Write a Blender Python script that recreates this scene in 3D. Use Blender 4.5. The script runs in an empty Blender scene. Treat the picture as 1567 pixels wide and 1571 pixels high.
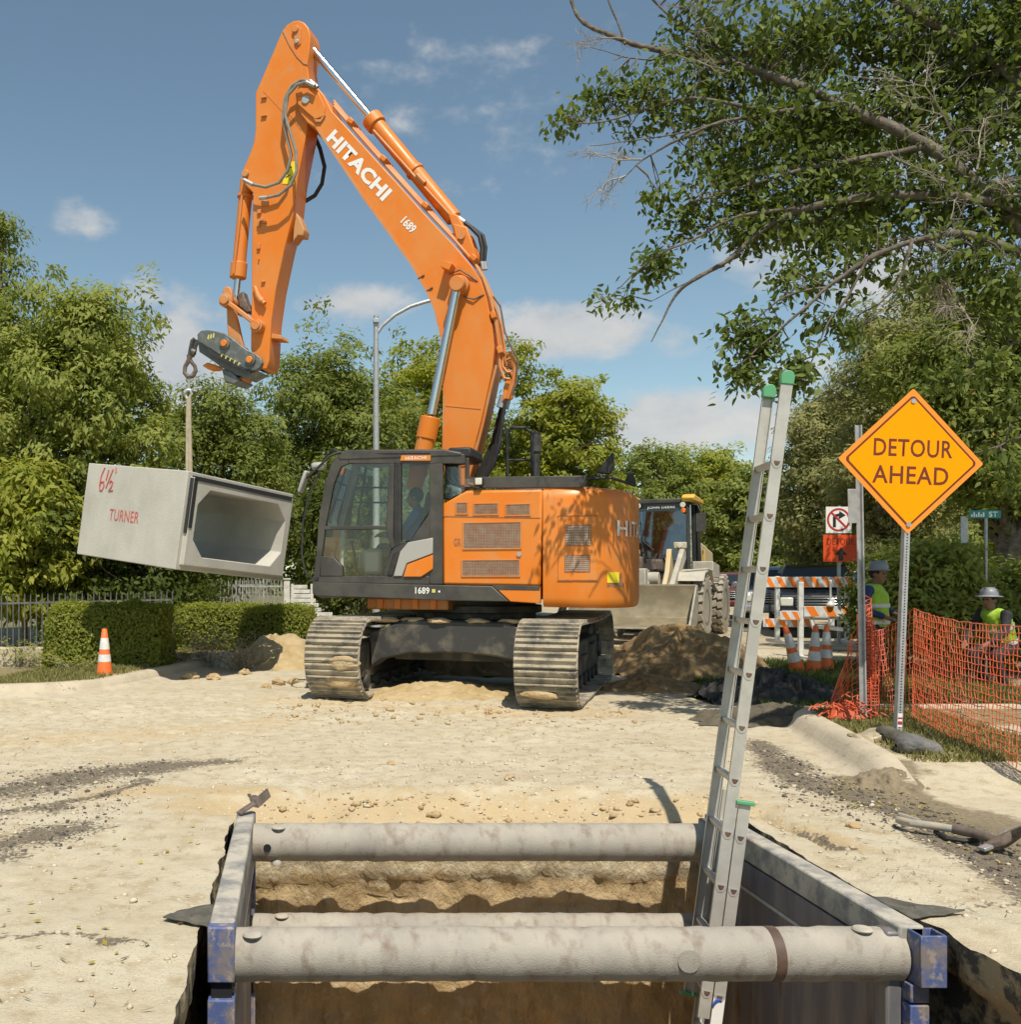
import bpy, bmesh, math, random
import numpy as np
from mathutils import Vector, Matrix, Euler
random.seed(7); rng = np.random.default_rng(11)
R = math.radians
sc = bpy.context.scene
col = sc.collection
# ---------------------------------------------------------------- camera
F = 1571.0; CX = 457.0; HY = 885.0; HC = 1.55      # focal length, principal column, horizon row, eye height
cam = bpy.data.cameras.new('camera'); camo = bpy.data.objects.new('camera', cam); col.objects.link(camo)
camo.location = (0, 0, HC); camo.rotation_euler = (R(90), 0, 0)
cam.sensor_width = 36; cam.lens = 36.0; cam.shift_x = (783.5-CX)/1571; cam.shift_y = (HY-785.5)/1571
cam.clip_start = 0.05; cam.clip_end = 2000
sc.camera = camo
# ---------------------------------------------------------------- light
SUN = Vector((0.19, -1.65, 2.72)).normalized()     # towards the sun: behind the camera, a little right
sl = bpy.data.lights.new('sun', 'SUN'); sl.energy = 4.3; sl.angle = R(0.53); sl.color = (1.0, 0.93, 0.82)
so = bpy.data.objects.new('sun', sl); col.objects.link(so); so.rotation_euler = (-SUN).to_track_quat('-Z', 'Y').to_euler(); so.location = (5, -10, 30)
sc.view_settings.view_transform = 'Standard'; sc.view_settings.look = 'None'; sc.view_settings.gamma = 1; sc.view_settings.use_curve_mapping = False
sc.view_settings.exposure = 0.28

def pdir(px, py): return Vector(((px-CX)/F, 1.0, -(py-HY)/F))
W = bpy.data.worlds.new('World'); sc.world = W; W.use_nodes = True
def world():
    nt = W.node_tree; nt.nodes.clear(); N = nt.nodes.new; L = nt.links.new
    def math_(op, a, b=None, c=None, clamp=False):
        m = N('ShaderNodeMath'); m.operation = op; m.use_clamp = clamp
        for i, q in enumerate((a, b, c)):
            if q is None: continue
            if isinstance(q, (int, float)): m.inputs[i].default_value = q
            else: L(q, m.inputs[i])
        return m.outputs[0]
    def vm(op, a, b):
        m = N('ShaderNodeVectorMath'); m.operation = op
        for i, q in enumerate((a, b)):
            if isinstance(q, (tuple, Vector)): m.inputs[i].default_value = tuple(q)
            else: L(q, m.inputs[i])
        return m
    sky = N('ShaderNodeTexSky'); sky.sky_type = 'NISHITA'; sky.sun_disc = False
    sky.sun_elevation = math.asin(SUN.z); sky.sun_rotation = math.atan2(SUN.x, SUN.y)
    sky.air_density = 0.9; sky.dust_density = 0.4; sky.ozone_density = 1.6; sky.altitude = 200
    tc = N('ShaderNodeTexCoord'); d = tc.outputs['Generated']
    nz = N('ShaderNodeTexNoise'); nz.inputs['Scale'].default_value = 12; nz.inputs['Detail'].default_value = 9; nz.inputs['Roughness'].default_value = .58
    st = vm('MULTIPLY', d, (1, 1, 1.7)); L(st.outputs[0], nz.inputs['Vector'])
    nf = nz.outputs['Fac']
    spots = [(872,505,92,40,1.0),(925,512,60,22,.9),(545,462,66,30,.8),(122,348,42,32,.62),(285,560,75,95,1.05),(225,470,35,40,.75),
             (1010,648,105,40,.95),(720,175,190,70,.30),(850,150,120,60,.30),(1230,640,120,62,.72),(1345,430,90,60,.66),(1190,400,60,40,.6),
             (1050,525,60,22,.42),(330,520,40,60,.8),(690,290,70,26,.36),(1440,180,140,120,.6)]
    acc = None
    for (px, py, rx, ry, amp) in spots:
        c = pdir(px, py); s = c.length; c = c.normalized()
        q = vm('SUBTRACT', d, c); q2 = vm('MULTIPLY', q.outputs[0], (F*s/rx*.8, F*s/rx*.8, F*s/ry*.8))
        ln = N('ShaderNodeVectorMath'); ln.operation = 'LENGTH'; L(q2.outputs[0], ln.inputs[0])
        e = math_('MULTIPLY', ln.outputs['Value'], ln.outputs['Value'])
        e = math_('MULTIPLY_ADD', e, -0.62*amp, amp)
        acc = e if acc is None else math_('MAXIMUM', acc, e)
    # the same small cumulus all round the sky
    n2 = N('ShaderNodeTexNoise'); n2.inputs['Scale'].default_value = 5.5; n2.inputs['Detail'].default_value = 2
    L(vm('MULTIPLY', d, (1, 1, 2.6)).outputs[0], n2.inputs['Vector'])
    sep = N('ShaderNodeSeparateXYZ'); L(d, sep.inputs[0])
    back = math_('MULTIPLY_ADD', n2.outputs['Fac'], 3.2, -1.72)
    front = math_('GREATER_THAN', sep.outputs['Y'], 0.30)
    back = math_('SUBTRACT', back, math_('MULTIPLY', front, 3.0))
    acc = math_('MAXIMUM', acc, back)
    v = math_('MULTIPLY_ADD', nf, 2.3, -1.35)
    v = math_('ADD', v, acc)
    mr = N('ShaderNodeMapRange'); mr.interpolation_type = 'SMOOTHSTEP'; L(v, mr.inputs['Value'])
    mr.inputs['From Min'].default_value = -0.04; mr.inputs['From Max'].default_value = 0.72; mr.inputs['To Max'].default_value = 0.93
    cr = N('ShaderNodeValToRGB'); cr.color_ramp.elements[0].position = .35; cr.color_ramp.elements[1].position = .72
    cr.color_ramp.elements[0].color = (.50, .53, .56, 1); cr.color_ramp.elements[1].color = (.72, .71, .68, 1); L(nf, cr.inputs[0])
    sc_ = vm('SCALE', cr.outputs[0], (0, 0, 0)); sc_.inputs['Scale'].default_value = CLOUD_GAIN
    # slightly hazier, greyer blue
    tint = N('ShaderNodeMix'); tint.data_type = 'RGBA'; tint.blend_type = 'MULTIPLY'; tint.inputs[0].default_value = 1
    L(sky.outputs[0], tint.inputs[6]); tint.inputs[7].default_value = SKY_TINT
    mx = N('ShaderNodeMix'); mx.data_type = 'RGBA'; L(mr.outputs[0], mx.inputs[0]); L(tint.outputs[2], mx.inputs[6]); L(sc_.outputs[0], mx.inputs[7])
    bg = N('ShaderNodeBackground'); bg.inputs['Strength'].default_value = SKY_STRENGTH; L(mx.outputs[2], bg.inputs[0])
    out = N('ShaderNodeOutputWorld'); L(bg.outputs[0], out.inputs[0])
SKY_STRENGTH = 0.122; CLOUD_GAIN = 6.7; SKY_TINT = (1.0, 0.985, 0.81, 1)
world()

# ---------------------------------------------------------------- helpers
def at(px, py, Y): return Vector(((px-CX)/F*Y, Y, HC-(py-HY)/F*Y))
def gnd(px, py, z=0.0):
    Y = (HC-z)*F/(py-HY); return Vector(((px-CX)/F*Y, Y, z))
def frames(pts):
    pts = [Vector(p) for p in pts]; T = []
    for i in range(len(pts)):
        a = pts[max(i-1, 0)]; b = pts[min(i+1, len(pts)-1)]; t = (b-a); T.append(t.normalized() if t.length > 1e-9 else Vector((0, 0, 1)))
    up = Vector((0, 0, 1)) if abs(T[0].z) < .9 else Vector((1, 0, 0))
    u = T[0].cross(up).normalized(); out = []
    for t in T:
        u = (u - t*u.dot(t))
        u = u.normalized() if u.length > 1e-6 else t.orthogonal().normalized()
        out.append((u, t.cross(u)))
    return pts, out
class MB:
    def __init__(s): s.v = []; s.f = []; s.X = None
    def add(s, vs, fs):
        n = len(s.v)
        s.v += [tuple(s.X @ Vector(p)) for p in vs] if s.X else [tuple(p) for p in vs]
        s.f += [tuple(i+n for i in q) for q in fs]; return s
    def box(s, c, d, M=None):
        x, y, z = d[0]/2, d[1]/2, d[2]/2
        P = [Vector((i, j, k)) for i in (-x, x) for j in (-y, y) for k in (-z, z)]
        if M is not None: P = [M @ p for p in P]
        c = Vector(c)
        return s.add([c+p for p in P], [(0,1,3,2),(4,6,7,5),(0,4,5,1),(2,3,7,6),(0,2,6,4),(1,5,7,3)])
    def b2(s, x0, x1, y0, y1, z0, z1): return s.box(((x0+x1)/2,(y0+y1)/2,(z0+z1)/2), (abs(x1-x0),abs(y1-y0),abs(z1-z0)))
    def bar(s, p0, p1, w, h, up=(0,0,1)):
        p0 = Vector(p0); p1 = Vector(p1); t = (p1-p0); L = t.length; t.normalize(); up = Vector(up)
        u = t.cross(up); u = u.normalized() if u.length > 1e-5 else t.orthogonal().normalized(); n = u.cross(t)
        M = Matrix((u, t, n)).transposed()
        return s.box((p0+p1)/2, (w, L, h), M)
    def tube(s, pts, r, n=8, caps=True):
        pts, fr = frames(pts); m = len(pts); rs = r if isinstance(r, (list, tuple)) else [r]*m; V = []
        for p, (u, w), q in zip(pts, fr, rs):
            for k in range(n):
                a = 2*math.pi*k/n; V.append(p+u*(q*math.cos(a))+w*(q*math.sin(a)))
        Fs = [(i*n+k, i*n+(k+1) % n, (i+1)*n+(k+1) % n, (i+1)*n+k) for i in range(m-1) for k in range(n)]
        if caps: Fs += [tuple(range(n-1, -1, -1)), tuple(range((m-1)*n, m*n))]
        return s.add(V, Fs)
    def cyl(s, p0, p1, r0, r1=None, n=14): return s.tube([p0, p1], [r0, r0 if r1 is None else r1], n)
    def prism(s, pts, a, b, axis='y'):
        n = len(pts)
        g = {'y': lambda p, t: (p[0], t, p[1]), 'z': lambda p, t: (p[0], p[1], t), 'x': lambda p, t: (t, p[0], p[1])}[axis]
        V = [g(p, a) for p in pts]+[g(p, b) for p in pts]
        return s.add(V, [tuple(range(n-1, -1, -1)), tuple(range(n, 2*n))]+[(i, (i+1) % n, n+(i+1) % n, n+i) for i in range(n)])
    def loft(s, rings, caps=True):
        n = len(rings[0]); V = [p for r in rings for p in r]
        Fs = [(i*n+k, i*n+(k+1) % n, (i+1)*n+(k+1) % n, (i+1)*n+k) for i in range(len(rings)-1) for k in range(n)]
        if caps: Fs += [tuple(range(n-1, -1, -1)), tuple(range((len(rings)-1)*n, len(rings)*n))]
        return s.add(V, Fs)
    def lathe(s, prof, n=20, M=None):
        rings = [[Vector((r*math.cos(2*math.pi*k/n), r*math.sin(2*math.pi*k/n), z)) for k in range(n)] for r, z in prof]
        if M is not None: rings = [[M @ p for p in q] for q in rings]
        return s.loft(rings)
    def ball(s, c, r, n=10, sq=(1,1,1)):
        c = Vector(c); pr = []
        for i in range(n//2+1):
            a = -math.pi/2+math.pi*i/(n//2); pr.append((max(math.cos(a), 1e-3), math.sin(a)))
        rings = [[c+Vector((r*q*math.cos(2*math.pi*k/n)*sq[0], r*q*math.sin(2*math.pi*k/n)*sq[1], r*z*sq[2])) for k in range(n)] for q, z in pr]
        return s.loft(rings)
    def cap(s, p0, p1, r0, r1, n=10):
        p0 = Vector(p0); p1 = Vector(p1); t = (p1-p0)
        if t.length < 1e-6: return s.ball(p0, r0)
        t.normalize(); pts = []; rs = []
        for a in (80, 50, 20): pts.append(p0-t*(r0*math.sin(R(a)))); rs.append(r0*math.cos(R(a)))
        pts += [p0, p1]; rs += [r0, r1]
        for a in (20, 50, 80): pts.append(p1+t*(r1*math.sin(R(a)))); rs.append(r1*math.cos(R(a)))
        return s.tube(pts, rs, n)
    def mesh(s, name, mat=None, smooth=True, ang=38):
        me = bpy.data.meshes.new(name); me.from_pydata(s.v, [], s.f)
        bm = bmesh.new(); bm.from_mesh(me); bmesh.ops.recalc_face_normals(bm, faces=bm.faces); bm.to_mesh(me); bm.free()
        if mat: me.materials.append(mat)
        if smooth:
            me.polygons.foreach_set('use_smooth', [True]*len(me.polygons)); me.set_sharp_from_angle(angle=R(ang))
        return me
    def build(s, name, mat=None, parent=None, bevel=0, smooth=True, ang=38, seg=2):
        o = link(name, s.mesh(name, mat, smooth, ang), parent)
        if bevel:
            m = o.modifiers.new('bevel', 'BEVEL'); m.width = bevel; m.segments = seg; m.limit_method = 'ANGLE'; m.angle_limit = R(35); m.harden_normals = False
        return o
def link(name, me, parent=None, loc=None, rot=None):
    o = bpy.data.objects.new(name, me); col.objects.link(o)
    if parent is not None: o.parent = parent
    if loc is not None: o.location = loc
    if rot is not None: o.rotation_euler = rot
    return o
def tag(o, label=None, cat=None, group=None, kind=None):
    if label: o['label'] = label
    if cat: o['category'] = cat
    if group: o['group'] = group
    if kind: o['kind'] = kind
    return o
def thing(name, label, cat, loc=(0,0,0), rz=0, group=None):
    o = bpy.data.objects.new(name, None); col.objects.link(o); o.location = loc; o.rotation_euler = (0, 0, rz); o.empty_display_size = .2
    return tag(o, label, cat, group)
def structure(o): o['kind'] = 'structure'; return o
KIDS = {}
def copy_tree(o, parent=None):
    c = o.copy(); col.objects.link(c); c.parent = parent
    for ch in [q for q in col.objects if q.parent == o]: copy_tree(ch, c)
    return c
def mesh_np(name, V, Fq, mat=None, attrs=None, smooth=False):
    me = bpy.data.meshes.new(name); V = np.asarray(V, np.float32); Fq = np.asarray(Fq, np.int32); k = Fq.shape[1]
    me.vertices.add(len(V)); me.vertices.foreach_set('co', V.ravel())
    me.loops.add(Fq.size); me.loops.foreach_set('vertex_index', Fq.ravel())
    me.polygons.add(len(Fq)); me.polygons.foreach_set('loop_start', np.arange(0, Fq.size, k, dtype=np.int32))
    if smooth: me.polygons.foreach_set('use_smooth', np.ones(len(Fq), bool))
    for nme, arr in (attrs or {}).items():
        a = me.attributes.new(nme, 'FLOAT', 'POINT'); a.data.foreach_set('value', np.asarray(arr, np.float32))
    if mat: me.materials.append(mat)
    me.update(calc_edges=True); return me
# numpy value noise
def _h(i, j, k, s):
    n = (i*374761393 + j*668265263 + k*2147483647 + s*144665) & 0xffffffff
    n = ((n ^ (n >> 13))*1274126177) & 0xffffffff
    return ((n ^ (n >> 16)) & 0xffff)/65535.0
def vnoise(x, y, z=None, s=0):
    z = np.zeros_like(x) if z is None else z
    xi, yi, zi = (np.floor(q).astype(np.int64) for q in (x, y, z)); xf, yf, zf = x-xi, y-yi, z-zi
    xf, yf, zf = (q*q*(3-2*q) for q in (xf, yf, zf)); r = 0
    for a in (0, 1):
        for b in (0, 1):
            for c in (0, 1):
                r = r + _h(xi+a, yi+b, zi+c, s)*(xf if a else 1-xf)*(yf if b else 1-yf)*(zf if c else 1-zf)
    return r*2-1
def fbm(x, y, z=None, o=4, s=0):
    r = 0; a = 1.0; t = 0
    for k in range(o):
        f = 2.03**k; r = r + a*vnoise(x*f, y*f, None if z is None else z*f, s+k*17); t += a; a *= .5
    return r/t
def smooth01(t): t = np.clip(t, 0, 1); return t*t*(3-2*t)

# ---------------------------------------------------------------- materials
def NT(name):
    m = bpy.data.materials.new(name); m.use_nodes = True; nt = m.node_tree; nt.nodes.clear(); return m, nt, nt.nodes.new, nt.links.new
def c4(c): return (c[0], c[1], c[2], 1)
def M(name, c, c2=None, scale=4, lo=.42, hi=.62, rough=.6, metal=0, bump=0, bscale=60, c3=None, s3=25, lo3=.6, hi3=.7, stretch=None, detail=7, spec=.5, r2=None, orand=0):
    """principled; colour c broken up by noise patches of c2 and finer flecks of c3, bump from noise"""
    m, nt, N, L = NT(name); b = N('ShaderNodeBsdfPrincipled'); o = N('ShaderNodeOutputMaterial'); L(b.outputs[0], o.inputs[0])
    b.inputs['Roughness'].default_value = rough; b.inputs['Metallic'].default_value = metal; b.inputs['Base Color'].default_value = c4(c); b.inputs['Specular IOR Level'].default_value = spec
    tc = N('ShaderNodeTexCoord'); vec = tc.outputs['Object']
    if stretch:
        mp = N('ShaderNodeMapping'); mp.inputs['Scale'].default_value = stretch; L(vec, mp.inputs[0]); vec = mp.outputs[0]
    if orand:
        oi = N('ShaderNodeObjectInfo'); sv = N('ShaderNodeVectorMath'); sv.operation = 'SCALE'; sv.inputs[0].default_value = (37, 53, 71); L(oi.outputs['Random'], sv.inputs['Scale']); av = N('ShaderNodeVectorMath'); L(vec, av.inputs[0]); L(sv.outputs[0], av.inputs[1]); vec = av.outputs[0]
    cur = None
    def layer(cur, base, cc, sca, lo, hi):
        n = N('ShaderNodeTexNoise'); n.inputs['Scale'].default_value = sca; n.inputs['Detail'].default_value = detail; n.inputs['Roughness'].default_value = .62; L(vec, n.inputs['Vector'])
        mr = N('ShaderNodeMapRange'); mr.inputs['From Min'].default_value = lo; mr.inputs['From Max'].default_value = hi; L(n.outputs['Fac'], mr.inputs['Value'])
        mx = N('ShaderNodeMix'); mx.data_type = 'RGBA'; L(mr.outputs[0], mx.inputs[0])
        if cur is None: mx.inputs[6].default_value = c4(base)
        else: L(cur, mx.inputs[6])
        mx.inputs[7].default_value = c4(cc); return mx.outputs[2], mr.outputs[0]
    if c2 is not None:
        cur, f1 = layer(cur, c, c2, scale, lo, hi)
        if r2 is not None:
            rr = N('ShaderNodeMapRange'); rr.inputs['To Min'].default_value = rough; rr.inputs['To Max'].default_value = r2; L(f1, rr.inputs['Value']); L(rr.outputs[0], b.inputs['Roughness'])
    if c3 is not None: cur, _ = layer(cur, c, c3, s3, lo3, hi3)
    if cur is not None and orand:
        hv = N('ShaderNodeHueSaturation'); L(cur, hv.inputs['Color']); mr = N('ShaderNodeMapRange'); mr.inputs['To Min'].default_value = 1-orand; mr.inputs['To Max'].default_value = 1+orand; L(oi.outputs['Random'], mr.inputs['Value']); L(mr.outputs[0], hv.inputs['Value']); cur = hv.outputs[0]
    if cur is not None: L(cur, b.inputs['Base Color'])
    if bump:
        n = N('ShaderNodeTexNoise'); n.inputs['Scale'].default_value = bscale; n.inputs['Detail'].default_value = 6; L(tc.outputs['Object'], n.inputs['Vector'])
        bp = N('ShaderNodeBump'); bp.inputs['Strength'].default_value = bump; bp.inputs['Distance'].default_value = .02; L(n.outputs['Fac'], bp.inputs['Height']); L(bp.outputs[0], b.inputs['Normal'])
    return m
def glass(name, tint=(.82,.9,.88), fac=.10):
    m, nt, N, L = NT(name); o = N('ShaderNodeOutputMaterial'); t = N('ShaderNodeBsdfTransparent'); t.inputs[0].default_value = c4(tint)
    g = N('ShaderNodeBsdfGlossy'); g.inputs['Roughness'].default_value = .03
    fr = N('ShaderNodeFresnel'); fr.inputs['IOR'].default_value = 1.5; ad = N('ShaderNodeMath'); ad.operation = 'ADD'; L(fr.outputs[0], ad.inputs[0]); ad.inputs[1].default_value = fac-.04
    mx = N('ShaderNodeMixShader'); L(ad.outputs[0], mx.inputs[0]); L(t.outputs[0], mx.inputs[1]); L(g.outputs[0], mx.inputs[2]); L(mx.outputs[0], o.inputs[0]); return m
def leafmat(name, c1, c2, c3=None, trans=.45):
    m, nt, N, L = NT(name); o = N('ShaderNodeOutputMaterial'); at_ = N('ShaderNodeAttribute'); at_.attribute_name = 'tint'
    r = N('ShaderNodeValToRGB'); r.color_ramp.elements[0].color = c4(c1); r.color_ramp.elements[1].color = c4(c2)
    if c3: e = r.color_ramp.elements.new(.965); e.color = c4(c2); r.color_ramp.elements[-1].color = c4(c3)
    L(at_.outputs['Fac'], r.inputs[0])
    p = N('ShaderNodeBsdfPrincipled'); p.inputs['Roughness'].default_value = .6; p.inputs['Specular IOR Level'].default_value = .15; L(r.outputs[0], p.inputs['Base Color'])
    t = N('ShaderNodeBsdfTranslucent'); hv = N('ShaderNodeHueSaturation'); hv.inputs['Value'].default_value = 1.35; hv.inputs['Saturation'].default_value = 1.15; L(r.outputs[0], hv.inputs['Color']); L(hv.outputs[0], t.inputs[0])
    mx = N('ShaderNodeMixShader'); mx.inputs[0].default_value = trans; L(p.outputs[0], mx.inputs[1]); L(t.outputs[0], mx.inputs[2]); L(mx.outputs[0], o.inputs[0]); return m
ORANGE = (.71, .192, .011)
mt = {}
mt['orange'] = M('orange_paint', ORANGE, (.66,.235,.045), scale=1.8, lo=.42, hi=.70, rough=.36, r2=.65, c3=(.52,.27,.11), s3=7, lo3=.56, hi3=.86, stretch=(1,1,.7), detail=10)
mt['orange_dust'] = M('dusty_orange_paint', (.62,.20,.04), (.52,.27,.11), scale=3, rough=.55, c3=(.42,.30,.17), s3=14)
mt['cabgrey'] = M('cab_grey_paint', (.045,.043,.038), (.075,.07,.058), scale=3, rough=.5, c3=(.13,.115,.09), s3=30, lo3=.62, hi3=.8)
mt['black'] = M('black_rubber', (.018,.018,.018), (.035,.033,.03), scale=6, rough=.6)
mt['darksteel'] = M('dark_steel', (.05,.05,.05), (.11,.10,.085), scale=5, rough=.5, metal=.3)
mt['chrome'] = M('chrome_rod', (.62,.64,.66), rough=.24, metal=1)
mt['silver'] = M('silver_paint', (.42,.41,.38), rough=.45, metal=.2)
mt['white'] = M('white_print', (.78,.77,.74), rough=.5)
mt['dustgrille'] = M('dusty_grille', (.42,.36,.29), (.52,.47,.40), scale=7, rough=.8)
mt['grillewire'] = M('grille_wire', (.28,.10,.035), (.30,.20,.12), scale=12, rough=.7)
mt['shoe'] = M('dusty_track_shoe', (.42,.36,.26), (.17,.155,.13), scale=5, lo=.44, hi=.62, orand=.16, rough=.75, metal=.1, c3=(.54,.47,.34), s3=18, bump=.4, bscale=50)
mt['trackframe'] = M('track_frame_paint', (.04,.04,.038), (.19,.165,.12), scale=3, lo=.48, hi=.72, rough=.65)
mt['coupler'] = M('worn_grey_paint', (.12,.13,.125), (.24,.24,.22), scale=7, lo=.48, hi=.70, rough=.5, metal=.2)
mt['yellow'] = M('yellow_sticker', (.85,.68,.02), rough=.5)
mt['paleyellow'] = M('faded_yellow_print', (.60,.53,.16), rough=.6)
mt['lamp'] = M('lamp_lens', (.62,.62,.52), rough=.2)
mt['glass'] = glass('cab_glass', (.93,.955,.935), .05); mt['windscreen'] = glass('loader_windscreen', (.62,.72,.72), .24)
mt['darkglass'] = glass('dark_glass', (.25,.28,.28), .12)
mt['seat'] = M('seat_fabric', (.035,.035,.035), rough=.85)
mt['concrete'] = M('precast_concrete', (.50,.48,.42), (.42,.40,.345), scale=1.8, lo=.42, hi=.66, rough=.85, c3=(.36,.345,.30), s3=26, lo3=.62, hi3=.80, detail=10, stretch=(1,1,.6), bump=.25, bscale=70)
mt['mastic'] = M('black_joint_strip', (.025,.026,.028), rough=.6)
mt['redpaint'] = M('red_spray_paint', (.50,.10,.09), (.50,.30,.27), scale=30, lo=.55, hi=.7, rough=.8)
mt['kerb'] = M('kerb_concrete', (.50,.43,.31), (.42,.36,.26), scale=3, rough=.9, c3=(.31,.265,.19), s3=11, bump=.3, bscale=50)
mt['alu'] = M('aluminium_ladder', (.52,.50,.45), (.44,.42,.37), scale=6, rough=.45, metal=.3, c3=(.38,.34,.27), s3=40, lo3=.6, hi3=.75)
mt['galv'] = M('galvanised_steel', (.45,.46,.46), (.36,.37,.37), scale=14, rough=.5, metal=.45)
mt['green'] = M('green_plastic', (.10,.33,.16), rough=.5)
mt['pipe'] = M('dirty_steel_pipe', (.31,.28,.235), (.41,.37,.30), scale=3.0, lo=.36, hi=.66, rough=.8, c3=(.185,.13,.09), s3=11, lo3=.50, hi3=.78, metal=.05, bump=.2, bscale=140, stretch=(1.2,.8,.8), detail=15)
mt['rust'] = M('rust_stain', (.085,.05,.035), (.15,.09,.06), scale=9, rough=.6)  # stain on the pipe; also painted shade in the rung hollows
mt['shieldtop'] = M('dusty_steel_top', (.46,.42,.34), (.22,.21,.20), scale=6, lo=.42, hi=.60, rough=.75, c3=(.20,.17,.14), s3=14, lo3=.64, hi3=.74, bump=.2)
mt['shieldside'] = M('scraped_steel_panel', (.13,.13,.15), (.25,.23,.205), scale=5, lo=.42, hi=.66, rough=.55, metal=.3, c3=(.12,.075,.05), s3=7, lo3=.58, hi3=.70, stretch=(1,1.3,.22))
mt['shieldblue'] = M('worn_blue_paint', (.07,.105,.25), (.20,.17,.16), scale=8, lo=.46, hi=.60, rough=.65, c3=(.30,.25,.21), s3=24, lo3=.54, hi3=.64)
mt['dark_hole'] = M('dark_interior', (.01,.01,.012), rough=.9)  # near-black colour standing in for the shade inside openings
mt['fabric_black'] = M('black_geotextile', (.028,.028,.026), (.055,.052,.045), scale=8, rough=.85, bump=.3, bscale=90)
mt['fabric_brown'] = M('muddy_geotextile', (.085,.072,.05), (.14,.115,.075), scale=5, rough=.9, bump=.4, bscale=60)
mt['fabric_grey'] = M('grey_geotextile', (.075,.07,.055), (.12,.11,.085), scale=9, rough=.9, bump=.3, bscale=80)
mt['sandbag'] = M('grey_sandbag', (.12,.12,.115), (.19,.185,.17), scale=6, rough=.9, bump=1.0, bscale=22, c3=(.07,.068,.062), s3=20)
mt['net'] = M('orange_plastic_net', (.60,.105,.035), (.50,.13,.06), scale=3, rough=.6)
mt['signorange'] = M('fluorescent_orange_sheeting', (1.0,.325,.0), rough=.6, spec=.1)
mt['signedge'] = M('orange_sign_edge', (.95,.27,.02), rough=.5)
mt['signtext'] = M('brown_sign_ink', (.14,.026,.004), rough=.5)
mt['signred'] = M('red_orange_sheeting', (.70,.075,.012), rough=.5)
mt['blackink'] = M('black_sign_ink', (.02,.02,.02), rough=.5)
mt['redink'] = M('red_sign_ink', (.42,.03,.03), rough=.5)
mt['cone'] = M('orange_cone_plastic', (.85,.16,.025), (.75,.19,.06), scale=9, rough=.5)
mt['coneband'] = M('white_reflective_band', (.72,.72,.70), (.62,.60,.56), scale=20, rough=.4)
mt['barorange'] = M('orange_barricade_sheeting', (.78,.20,.02), rough=.5)
mt['barwhite'] = M('white_barricade_plastic', (.66,.66,.63), (.52,.51,.48), scale=9, rough=.5)
mt['loader'] = M('dusty_yellow_paint', (.62,.45,.19), (.52,.46,.34), scale=3.5, lo=.38, hi=.62, rough=.7)
mt['loaderyellow'] = M('yellow_cab_roof', (.68,.42,.06), rough=.5)
mt['loaderdust'] = M('dust_coated_steel', (.46,.425,.345), (.37,.34,.28), scale=4, rough=.8)
mt['bucket'] = M('worn_bucket_steel', (.20,.165,.10), (.28,.235,.15), scale=2.2, rough=.6, metal=.25)
mt['tyre'] = M('dusty_tyre', (.36,.325,.26), (.29,.26,.21), scale=7, rough=.9)
mt['tyregap'] = M('tyre_groove', (.13,.12,.10), rough=.9)
mt['blacktyre'] = M('black_tyre', (.03,.03,.03), rough=.8)
mt['bark'] = M('grey_bark', (.10,.08,.06), (.19,.16,.125), scale=9, lo=.42, hi=.64, rough=.9, bump=.8, bscale=28, c3=(.07,.055,.045), s3=16)
mt['deadtwig'] = M('dead_twig', (.36,.31,.25), (.26,.225,.18), scale=14, rough=.9)
mt['ironwhite'] = M('weathered_fence_paint', (.40,.40,.37), (.20,.19,.17), scale=6, rough=.7, orand=.25)
mt['ironblack'] = M('black_fence_paint', (.09,.09,.085), (.18,.17,.15), scale=9, rough=.7)
mt['woodwhite'] = M('old_white_boards', (.62,.60,.54), (.46,.44,.38), scale=7, rough=.8)
mt['skin'] = M('skin', (.22,.115,.075), (.19,.095,.06), scale=9, rough=.6)
mt['hivis'] = M('hi_vis_yellow', (.34,.52,.04), (.27,.42,.03), scale=7, rough=.75)
mt['hivisgrey'] = M('reflective_tape', (.55,.55,.53), rough=.35)
mt['denim'] = M('navy_workwear', (.02,.035,.11), (.03,.05,.14), scale=9, rough=.9)
mt['blueshirt'] = M('blue_shirt', (.045,.14,.42), rough=.85)
mt['darkcloth'] = M('dark_clothing', (.02,.02,.023), (.035,.033,.033), scale=9, rough=.9)
mt['boot'] = M('work_boot', (.09,.06,.035), rough=.8)
mt['hat'] = M('grey_hard_hat', (.22,.23,.25), rough=.45)
mt['hair'] = M('dark_hair', (.02,.015,.012), rough=.8)
mt['carblack'] = M('black_car_paint', (.02,.022,.026), rough=.18)
mt['carwhite'] = M('white_car_paint', (.70,.70,.70), rough=.25)
mt['carsilver'] = M('silver_car_paint', (.35,.36,.37), rough=.28, metal=.4)
mt['carred'] = M('dark_red_car_paint', (.12,.025,.025), rough=.25)
mt['teal'] = M('teal_sign_sheeting', (.02,.24,.23), rough=.5)
mt['wood_handle'] = M('worn_handle', (.30,.29,.26), (.40,.33,.24), scale=12, rough=.8)
mt['rustmetal'] = M('rusty_tool_steel', (.12,.085,.065), (.20,.16,.13), scale=14, rough=.7, metal=.2)
mt['clod'] = M('dirt_clod', (.40,.28,.14), (.50,.38,.22), scale=6, rough=.95, bump=.8, bscale=40)
mt['stone'] = M('pale_gravel', (.55,.48,.36), (.44,.35,.23), scale=1.5, rough=.95)
mt['darkstone'] = M('asphalt_crumbs', (.085,.075,.065), (.14,.12,.095), scale=2, rough=.95)

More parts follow.
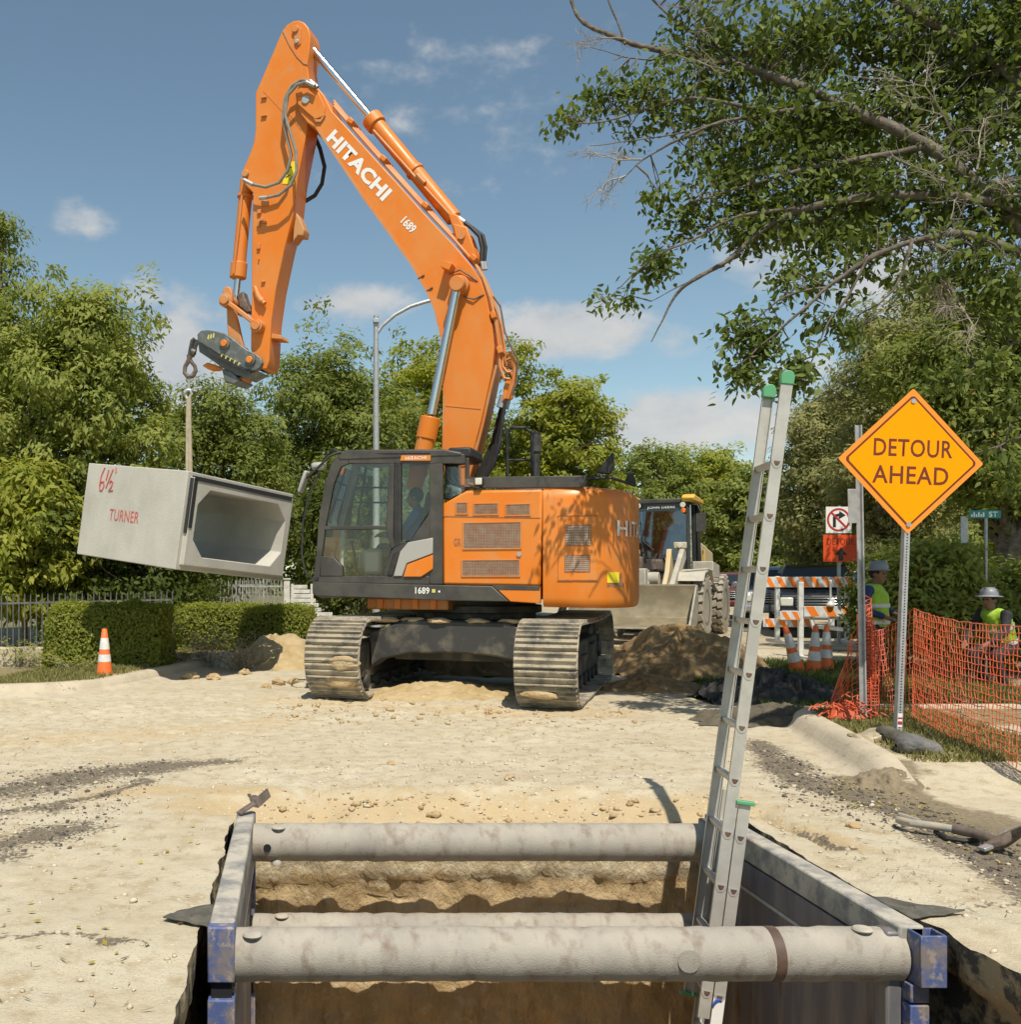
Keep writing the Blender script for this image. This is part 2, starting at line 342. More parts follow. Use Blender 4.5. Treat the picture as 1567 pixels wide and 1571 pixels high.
mt['hosegrey'] = M('dusty_hose', (.20,.19,.165), (.27,.25,.21), scale=9, rough=.7)
mt['strap'] = M('pale_strap', (.42,.36,.25), (.34,.29,.20), scale=12, rough=.9)
mt['labelblue'] = M('label_blue', (.03,.10,.45), rough=.5)
mt['clearbag'] = M('cloudy_bag', (.42,.36,.24), (.30,.23,.13), scale=11, rough=.4)
mt['loaderyellow2'] = M('dusty_yellow_rim', (.62,.46,.20), (.48,.40,.24), scale=6, rough=.7)
mt['bucketedge'] = M('bright_bucket_edge', (.42,.39,.32), (.30,.27,.21), scale=6, rough=.5, metal=.3)
mt['carglass'] = M('car_glass', (.02,.025,.028), rough=.06)
mt['visor'] = M('tinted_visor', (.03,.05,.06), rough=.2)
mt['silt'] = M('grey_brown_silt', (.24,.19,.12), (.17,.135,.085), scale=6, rough=.95, c3=(.33,.27,.18), s3=16, bump=.7, bscale=30)
mt['hedgecore'] = M('dark_hedge_stems', (.035,.04,.015), (.06,.055,.03), scale=12, rough=.95)
mt['pinhead'] = M('dusty_pin_head', (.47,.42,.33), (.36,.32,.26), scale=12, rough=.8)
# lettering: the built-in font turned to flat mesh, fitted to a width and height (metres)
def text_mesh(s, w, h, bold=0.0, depth=.002):
    cu = bpy.data.curves.new('lettering', 'FONT'); cu.body = s; cu.size = 1; cu.extrude = 0; cu.offset = bold; cu.resolution_u = 3
    cu.align_x = 'CENTER'; cu.align_y = 'CENTER'; cu.space_character = 1.06
    o = bpy.data.objects.new('lettering', cu); col.objects.link(o)
    dg = bpy.context.evaluated_depsgraph_get(); me = bpy.data.meshes.new_from_object(o.evaluated_get(dg))
    col.objects.unlink(o); bpy.data.objects.remove(o)
    P = np.empty(len(me.vertices)*3); me.vertices.foreach_get('co', P); P = P.reshape(-1, 3)
    lo = P.min(0); hi = P.max(0); c = (lo+hi)/2
    P[:, 0] = (P[:, 0]-c[0])/(hi[0]-lo[0])*w; P[:, 1] = (P[:, 1]-c[1])/(hi[1]-lo[1])*h
    me.vertices.foreach_set('co', P.ravel().astype(np.float32)); me.update(); return me
def lettering(s, w, h, mat, parent, loc, xdir, ydir, bold=0.0, shear=0):
    """flat print: xdir the reading direction, ydir up the letters"""
    me = text_mesh(s, w, h, bold); me.materials.append(mat); x = Vector(xdir).normalized(); y = Vector(ydir); y = (y-x*y.dot(x)).normalized(); z = x.cross(y)
    y = y+x*shear
    Mx = Matrix((x, y, z)).transposed().to_4x4(); Mx.translation = Vector(loc); me.transform(Mx)
    return link('lettering', me, parent)
# ================================================================ GROUND
HX0, HX1, HY0, HY1, HZ = -.43, 2.83, 2.2, 6.80, -2.4        # the open trench
def seg_d(X, Y, P):
    d = np.full(X.shape, 1e9)
    for (ax, ay), (bx, by) in zip(P[:-1], P[1:]):
        ux, uy = bx-ax, by-ay; t = np.clip(((X-ax)*ux+(Y-ay)*uy)/(ux*ux+uy*uy+1e-9), 0, 1)
        d = np.minimum(d, np.hypot(X-ax-ux*t, Y-ay-uy*t))
    return d
def in_poly(X, Y, P):
    r = np.zeros(X.shape, bool); n = len(P)
    for i in range(n):
        (x0, y0), (x1, y1) = P[i], P[(i+1) % n]
        if y0 == y1: continue
        c = ((y0 > Y) != (y1 > Y)) & (X < (x1-x0)*(Y-y0)/(y1-y0)+x0); r ^= c
    return r
KERB_R = [(4.30,7.45),(4.47,8.0),(4.78,9.2),(5.02,10.2),(5.14,10.62),(5.36,10.95),(5.72,11.12),(6.4,11.16),(8.5,11.2)]
KERB_L = [(-7.0,12.75),(-4.6,13.1),(-3.4,13.45),(-2.72,13.9),(-2.3,15.0),(-1.55,17.6),(-.55,21.0),(2.1,30.0),(12.0,63.0)]
CRACK = [tuple(gnd(px, py)[:2]) for px, py in [(1160,1243),(1200,1262),(1240,1280),(1286,1301)]]
VERGE_R = KERB_R+[(30,11.3),(30,6.2),(5.0,6.6)]
VERGE_L = KERB_L+[(-40,63),(-40,12.4)]
def ground_h(X, Y):
    X = np.asarray(X, float); Y = np.asarray(Y, float)
    fade = smooth01((X+7)/1.2)*smooth01((11-X)/1.2)*smooth01((22-Y)/2.0)*smooth01((Y-2.0)/.3)
    h = .022*fbm(X*.9, Y*.9, o=3, s=3)+.016*fbm(X*3.5, Y*3.5, o=4, s=5)
    lump = smooth01((fbm(X*.5+4, Y*.5, o=2, s=9)+.15)*2.5)                      # churned patches between smooth rolled ones
    churn = lump*smooth01((Y-7.3)/.8)*smooth01((14.5-Y)/2)
    h = h+churn*(.035*np.abs(fbm(X*6, Y*6, o=4, s=21))+.02*fbm(X*15, Y*15, o=3, s=22))
    h = h+.007*fbm(X*22, Y*22, o=2, s=8)
    inx = smooth01((X+.75)/.5)*smooth01((3.15-X)/.5)
    h = h-(.20+.06*fbm(X*1.5, Y*0, o=3, s=30))*smooth01((7.55-Y+.15*fbm(X*2, Y*0, o=2, s=32))/.75)*inx*smooth01((Y-6.60)/.12)
    h = h+.05*np.abs(fbm(X*4, Y*4, o=4, s=31))*inx*smooth01((8.2-Y)/.6)*smooth01((Y-6.7)/.3)
    ck = seg_d(X+.05*fbm(X*6, Y*6, o=3, s=51), Y+.05*fbm(X*6+9, Y*6, o=3, s=52), CRACK); h = h-.07*np.exp(-(ck/.05)**2)
    h = h*fade
    inR = in_poly(X, Y, VERGE_R); inL = in_poly(X, Y, VERGE_L)
    dR = seg_d(X, Y, KERB_R); dL = seg_d(X, Y, KERB_L)
    h = h*(1-.6*(inR | inL))
    h = h+.135*smooth01((dR+.0)/.12)*inR*smooth01((Y-7.15+.12*(X-4.4))/1.0)*smooth01((11-X)/1.5)
    h = h+.125*smooth01((dL)/.15)*inL*smooth01((X+7)/2.2)*smooth01((22-Y)/2.5)*smooth01((X+4.6)/1.2)
    return h
def GZ(x, y): return float(ground_h(np.array([x]), np.array([y]))[0])
def pl(pts): return [tuple(gnd(px, py)[:2]) for px, py in pts]
def ground_masks(X, Y):
    w = .30*fbm(X*1.3, Y*1.3, o=3, s=41); w2 = .16*fbm(X*5, Y*5, o=3, s=42)
    def band(P, r): return np.clip(1.15-(seg_d(X+w, Y+w2, P))/r, 0, 1)
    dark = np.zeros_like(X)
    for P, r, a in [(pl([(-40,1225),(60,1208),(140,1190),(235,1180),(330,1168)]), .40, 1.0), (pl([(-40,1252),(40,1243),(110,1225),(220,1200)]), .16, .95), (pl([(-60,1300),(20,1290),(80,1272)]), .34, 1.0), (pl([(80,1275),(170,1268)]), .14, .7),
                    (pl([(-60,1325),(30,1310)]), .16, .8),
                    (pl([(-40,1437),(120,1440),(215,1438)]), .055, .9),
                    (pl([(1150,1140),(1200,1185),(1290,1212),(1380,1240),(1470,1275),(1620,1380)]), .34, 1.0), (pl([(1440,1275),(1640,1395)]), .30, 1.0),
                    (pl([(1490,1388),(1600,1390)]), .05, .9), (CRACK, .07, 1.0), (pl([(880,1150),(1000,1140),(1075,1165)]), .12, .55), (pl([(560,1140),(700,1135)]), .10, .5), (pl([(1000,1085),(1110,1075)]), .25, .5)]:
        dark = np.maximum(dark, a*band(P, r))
    soil = np.zeros_like(X)
    for P, r, a in [(pl([(330,1235),(480,1225),(700,1228),(1080,1232)]), .55, .9), (pl([(140,1218),(380,1212)]), .30, .9), (pl([(-40,1140),(200,1130),(420,1110)]), .9, .55), (pl([(430,1075),(800,1095),(960,1095)]), .8, .6), (pl([(1160,1245),(1280,1295)]), .22, .85)]:
        soil = np.maximum(soil, a*band(P, r))
    mud = np.zeros_like(X)                                                       # grey-brown silt by the right kerb
    for P, r, a in [(pl([(1330,1200),(1420,1235),(1500,1265),(1640,1330)]), .40, 1.0), (pl([(1340,1205),(1385,1200)]), .34, 1.0)]:
        mud = np.maximum(mud, a*band(P, r))
    inR = in_poly(X, Y, VERGE_R); inL = in_poly(X, Y, VERGE_L); dR = seg_d(X, Y, KERB_R); dL = seg_d(X, Y, KERB_L)
    grass = np.zeros_like(X)
    grass = np.maximum(grass, .75*inR*smooth01((Y-7.7)/.7)*smooth01((1.9-dR)/.7))
    far_r = (Y > 11.3) & (X > 5.2+.02*(Y-11)) ; grass = np.maximum(grass, .85*far_r*smooth01((Y-11.3)/.6)*smooth01((18.5-Y)/1.5)*smooth01((9.2-X)/1.0))
    grass = np.maximum(grass, .8*inL*smooth01((dL-.25)/.3))
    pave = inR*smooth01((dR-1.7)/.35)*(Y < 11.0) + inL*(X < -2.9)*np.exp(-((Y-14.75-.15*(X+4))/.30)**2)*1.0
    return dark, soil, mud, grass, np.clip(pave, 0, 1)
def mat_ground():
    m, nt, N, L = NT('dry_caliche_ground'); o = N('ShaderNodeOutputMaterial'); b = N('ShaderNodeBsdfPrincipled'); L(b.outputs[0], o.inputs[0]); b.inputs['Roughness'].default_value = .95; b.inputs['Specular IOR Level'].default_value = .2
    tc = N('ShaderNodeTexCoord'); V = tc.outputs['Object']
    def noise(s, d=6, r=.6, st=None):
        n = N('ShaderNodeTexNoise'); n.inputs['Scale'].default_value = s; n.inputs['Detail'].default_value = d; n.inputs['Roughness'].default_value = r
        if st:
            mp = N('ShaderNodeMapping'); mp.inputs['Scale'].default_value = st; L(V, mp.inputs[0]); L(mp.outputs[0], n.inputs['Vector'])
        else: L(V, n.inputs['Vector'])
        return n.outputs['Fac']
    def ramp(x, lo, hi, a=0, c=1):
        q = N('ShaderNodeMapRange'); q.inputs['From Min'].default_value = lo; q.inputs['From Max'].default_value = hi; q.inputs['To Min'].default_value = a; q.inputs['To Max'].default_value = c; L(x, q.inputs['Value']); return q.outputs[0]
    def mix(f, a, c):
        q = N('ShaderNodeMix'); q.data_type = 'RGBA'
        if isinstance(f, float): q.inputs[0].default_value = f
        else: L(f, q.inputs[0])
        for i, z in ((6, a), (7, c)):
            if isinstance(z, tuple): q.inputs[i].default_value = c4(z)
            else: L(z, q.inputs[i])
        return q.outputs[2]
    def mth(op, a, c):
        q = N('ShaderNodeMath'); q.operation = op
        for i, z in enumerate((a, c)):
            if isinstance(z, (int, float)): q.inputs[i].default_value = z
            else: L(z, q.inputs[i])
        return q.outputs[0]
    def attr(n):
        a = N('ShaderNodeAttribute'); a.attribute_name = n; return a.outputs['Fac']
    n1 = noise(1.1, 8, .62); n2 = noise(7, 8, .65); n3 = noise(34, 6, .65); n4 = noise(110, 3, .6)
    c = mix(ramp(n1, .40, .62), (.525, .468, .345), (.475, .405, .28))
    c = mix(ramp(n2, .50, .66), c, (.40, .32, .20)); ns = noise(1.7, 10, .72, (.8, 1.7, 1)); c = mix(ramp(ns, .56, .72, 0, .5), c, (.37, .30, .19)); c = mix(ramp(ns, .44, .30, 0, .45), c, (.60, .535, .40))
    c = mix(ramp(n2, .46, .30), c, (.56, .485, .335))
    sn = attr('soil'); c = mix(ramp(mth('ADD', sn, mth('MULTIPLY', mth('SUBTRACT', n2, .5), 1.3)), .25, .8), c, (.485, .375, .22))
    v = N('ShaderNodeTexVoronoi'); v.inputs['Scale'].default_value = 24; L(V, v.inputs['Vector'])
    c = mix(mth('MULTIPLY', ramp(v.outputs['Distance'], .22, .12), ramp(n2, .44, .60)), c, (.64, .57, .43))
    v2 = N('ShaderNodeTexVoronoi'); v2.inputs['Scale'].default_value = 55; L(V, v2.inputs['Vector'])
    c = mix(mth('MULTIPLY', ramp(v2.outputs['Distance'], .22, .10), ramp(n1, .58, .46)), c, (.33, .25, .15))
    c = mix(ramp(n4, .60, .74, 0, .5), c, (.30, .23, .13))
    md = attr('mud'); c = mix(ramp(mth('ADD', md, mth('MULTIPLY', mth('SUBTRACT', n2, .5), 1.2)), .30, .62), c, mix(ramp(n3, .4, .62), (.20, .16, .10), (.275, .225, .15)))
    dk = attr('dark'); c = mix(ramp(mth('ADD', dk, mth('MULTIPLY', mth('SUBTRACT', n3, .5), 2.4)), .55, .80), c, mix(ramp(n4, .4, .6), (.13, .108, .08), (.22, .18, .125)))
    pv = attr('pave'); c = mix(ramp(mth('ADD', pv, mth('MULTIPLY', mth('SUBTRACT', n2, .5), .6)), .45, .6), c, mix(ramp(n3, .4, .65), (.40, .34, .26), (.345, .29, .215)))
    gr = attr('grassm'); c = mix(ramp(mth('ADD', gr, mth('MULTIPLY', mth('SUBTRACT', n2, .5), 1.6)), .40, .70), c, mix(ramp(n3, .38, .62), (.17, .145, .07), (.30, .25, .13)))
    L(c, b.inputs['Base Color'])
    hsum = mth('ADD', mth('MULTIPLY', n3, .6), mth('MULTIPLY', n4, .4))
    bp = N('ShaderNodeBump'); bp.inputs['Strength'].default_value = .55; bp.inputs['Distance'].default_value = .03; L(hsum, bp.inputs['Height']); L(bp.outputs[0], b.inputs['Normal'])
    return m
mt['ground'] = mat_ground()
xs = np.concatenate([np.linspace(-7, HX0, 150), np.linspace(HX0, HX1, 84)[1:], np.linspace(HX1, 11, 190)[1:]])
ys = np.concatenate([np.linspace(2, HY0, 5), np.linspace(HY0, HY1, 118)[1:], np.linspace(HY1, 13.5, 166)[1:], np.linspace(13.5, 22, 110)[1:]])
def Jx(y, s): return .05*fbm(np.asarray(y)*2.5, np.zeros_like(np.asarray(y, float)), o=4, s=s)*smooth01((np.asarray(y)-HY0)/.4)*smooth01((HY1-np.asarray(y))/.4)
def Jy(x, s): return .07*fbm(np.asarray(x)*2.5, np.zeros_like(np.asarray(x, float)), o=4, s=s)*smooth01((np.asarray(x)-HX0)/.3)*smooth01((HX1-np.asarray(x))/.3)
def build_ground():
    Xg, Yg = np.meshgrid(xs, ys); Zg = ground_h(Xg, Yg); mk = ground_masks(Xg, Yg)
    nx = len(xs); ix0 = 149; ix1 = 149+83; iy0 = 4; iy1 = 4+117
    Xp = Xg.copy(); Yp = Yg.copy()
    Xp[iy0:iy1+1, ix0] += Jx(ys[iy0:iy1+1], 61); Xp[iy0:iy1+1, ix1] += Jx(ys[iy0:iy1+1], 62); Yp[iy1, ix0:ix1+1] += Jy(xs[ix0:ix1+1], 63)
    j, i = np.meshgrid(np.arange(len(ys)-1), np.arange(nx-1), indexing='ij')
    keep = ~((i >= ix0) & (i < ix1) & (j >= iy0) & (j < iy1)); i = i[keep]; j = j[keep]
    a = j*nx+i; Fq = np.stack([a, a+1, a+1+nx, a+nx], 1)
    me = mesh_np('ground', np.stack([Xp.ravel(), Yp.ravel(), Zg.ravel()], 1), Fq, mt['ground'], dict(dark=mk[0].ravel(), soil=mk[1].ravel(), mud=mk[2].ravel(), grassm=mk[3].ravel(), pave=mk[4].ravel()), smooth=True)
    structure(link('ground', me))
    # trench walls hang from the same broken edge
    def wall(name, U, top, fn, mat, nz=56, sd=0):
        zz = np.linspace(0, 1, nz)**1.0; Uu, T = np.meshgrid(U, zz); z = top[None, :]*(1-T)+HZ*T
        ptsv = fn(Uu, z, T); me = mesh_np(name, ptsv.reshape(-1, 3), (lambda A: np.stack([A, A+1, A+1+len(U), A+len(U)], 1))((np.arange(nz-1)[:, None]*len(U)+np.arange(len(U)-1)[None, :]).ravel()), mat, smooth=True)
        structure(link(name, me))
    def back(U, z, T):
        edge = smooth01(T*14)
        d = .05*fbm(U*1.3, z*1.3, o=3, s=71)+.030*fbm(U*6, z*3.0, o=4, s=72)+.030*fbm(U*17, z*9, o=4, s=73)
        ledge = .03*smooth01((-.43+.08*fbm(U*2.2, U*0, o=4, s=74)-z)/.05)
        gash = .035*np.exp(-((z+.62+.05*fbm(U*3, U*0, o=3, s=75))/.025)**2)*smooth01(fbm(U*1.7, U*0, o=2, s=76)*3)
        return np.stack([U, HY1+Jy(U, 63)+edge*(d+.04+ledge+gash-.03), z], -1)
    wall('trench_wall', xs[ix0:ix1+1], Zg[iy1, ix0:ix1+1], back, mt['wallcut'])
    def side(x0, sgn, sd):
        def g(U, z, T):
            e = smooth01(T*10); d = .10*fbm(U*2.5, z*3, o=4, s=sd)+.05*np.abs(fbm(U*8, z*8, o=3, s=sd+1)); und = .10*smooth01((-.18-z)/.1)
            return np.stack([x0+Jx(U, 61 if sgn < 0 else 62)+sgn*e*(d+und), U, z], -1)
        return g
    wall('trench_wall', ys[iy0:iy1+1], Zg[iy0:iy1+1, ix0], side(HX0, -1, 81), mt['wallside'], 40)
    wall('trench_wall', ys[iy0:iy1+1], Zg[iy0:iy1+1, ix1], side(HX1, 1, 91), mt['wallside'], 40)
    wall('trench_wall', xs[ix0:ix1+1], Zg[iy0, ix0:ix1+1], lambda U, z, T: np.stack([U, HY0-.08*smooth01(T*6)*(1+fbm(U*3, z*3, o=3, s=95)), z], -1), mt['wallback'], 24)
    fx, fy = np.meshgrid(np.linspace(HX0-.4, HX1+.4, 60), np.linspace(HY0-.3, HY1+.6, 80)); fz = HZ+.10*fbm(fx*1.5, fy*1.5, o=4, s=97)+.05
    A = (np.arange(79)[:, None]*60+np.arange(59)[None, :]).ravel()
    structure(link('trench_floor', mesh_np('trench_floor', np.stack([fx.ravel(), fy.ravel(), fz.ravel()], 1), np.stack([A, A+1, A+61, A+60], 1), mt['wallback'], smooth=True)))
    # far ground: one ring round the detailed sheet
    V = []; Fq = []
    def patch(x0, x1, y0, y1): n = len(V); V.extend([(x0,y0,0),(x1,y0,0),(x1,y1,0),(x0,y1,0)]); Fq.append((n,n+1,n+2,n+3))
    patch(-400,-7,-60,700); patch(11,500,-60,700); patch(-7,11,22,700); patch(-7,11,-60,2)
    structure(link('verge', mesh_np('verge', V, Fq, mt['farground'])))
    # the road surface running away behind the machines
    d0 = Vector((.285, .958)); n0 = Vector((.958, -.285)); p0 = Vector((3.3, 21.4))
    mb = MB(); mb.add([(p0.x-n0.x*3.5, p0.y-n0.y*3.5+1.0, .005), (p0.x+n0.x*10+.5, p0.y-n0.y*10-5.2+0, .005)], [])
    q = [(-.2,22.0),(11.0,22.0),(11.0,13.0),(15.5,17.0),(22.0,36.0),(62,170),(44,176),(12.4,63.5),(2.4,30.0)]
    mb = MB(); mb.add([(x, y, .004) for x, y in [(-.25,22.0),(11.0,22.0),(13.6,20.5),(20.0,36.0),(62,170),(44,176),(12.3,63.0),(2.2,30.0)]], [tuple(range(8))])
    structure(mb.build('road', mt['road']))
def mat_cut():
    # undisturbed clay under a paler crushed-stone base course, boundary at a wavering height
    m, nt, N, L = NT('cut_soil_layers'); o = N('ShaderNodeOutputMaterial'); b = N('ShaderNodeBsdfPrincipled'); L(b.outputs[0], o.inputs[0]); b.inputs['Roughness'].default_value = .95; b.inputs['Specular IOR Level'].default_value = .2
    tc = N('ShaderNodeTexCoord'); sp = N('ShaderNodeSeparateXYZ'); L(tc.outputs['Object'], sp.inputs[0])
    def nz(s, d=8, st=(1,1,1)):
        mp = N('ShaderNodeMapping'); mp.inputs['Scale'].default_value = st; L(tc.outputs['Object'], mp.inputs[0]); n = N('ShaderNodeTexNoise'); n.inputs['Scale'].default_value = s; n.inputs['Detail'].default_value = d; n.inputs['Roughness'].default_value = .65; L(mp.outputs[0], n.inputs['Vector']); return n.outputs['Fac']
    def rmp(x, lo, hi):
        q = N('ShaderNodeMapRange'); q.inputs['From Min'].default_value = lo; q.inputs['From Max'].default_value = hi; L(x, q.inputs['Value']); return q.outputs[0]
    def mix(f, a, c):
        q = N('ShaderNodeMix'); q.data_type = 'RGBA'; L(f, q.inputs[0])
        for i, z in ((6, a), (7, c)):
            if isinstance(z, tuple): q.inputs[i].default_value = c4(z)
            else: L(z, q.inputs[i])
        return q.outputs[2]
    clay = mix(rmp(nz(2.0), .40, .62), (.56,.42,.24), (.45,.325,.165)); clay = mix(rmp(nz(7, 9, (2.2,1,.6)), .54, .70), clay, (.35,.24,.12)); clay = mix(rmp(nz(9), .58, .70), clay, (.60,.50,.33))
    pale = mix(rmp(nz(12), .40, .60), (.60,.52,.36), (.48,.38,.235)); pale = mix(rmp(nz(30), .58, .68), pale, (.34,.25,.14))
    w = N('ShaderNodeMath'); w.operation = 'MULTIPLY_ADD'; L(nz(2.6), w.inputs[0]); w.inputs[1].default_value = .45; L(sp.outputs['Z'], w.inputs[2])
    L(mix(rmp(w.outputs[0], -.245, -.205), clay, pale), b.inputs['Base Color'])
    bp = N('ShaderNodeBump'); bp.inputs['Strength'].default_value = .9; bp.inputs['Distance'].default_value = .03; L(nz(22, 8, (1.4,1,.8)), bp.inputs['Height']); L(bp.outputs[0], b.inputs['Normal']); return m
mt['wallback'] = M('trench_clay', (.50,.345,.16), (.40,.26,.11), scale=2.4, lo=.42, hi=.64, rough=.95, c3=(.50,.40,.24), s3=7, lo3=.56, hi3=.68, bump=.9, bscale=16, stretch=(1,1,1.7))
mt['wallcut'] = mat_cut()
mt['wallside'] = M('broken_road_layers', (.36,.275,.155), (.075,.065,.05), scale=7, lo=.47, hi=.56, rough=.95, c3=(.50,.43,.30), s3=13, lo3=.60, hi3=.68, bump=1.0, bscale=18)
mt['farground'] = M('dry_grass_verge', (.19,.15,.08), (.11,.12,.045), scale=.7, lo=.4, hi=.6, rough=.95, c3=(.27,.22,.13), s3=3)
mt['road'] = M('dusty_road', (.42,.35,.235), (.34,.275,.175), scale=.5, rough=.95, c3=(.47,.405,.29), s3=3, bump=.3, bscale=12)
build_ground()

def sweep(pts, prof, mat, name, zf=None):
    """profile (across, up) swept along a ground polyline; across grows to the right of travel"""
    P = []
    for k in range(len(pts)-1):
        a = Vector(pts[k]); b = Vector(pts[k+1]); n = max(2, int((b-a).length/.22))
        for i in range(n): P.append(a.lerp(b, i/n))
    P.append(Vector(pts[-1]))
    for _ in range(3): P = [P[0]]+[(P[i-1]+P[i]*2+P[i+1])/4 for i in range(1, len(P)-1)]+[P[-1]]
    rings = []
    for i, p in enumerate(P):
        t = (P[min(i+1, len(P)-1)]-P[max(i-1, 0)]).normalized(); nrm = Vector((t.y, -t.x))
        z0 = zf(i/(len(P)-1)) if zf else 0
        rings.append([Vector((p.x+nrm.x*u, p.y+nrm.y*u, v+z0)) for u, v in prof])
    mb = MB(); mb.loft(rings); return mb.build(name, mat, ang=50)
# road | gutter pan, rounded face, top, back
profR = [(-.44,-.03),(-.15,.010),(-.10,.022),(-.06,.06),(-.02,.13),(.03,.165),(.08,.175),(.17,.176),(.185,.16),(.185,-.1),(-.44,-.1)]
tag(sweep(KERB_R, profR, mt['kerb'], 'kerb', lambda t: -.10*(1-min(1, t/.06))), 'rounded concrete kerb turning away to the right below the orange detour sign', 'kerb')
profL = [(.44,-.03),(.16,.03),(.06,.045),(.02,.12),(-.03,.143),(-.15,.147),(-.165,.135),(-.165,-.1),(.44,-.1)]
tag(sweep(KERB_L[:-1], profL, mt['kerb'], 'kerb', lambda t: -.11*(1-min(1, max(0, (t-.07)/.05)))), 'concrete kerb along the left roadside below the clipped hedges', 'kerb')

# loose stones on the ground
def scatter(name, n, areas, smin, smax, mat, seed, hide_hole=True):
    r = np.random.default_rng(seed); ico = bmesh.new(); bmesh.ops.create_icosphere(ico, subdivisions=1, radius=1); iv = np.array([v.co[:] for v in ico.verts]); it = np.array([[v.index for v in f.verts] for f in ico.faces]); ico.free()
    pts = []
    for (poly, w) in areas:
        P = np.array(poly); lo = P.min(0); hi = P.max(0); q = r.uniform(lo, hi, (int(n*w*3), 2)); q = q[in_poly(q[:, 0], q[:, 1], poly)][:int(n*w)]; pts.append(q)
    p = np.concatenate(pts)
    if hide_hole: p = p[~((p[:, 0] > HX0-.06) & (p[:, 0] < HX1+.06) & (p[:, 1] > HY0) & (p[:, 1] < HY1+.08))]
    s = smin*(smax/smin)**(r.random(len(p))**2.6); z = ground_h(p[:, 0], p[:, 1])
    sh = r.uniform(.6, 1.25, (len(p), 1, 3)); sh[:, :, 2] *= .65; jit = 1+.9*(r.random((len(p), len(iv), 1))-.5)
    a = r.uniform(0, 6.28, len(p)); V = iv[None]*sh*jit*s[:, None, None]
    x = V[:, :, 0]*np.cos(a)[:, None]-V[:, :, 1]*np.sin(a)[:, None]; y = V[:, :, 0]*np.sin(a)[:, None]+V[:, :, 1]*np.cos(a)[:, None]
    Vw = np.stack([x+p[:, None, 0], y+p[:, None, 1], V[:, :, 2]+z[:, None]+s[:, None]*.25], -1).reshape(-1, 3)
    Fq = (it[None]+np.arange(len(p))[:, None, None]*len(iv)).reshape(-1, 3)
    return tag(link(name, mesh_np(name, Vw, Fq, mat)), kind='stuff')
scatter('gravel', 5200, [([(-4.5,3.4),(-.45,3.4),(-.45,8.5),(4.2,8.5),(4.6,12.5),(-5,12.5)], .75), ([(2.9,3.2),(4.2,3.2),(4.3,8),(2.9,8)], .12), ([(-.4,7.0),(2.9,7.0),(2.9,8.6),(-.4,8.6)], .2)], .003, .022, mt['stone'], 5)
scatter('asphalt_crumbs', 2600, [(pl([(1150,1135),(1240,1175),(1400,1225),(1640,1330),(1640,1400),(1440,1300),(1200,1225)]), .55), (pl([(-80,1190),(250,1165),(250,1200),(120,1300),(-80,1320)]), .45)], .004, .018, mt['darkstone'], 6)
scatter('dirt_clods', 700, [(pl([(380,1215),(1085,1222),(1085,1250),(380,1250)]), .5), (pl([(430,1070),(980,1090),(1000,1120),(400,1110)]), .5)], .008, .04, mt['clod'], 9)
# ================================================================ EXCAVATOR
XA = R(22); XC = Vector((2.48, 14.27, 0.0)); XM = Matrix.Translation(XC) @ Matrix.Rotation(-XA, 4, 'Z'); XI = XM.inverted()
def E(px, py, off):
    """where a sight line meets the machine's lengthwise plane at local y = off -> local (x, z)"""
    o = XI @ Vector((0, 0, HC)); d = (XI.to_3x3() @ pdir(px, py)); t = (off-o.y)/d.y; p = o+d*t; return (p.x, p.z)
def E3(px, py, off): x, z = E(px, py, off); return Vector((x, off, z))
def EP(pts, off): return [E(px, py, off) for px, py in pts]
ex = thing('excavator', 'orange tracked excavator holding up a concrete box, boom raised over the dirt road', 'excavator', XC, -XA)
def ep(pts, off, d, name, mat, bevel=.012, parent=None, **k):
    mb = MB(); mb.prism(EP(pts, off), off, off+d); return mb.build(name, mat, parent or ex, bevel=bevel, **k)
# ---- tracks
GA, SHW, TR, TL = 1.295, .72, .475, 4.6
def track_path(n):
    L = TL-2*TR; per = 2*L+2*math.pi*TR; out = []
    for k in range(n):
        s = per*k/n
        if s < L: y = L/2-s; z = 2*TR; a = math.pi; z -= .03*math.sin(math.pi*s/L)
        elif s < L+math.pi*TR: q = (s-L)/TR; y = -L/2-TR*math.sin(q); z = TR+TR*math.cos(q); a = math.pi+q
        elif s < 2*L+math.pi*TR: y = -L/2+(s-L-math.pi*TR); z = 0; a = 0
        else: q = (s-2*L-math.pi*TR)/TR; y = L/2+TR*math.sin(q); z = TR-TR*math.cos(q); a = q
        out.append((y, z+.05, a))
    return out
sh = MB(); sh.prism([(-.098,-.012),(.098,-.012),(.102,.006),(.085,.012),(-.085,.012),(-.10,.006)], -SHW/2, SHW/2, 'x')
for q in (-.078, .0, .078): sh.prism([(q-.016,-.008),(q+.016,-.008),(q+.008,-.045),(q-.008,-.045)], -SHW/2+.012, SHW/2-.012, 'x')
for q in (-.12, .12): sh.box((q, 0, .045), (.05, .17, .07))
shoe = sh.mesh('track_shoe', mt['shoe'], smooth=False)
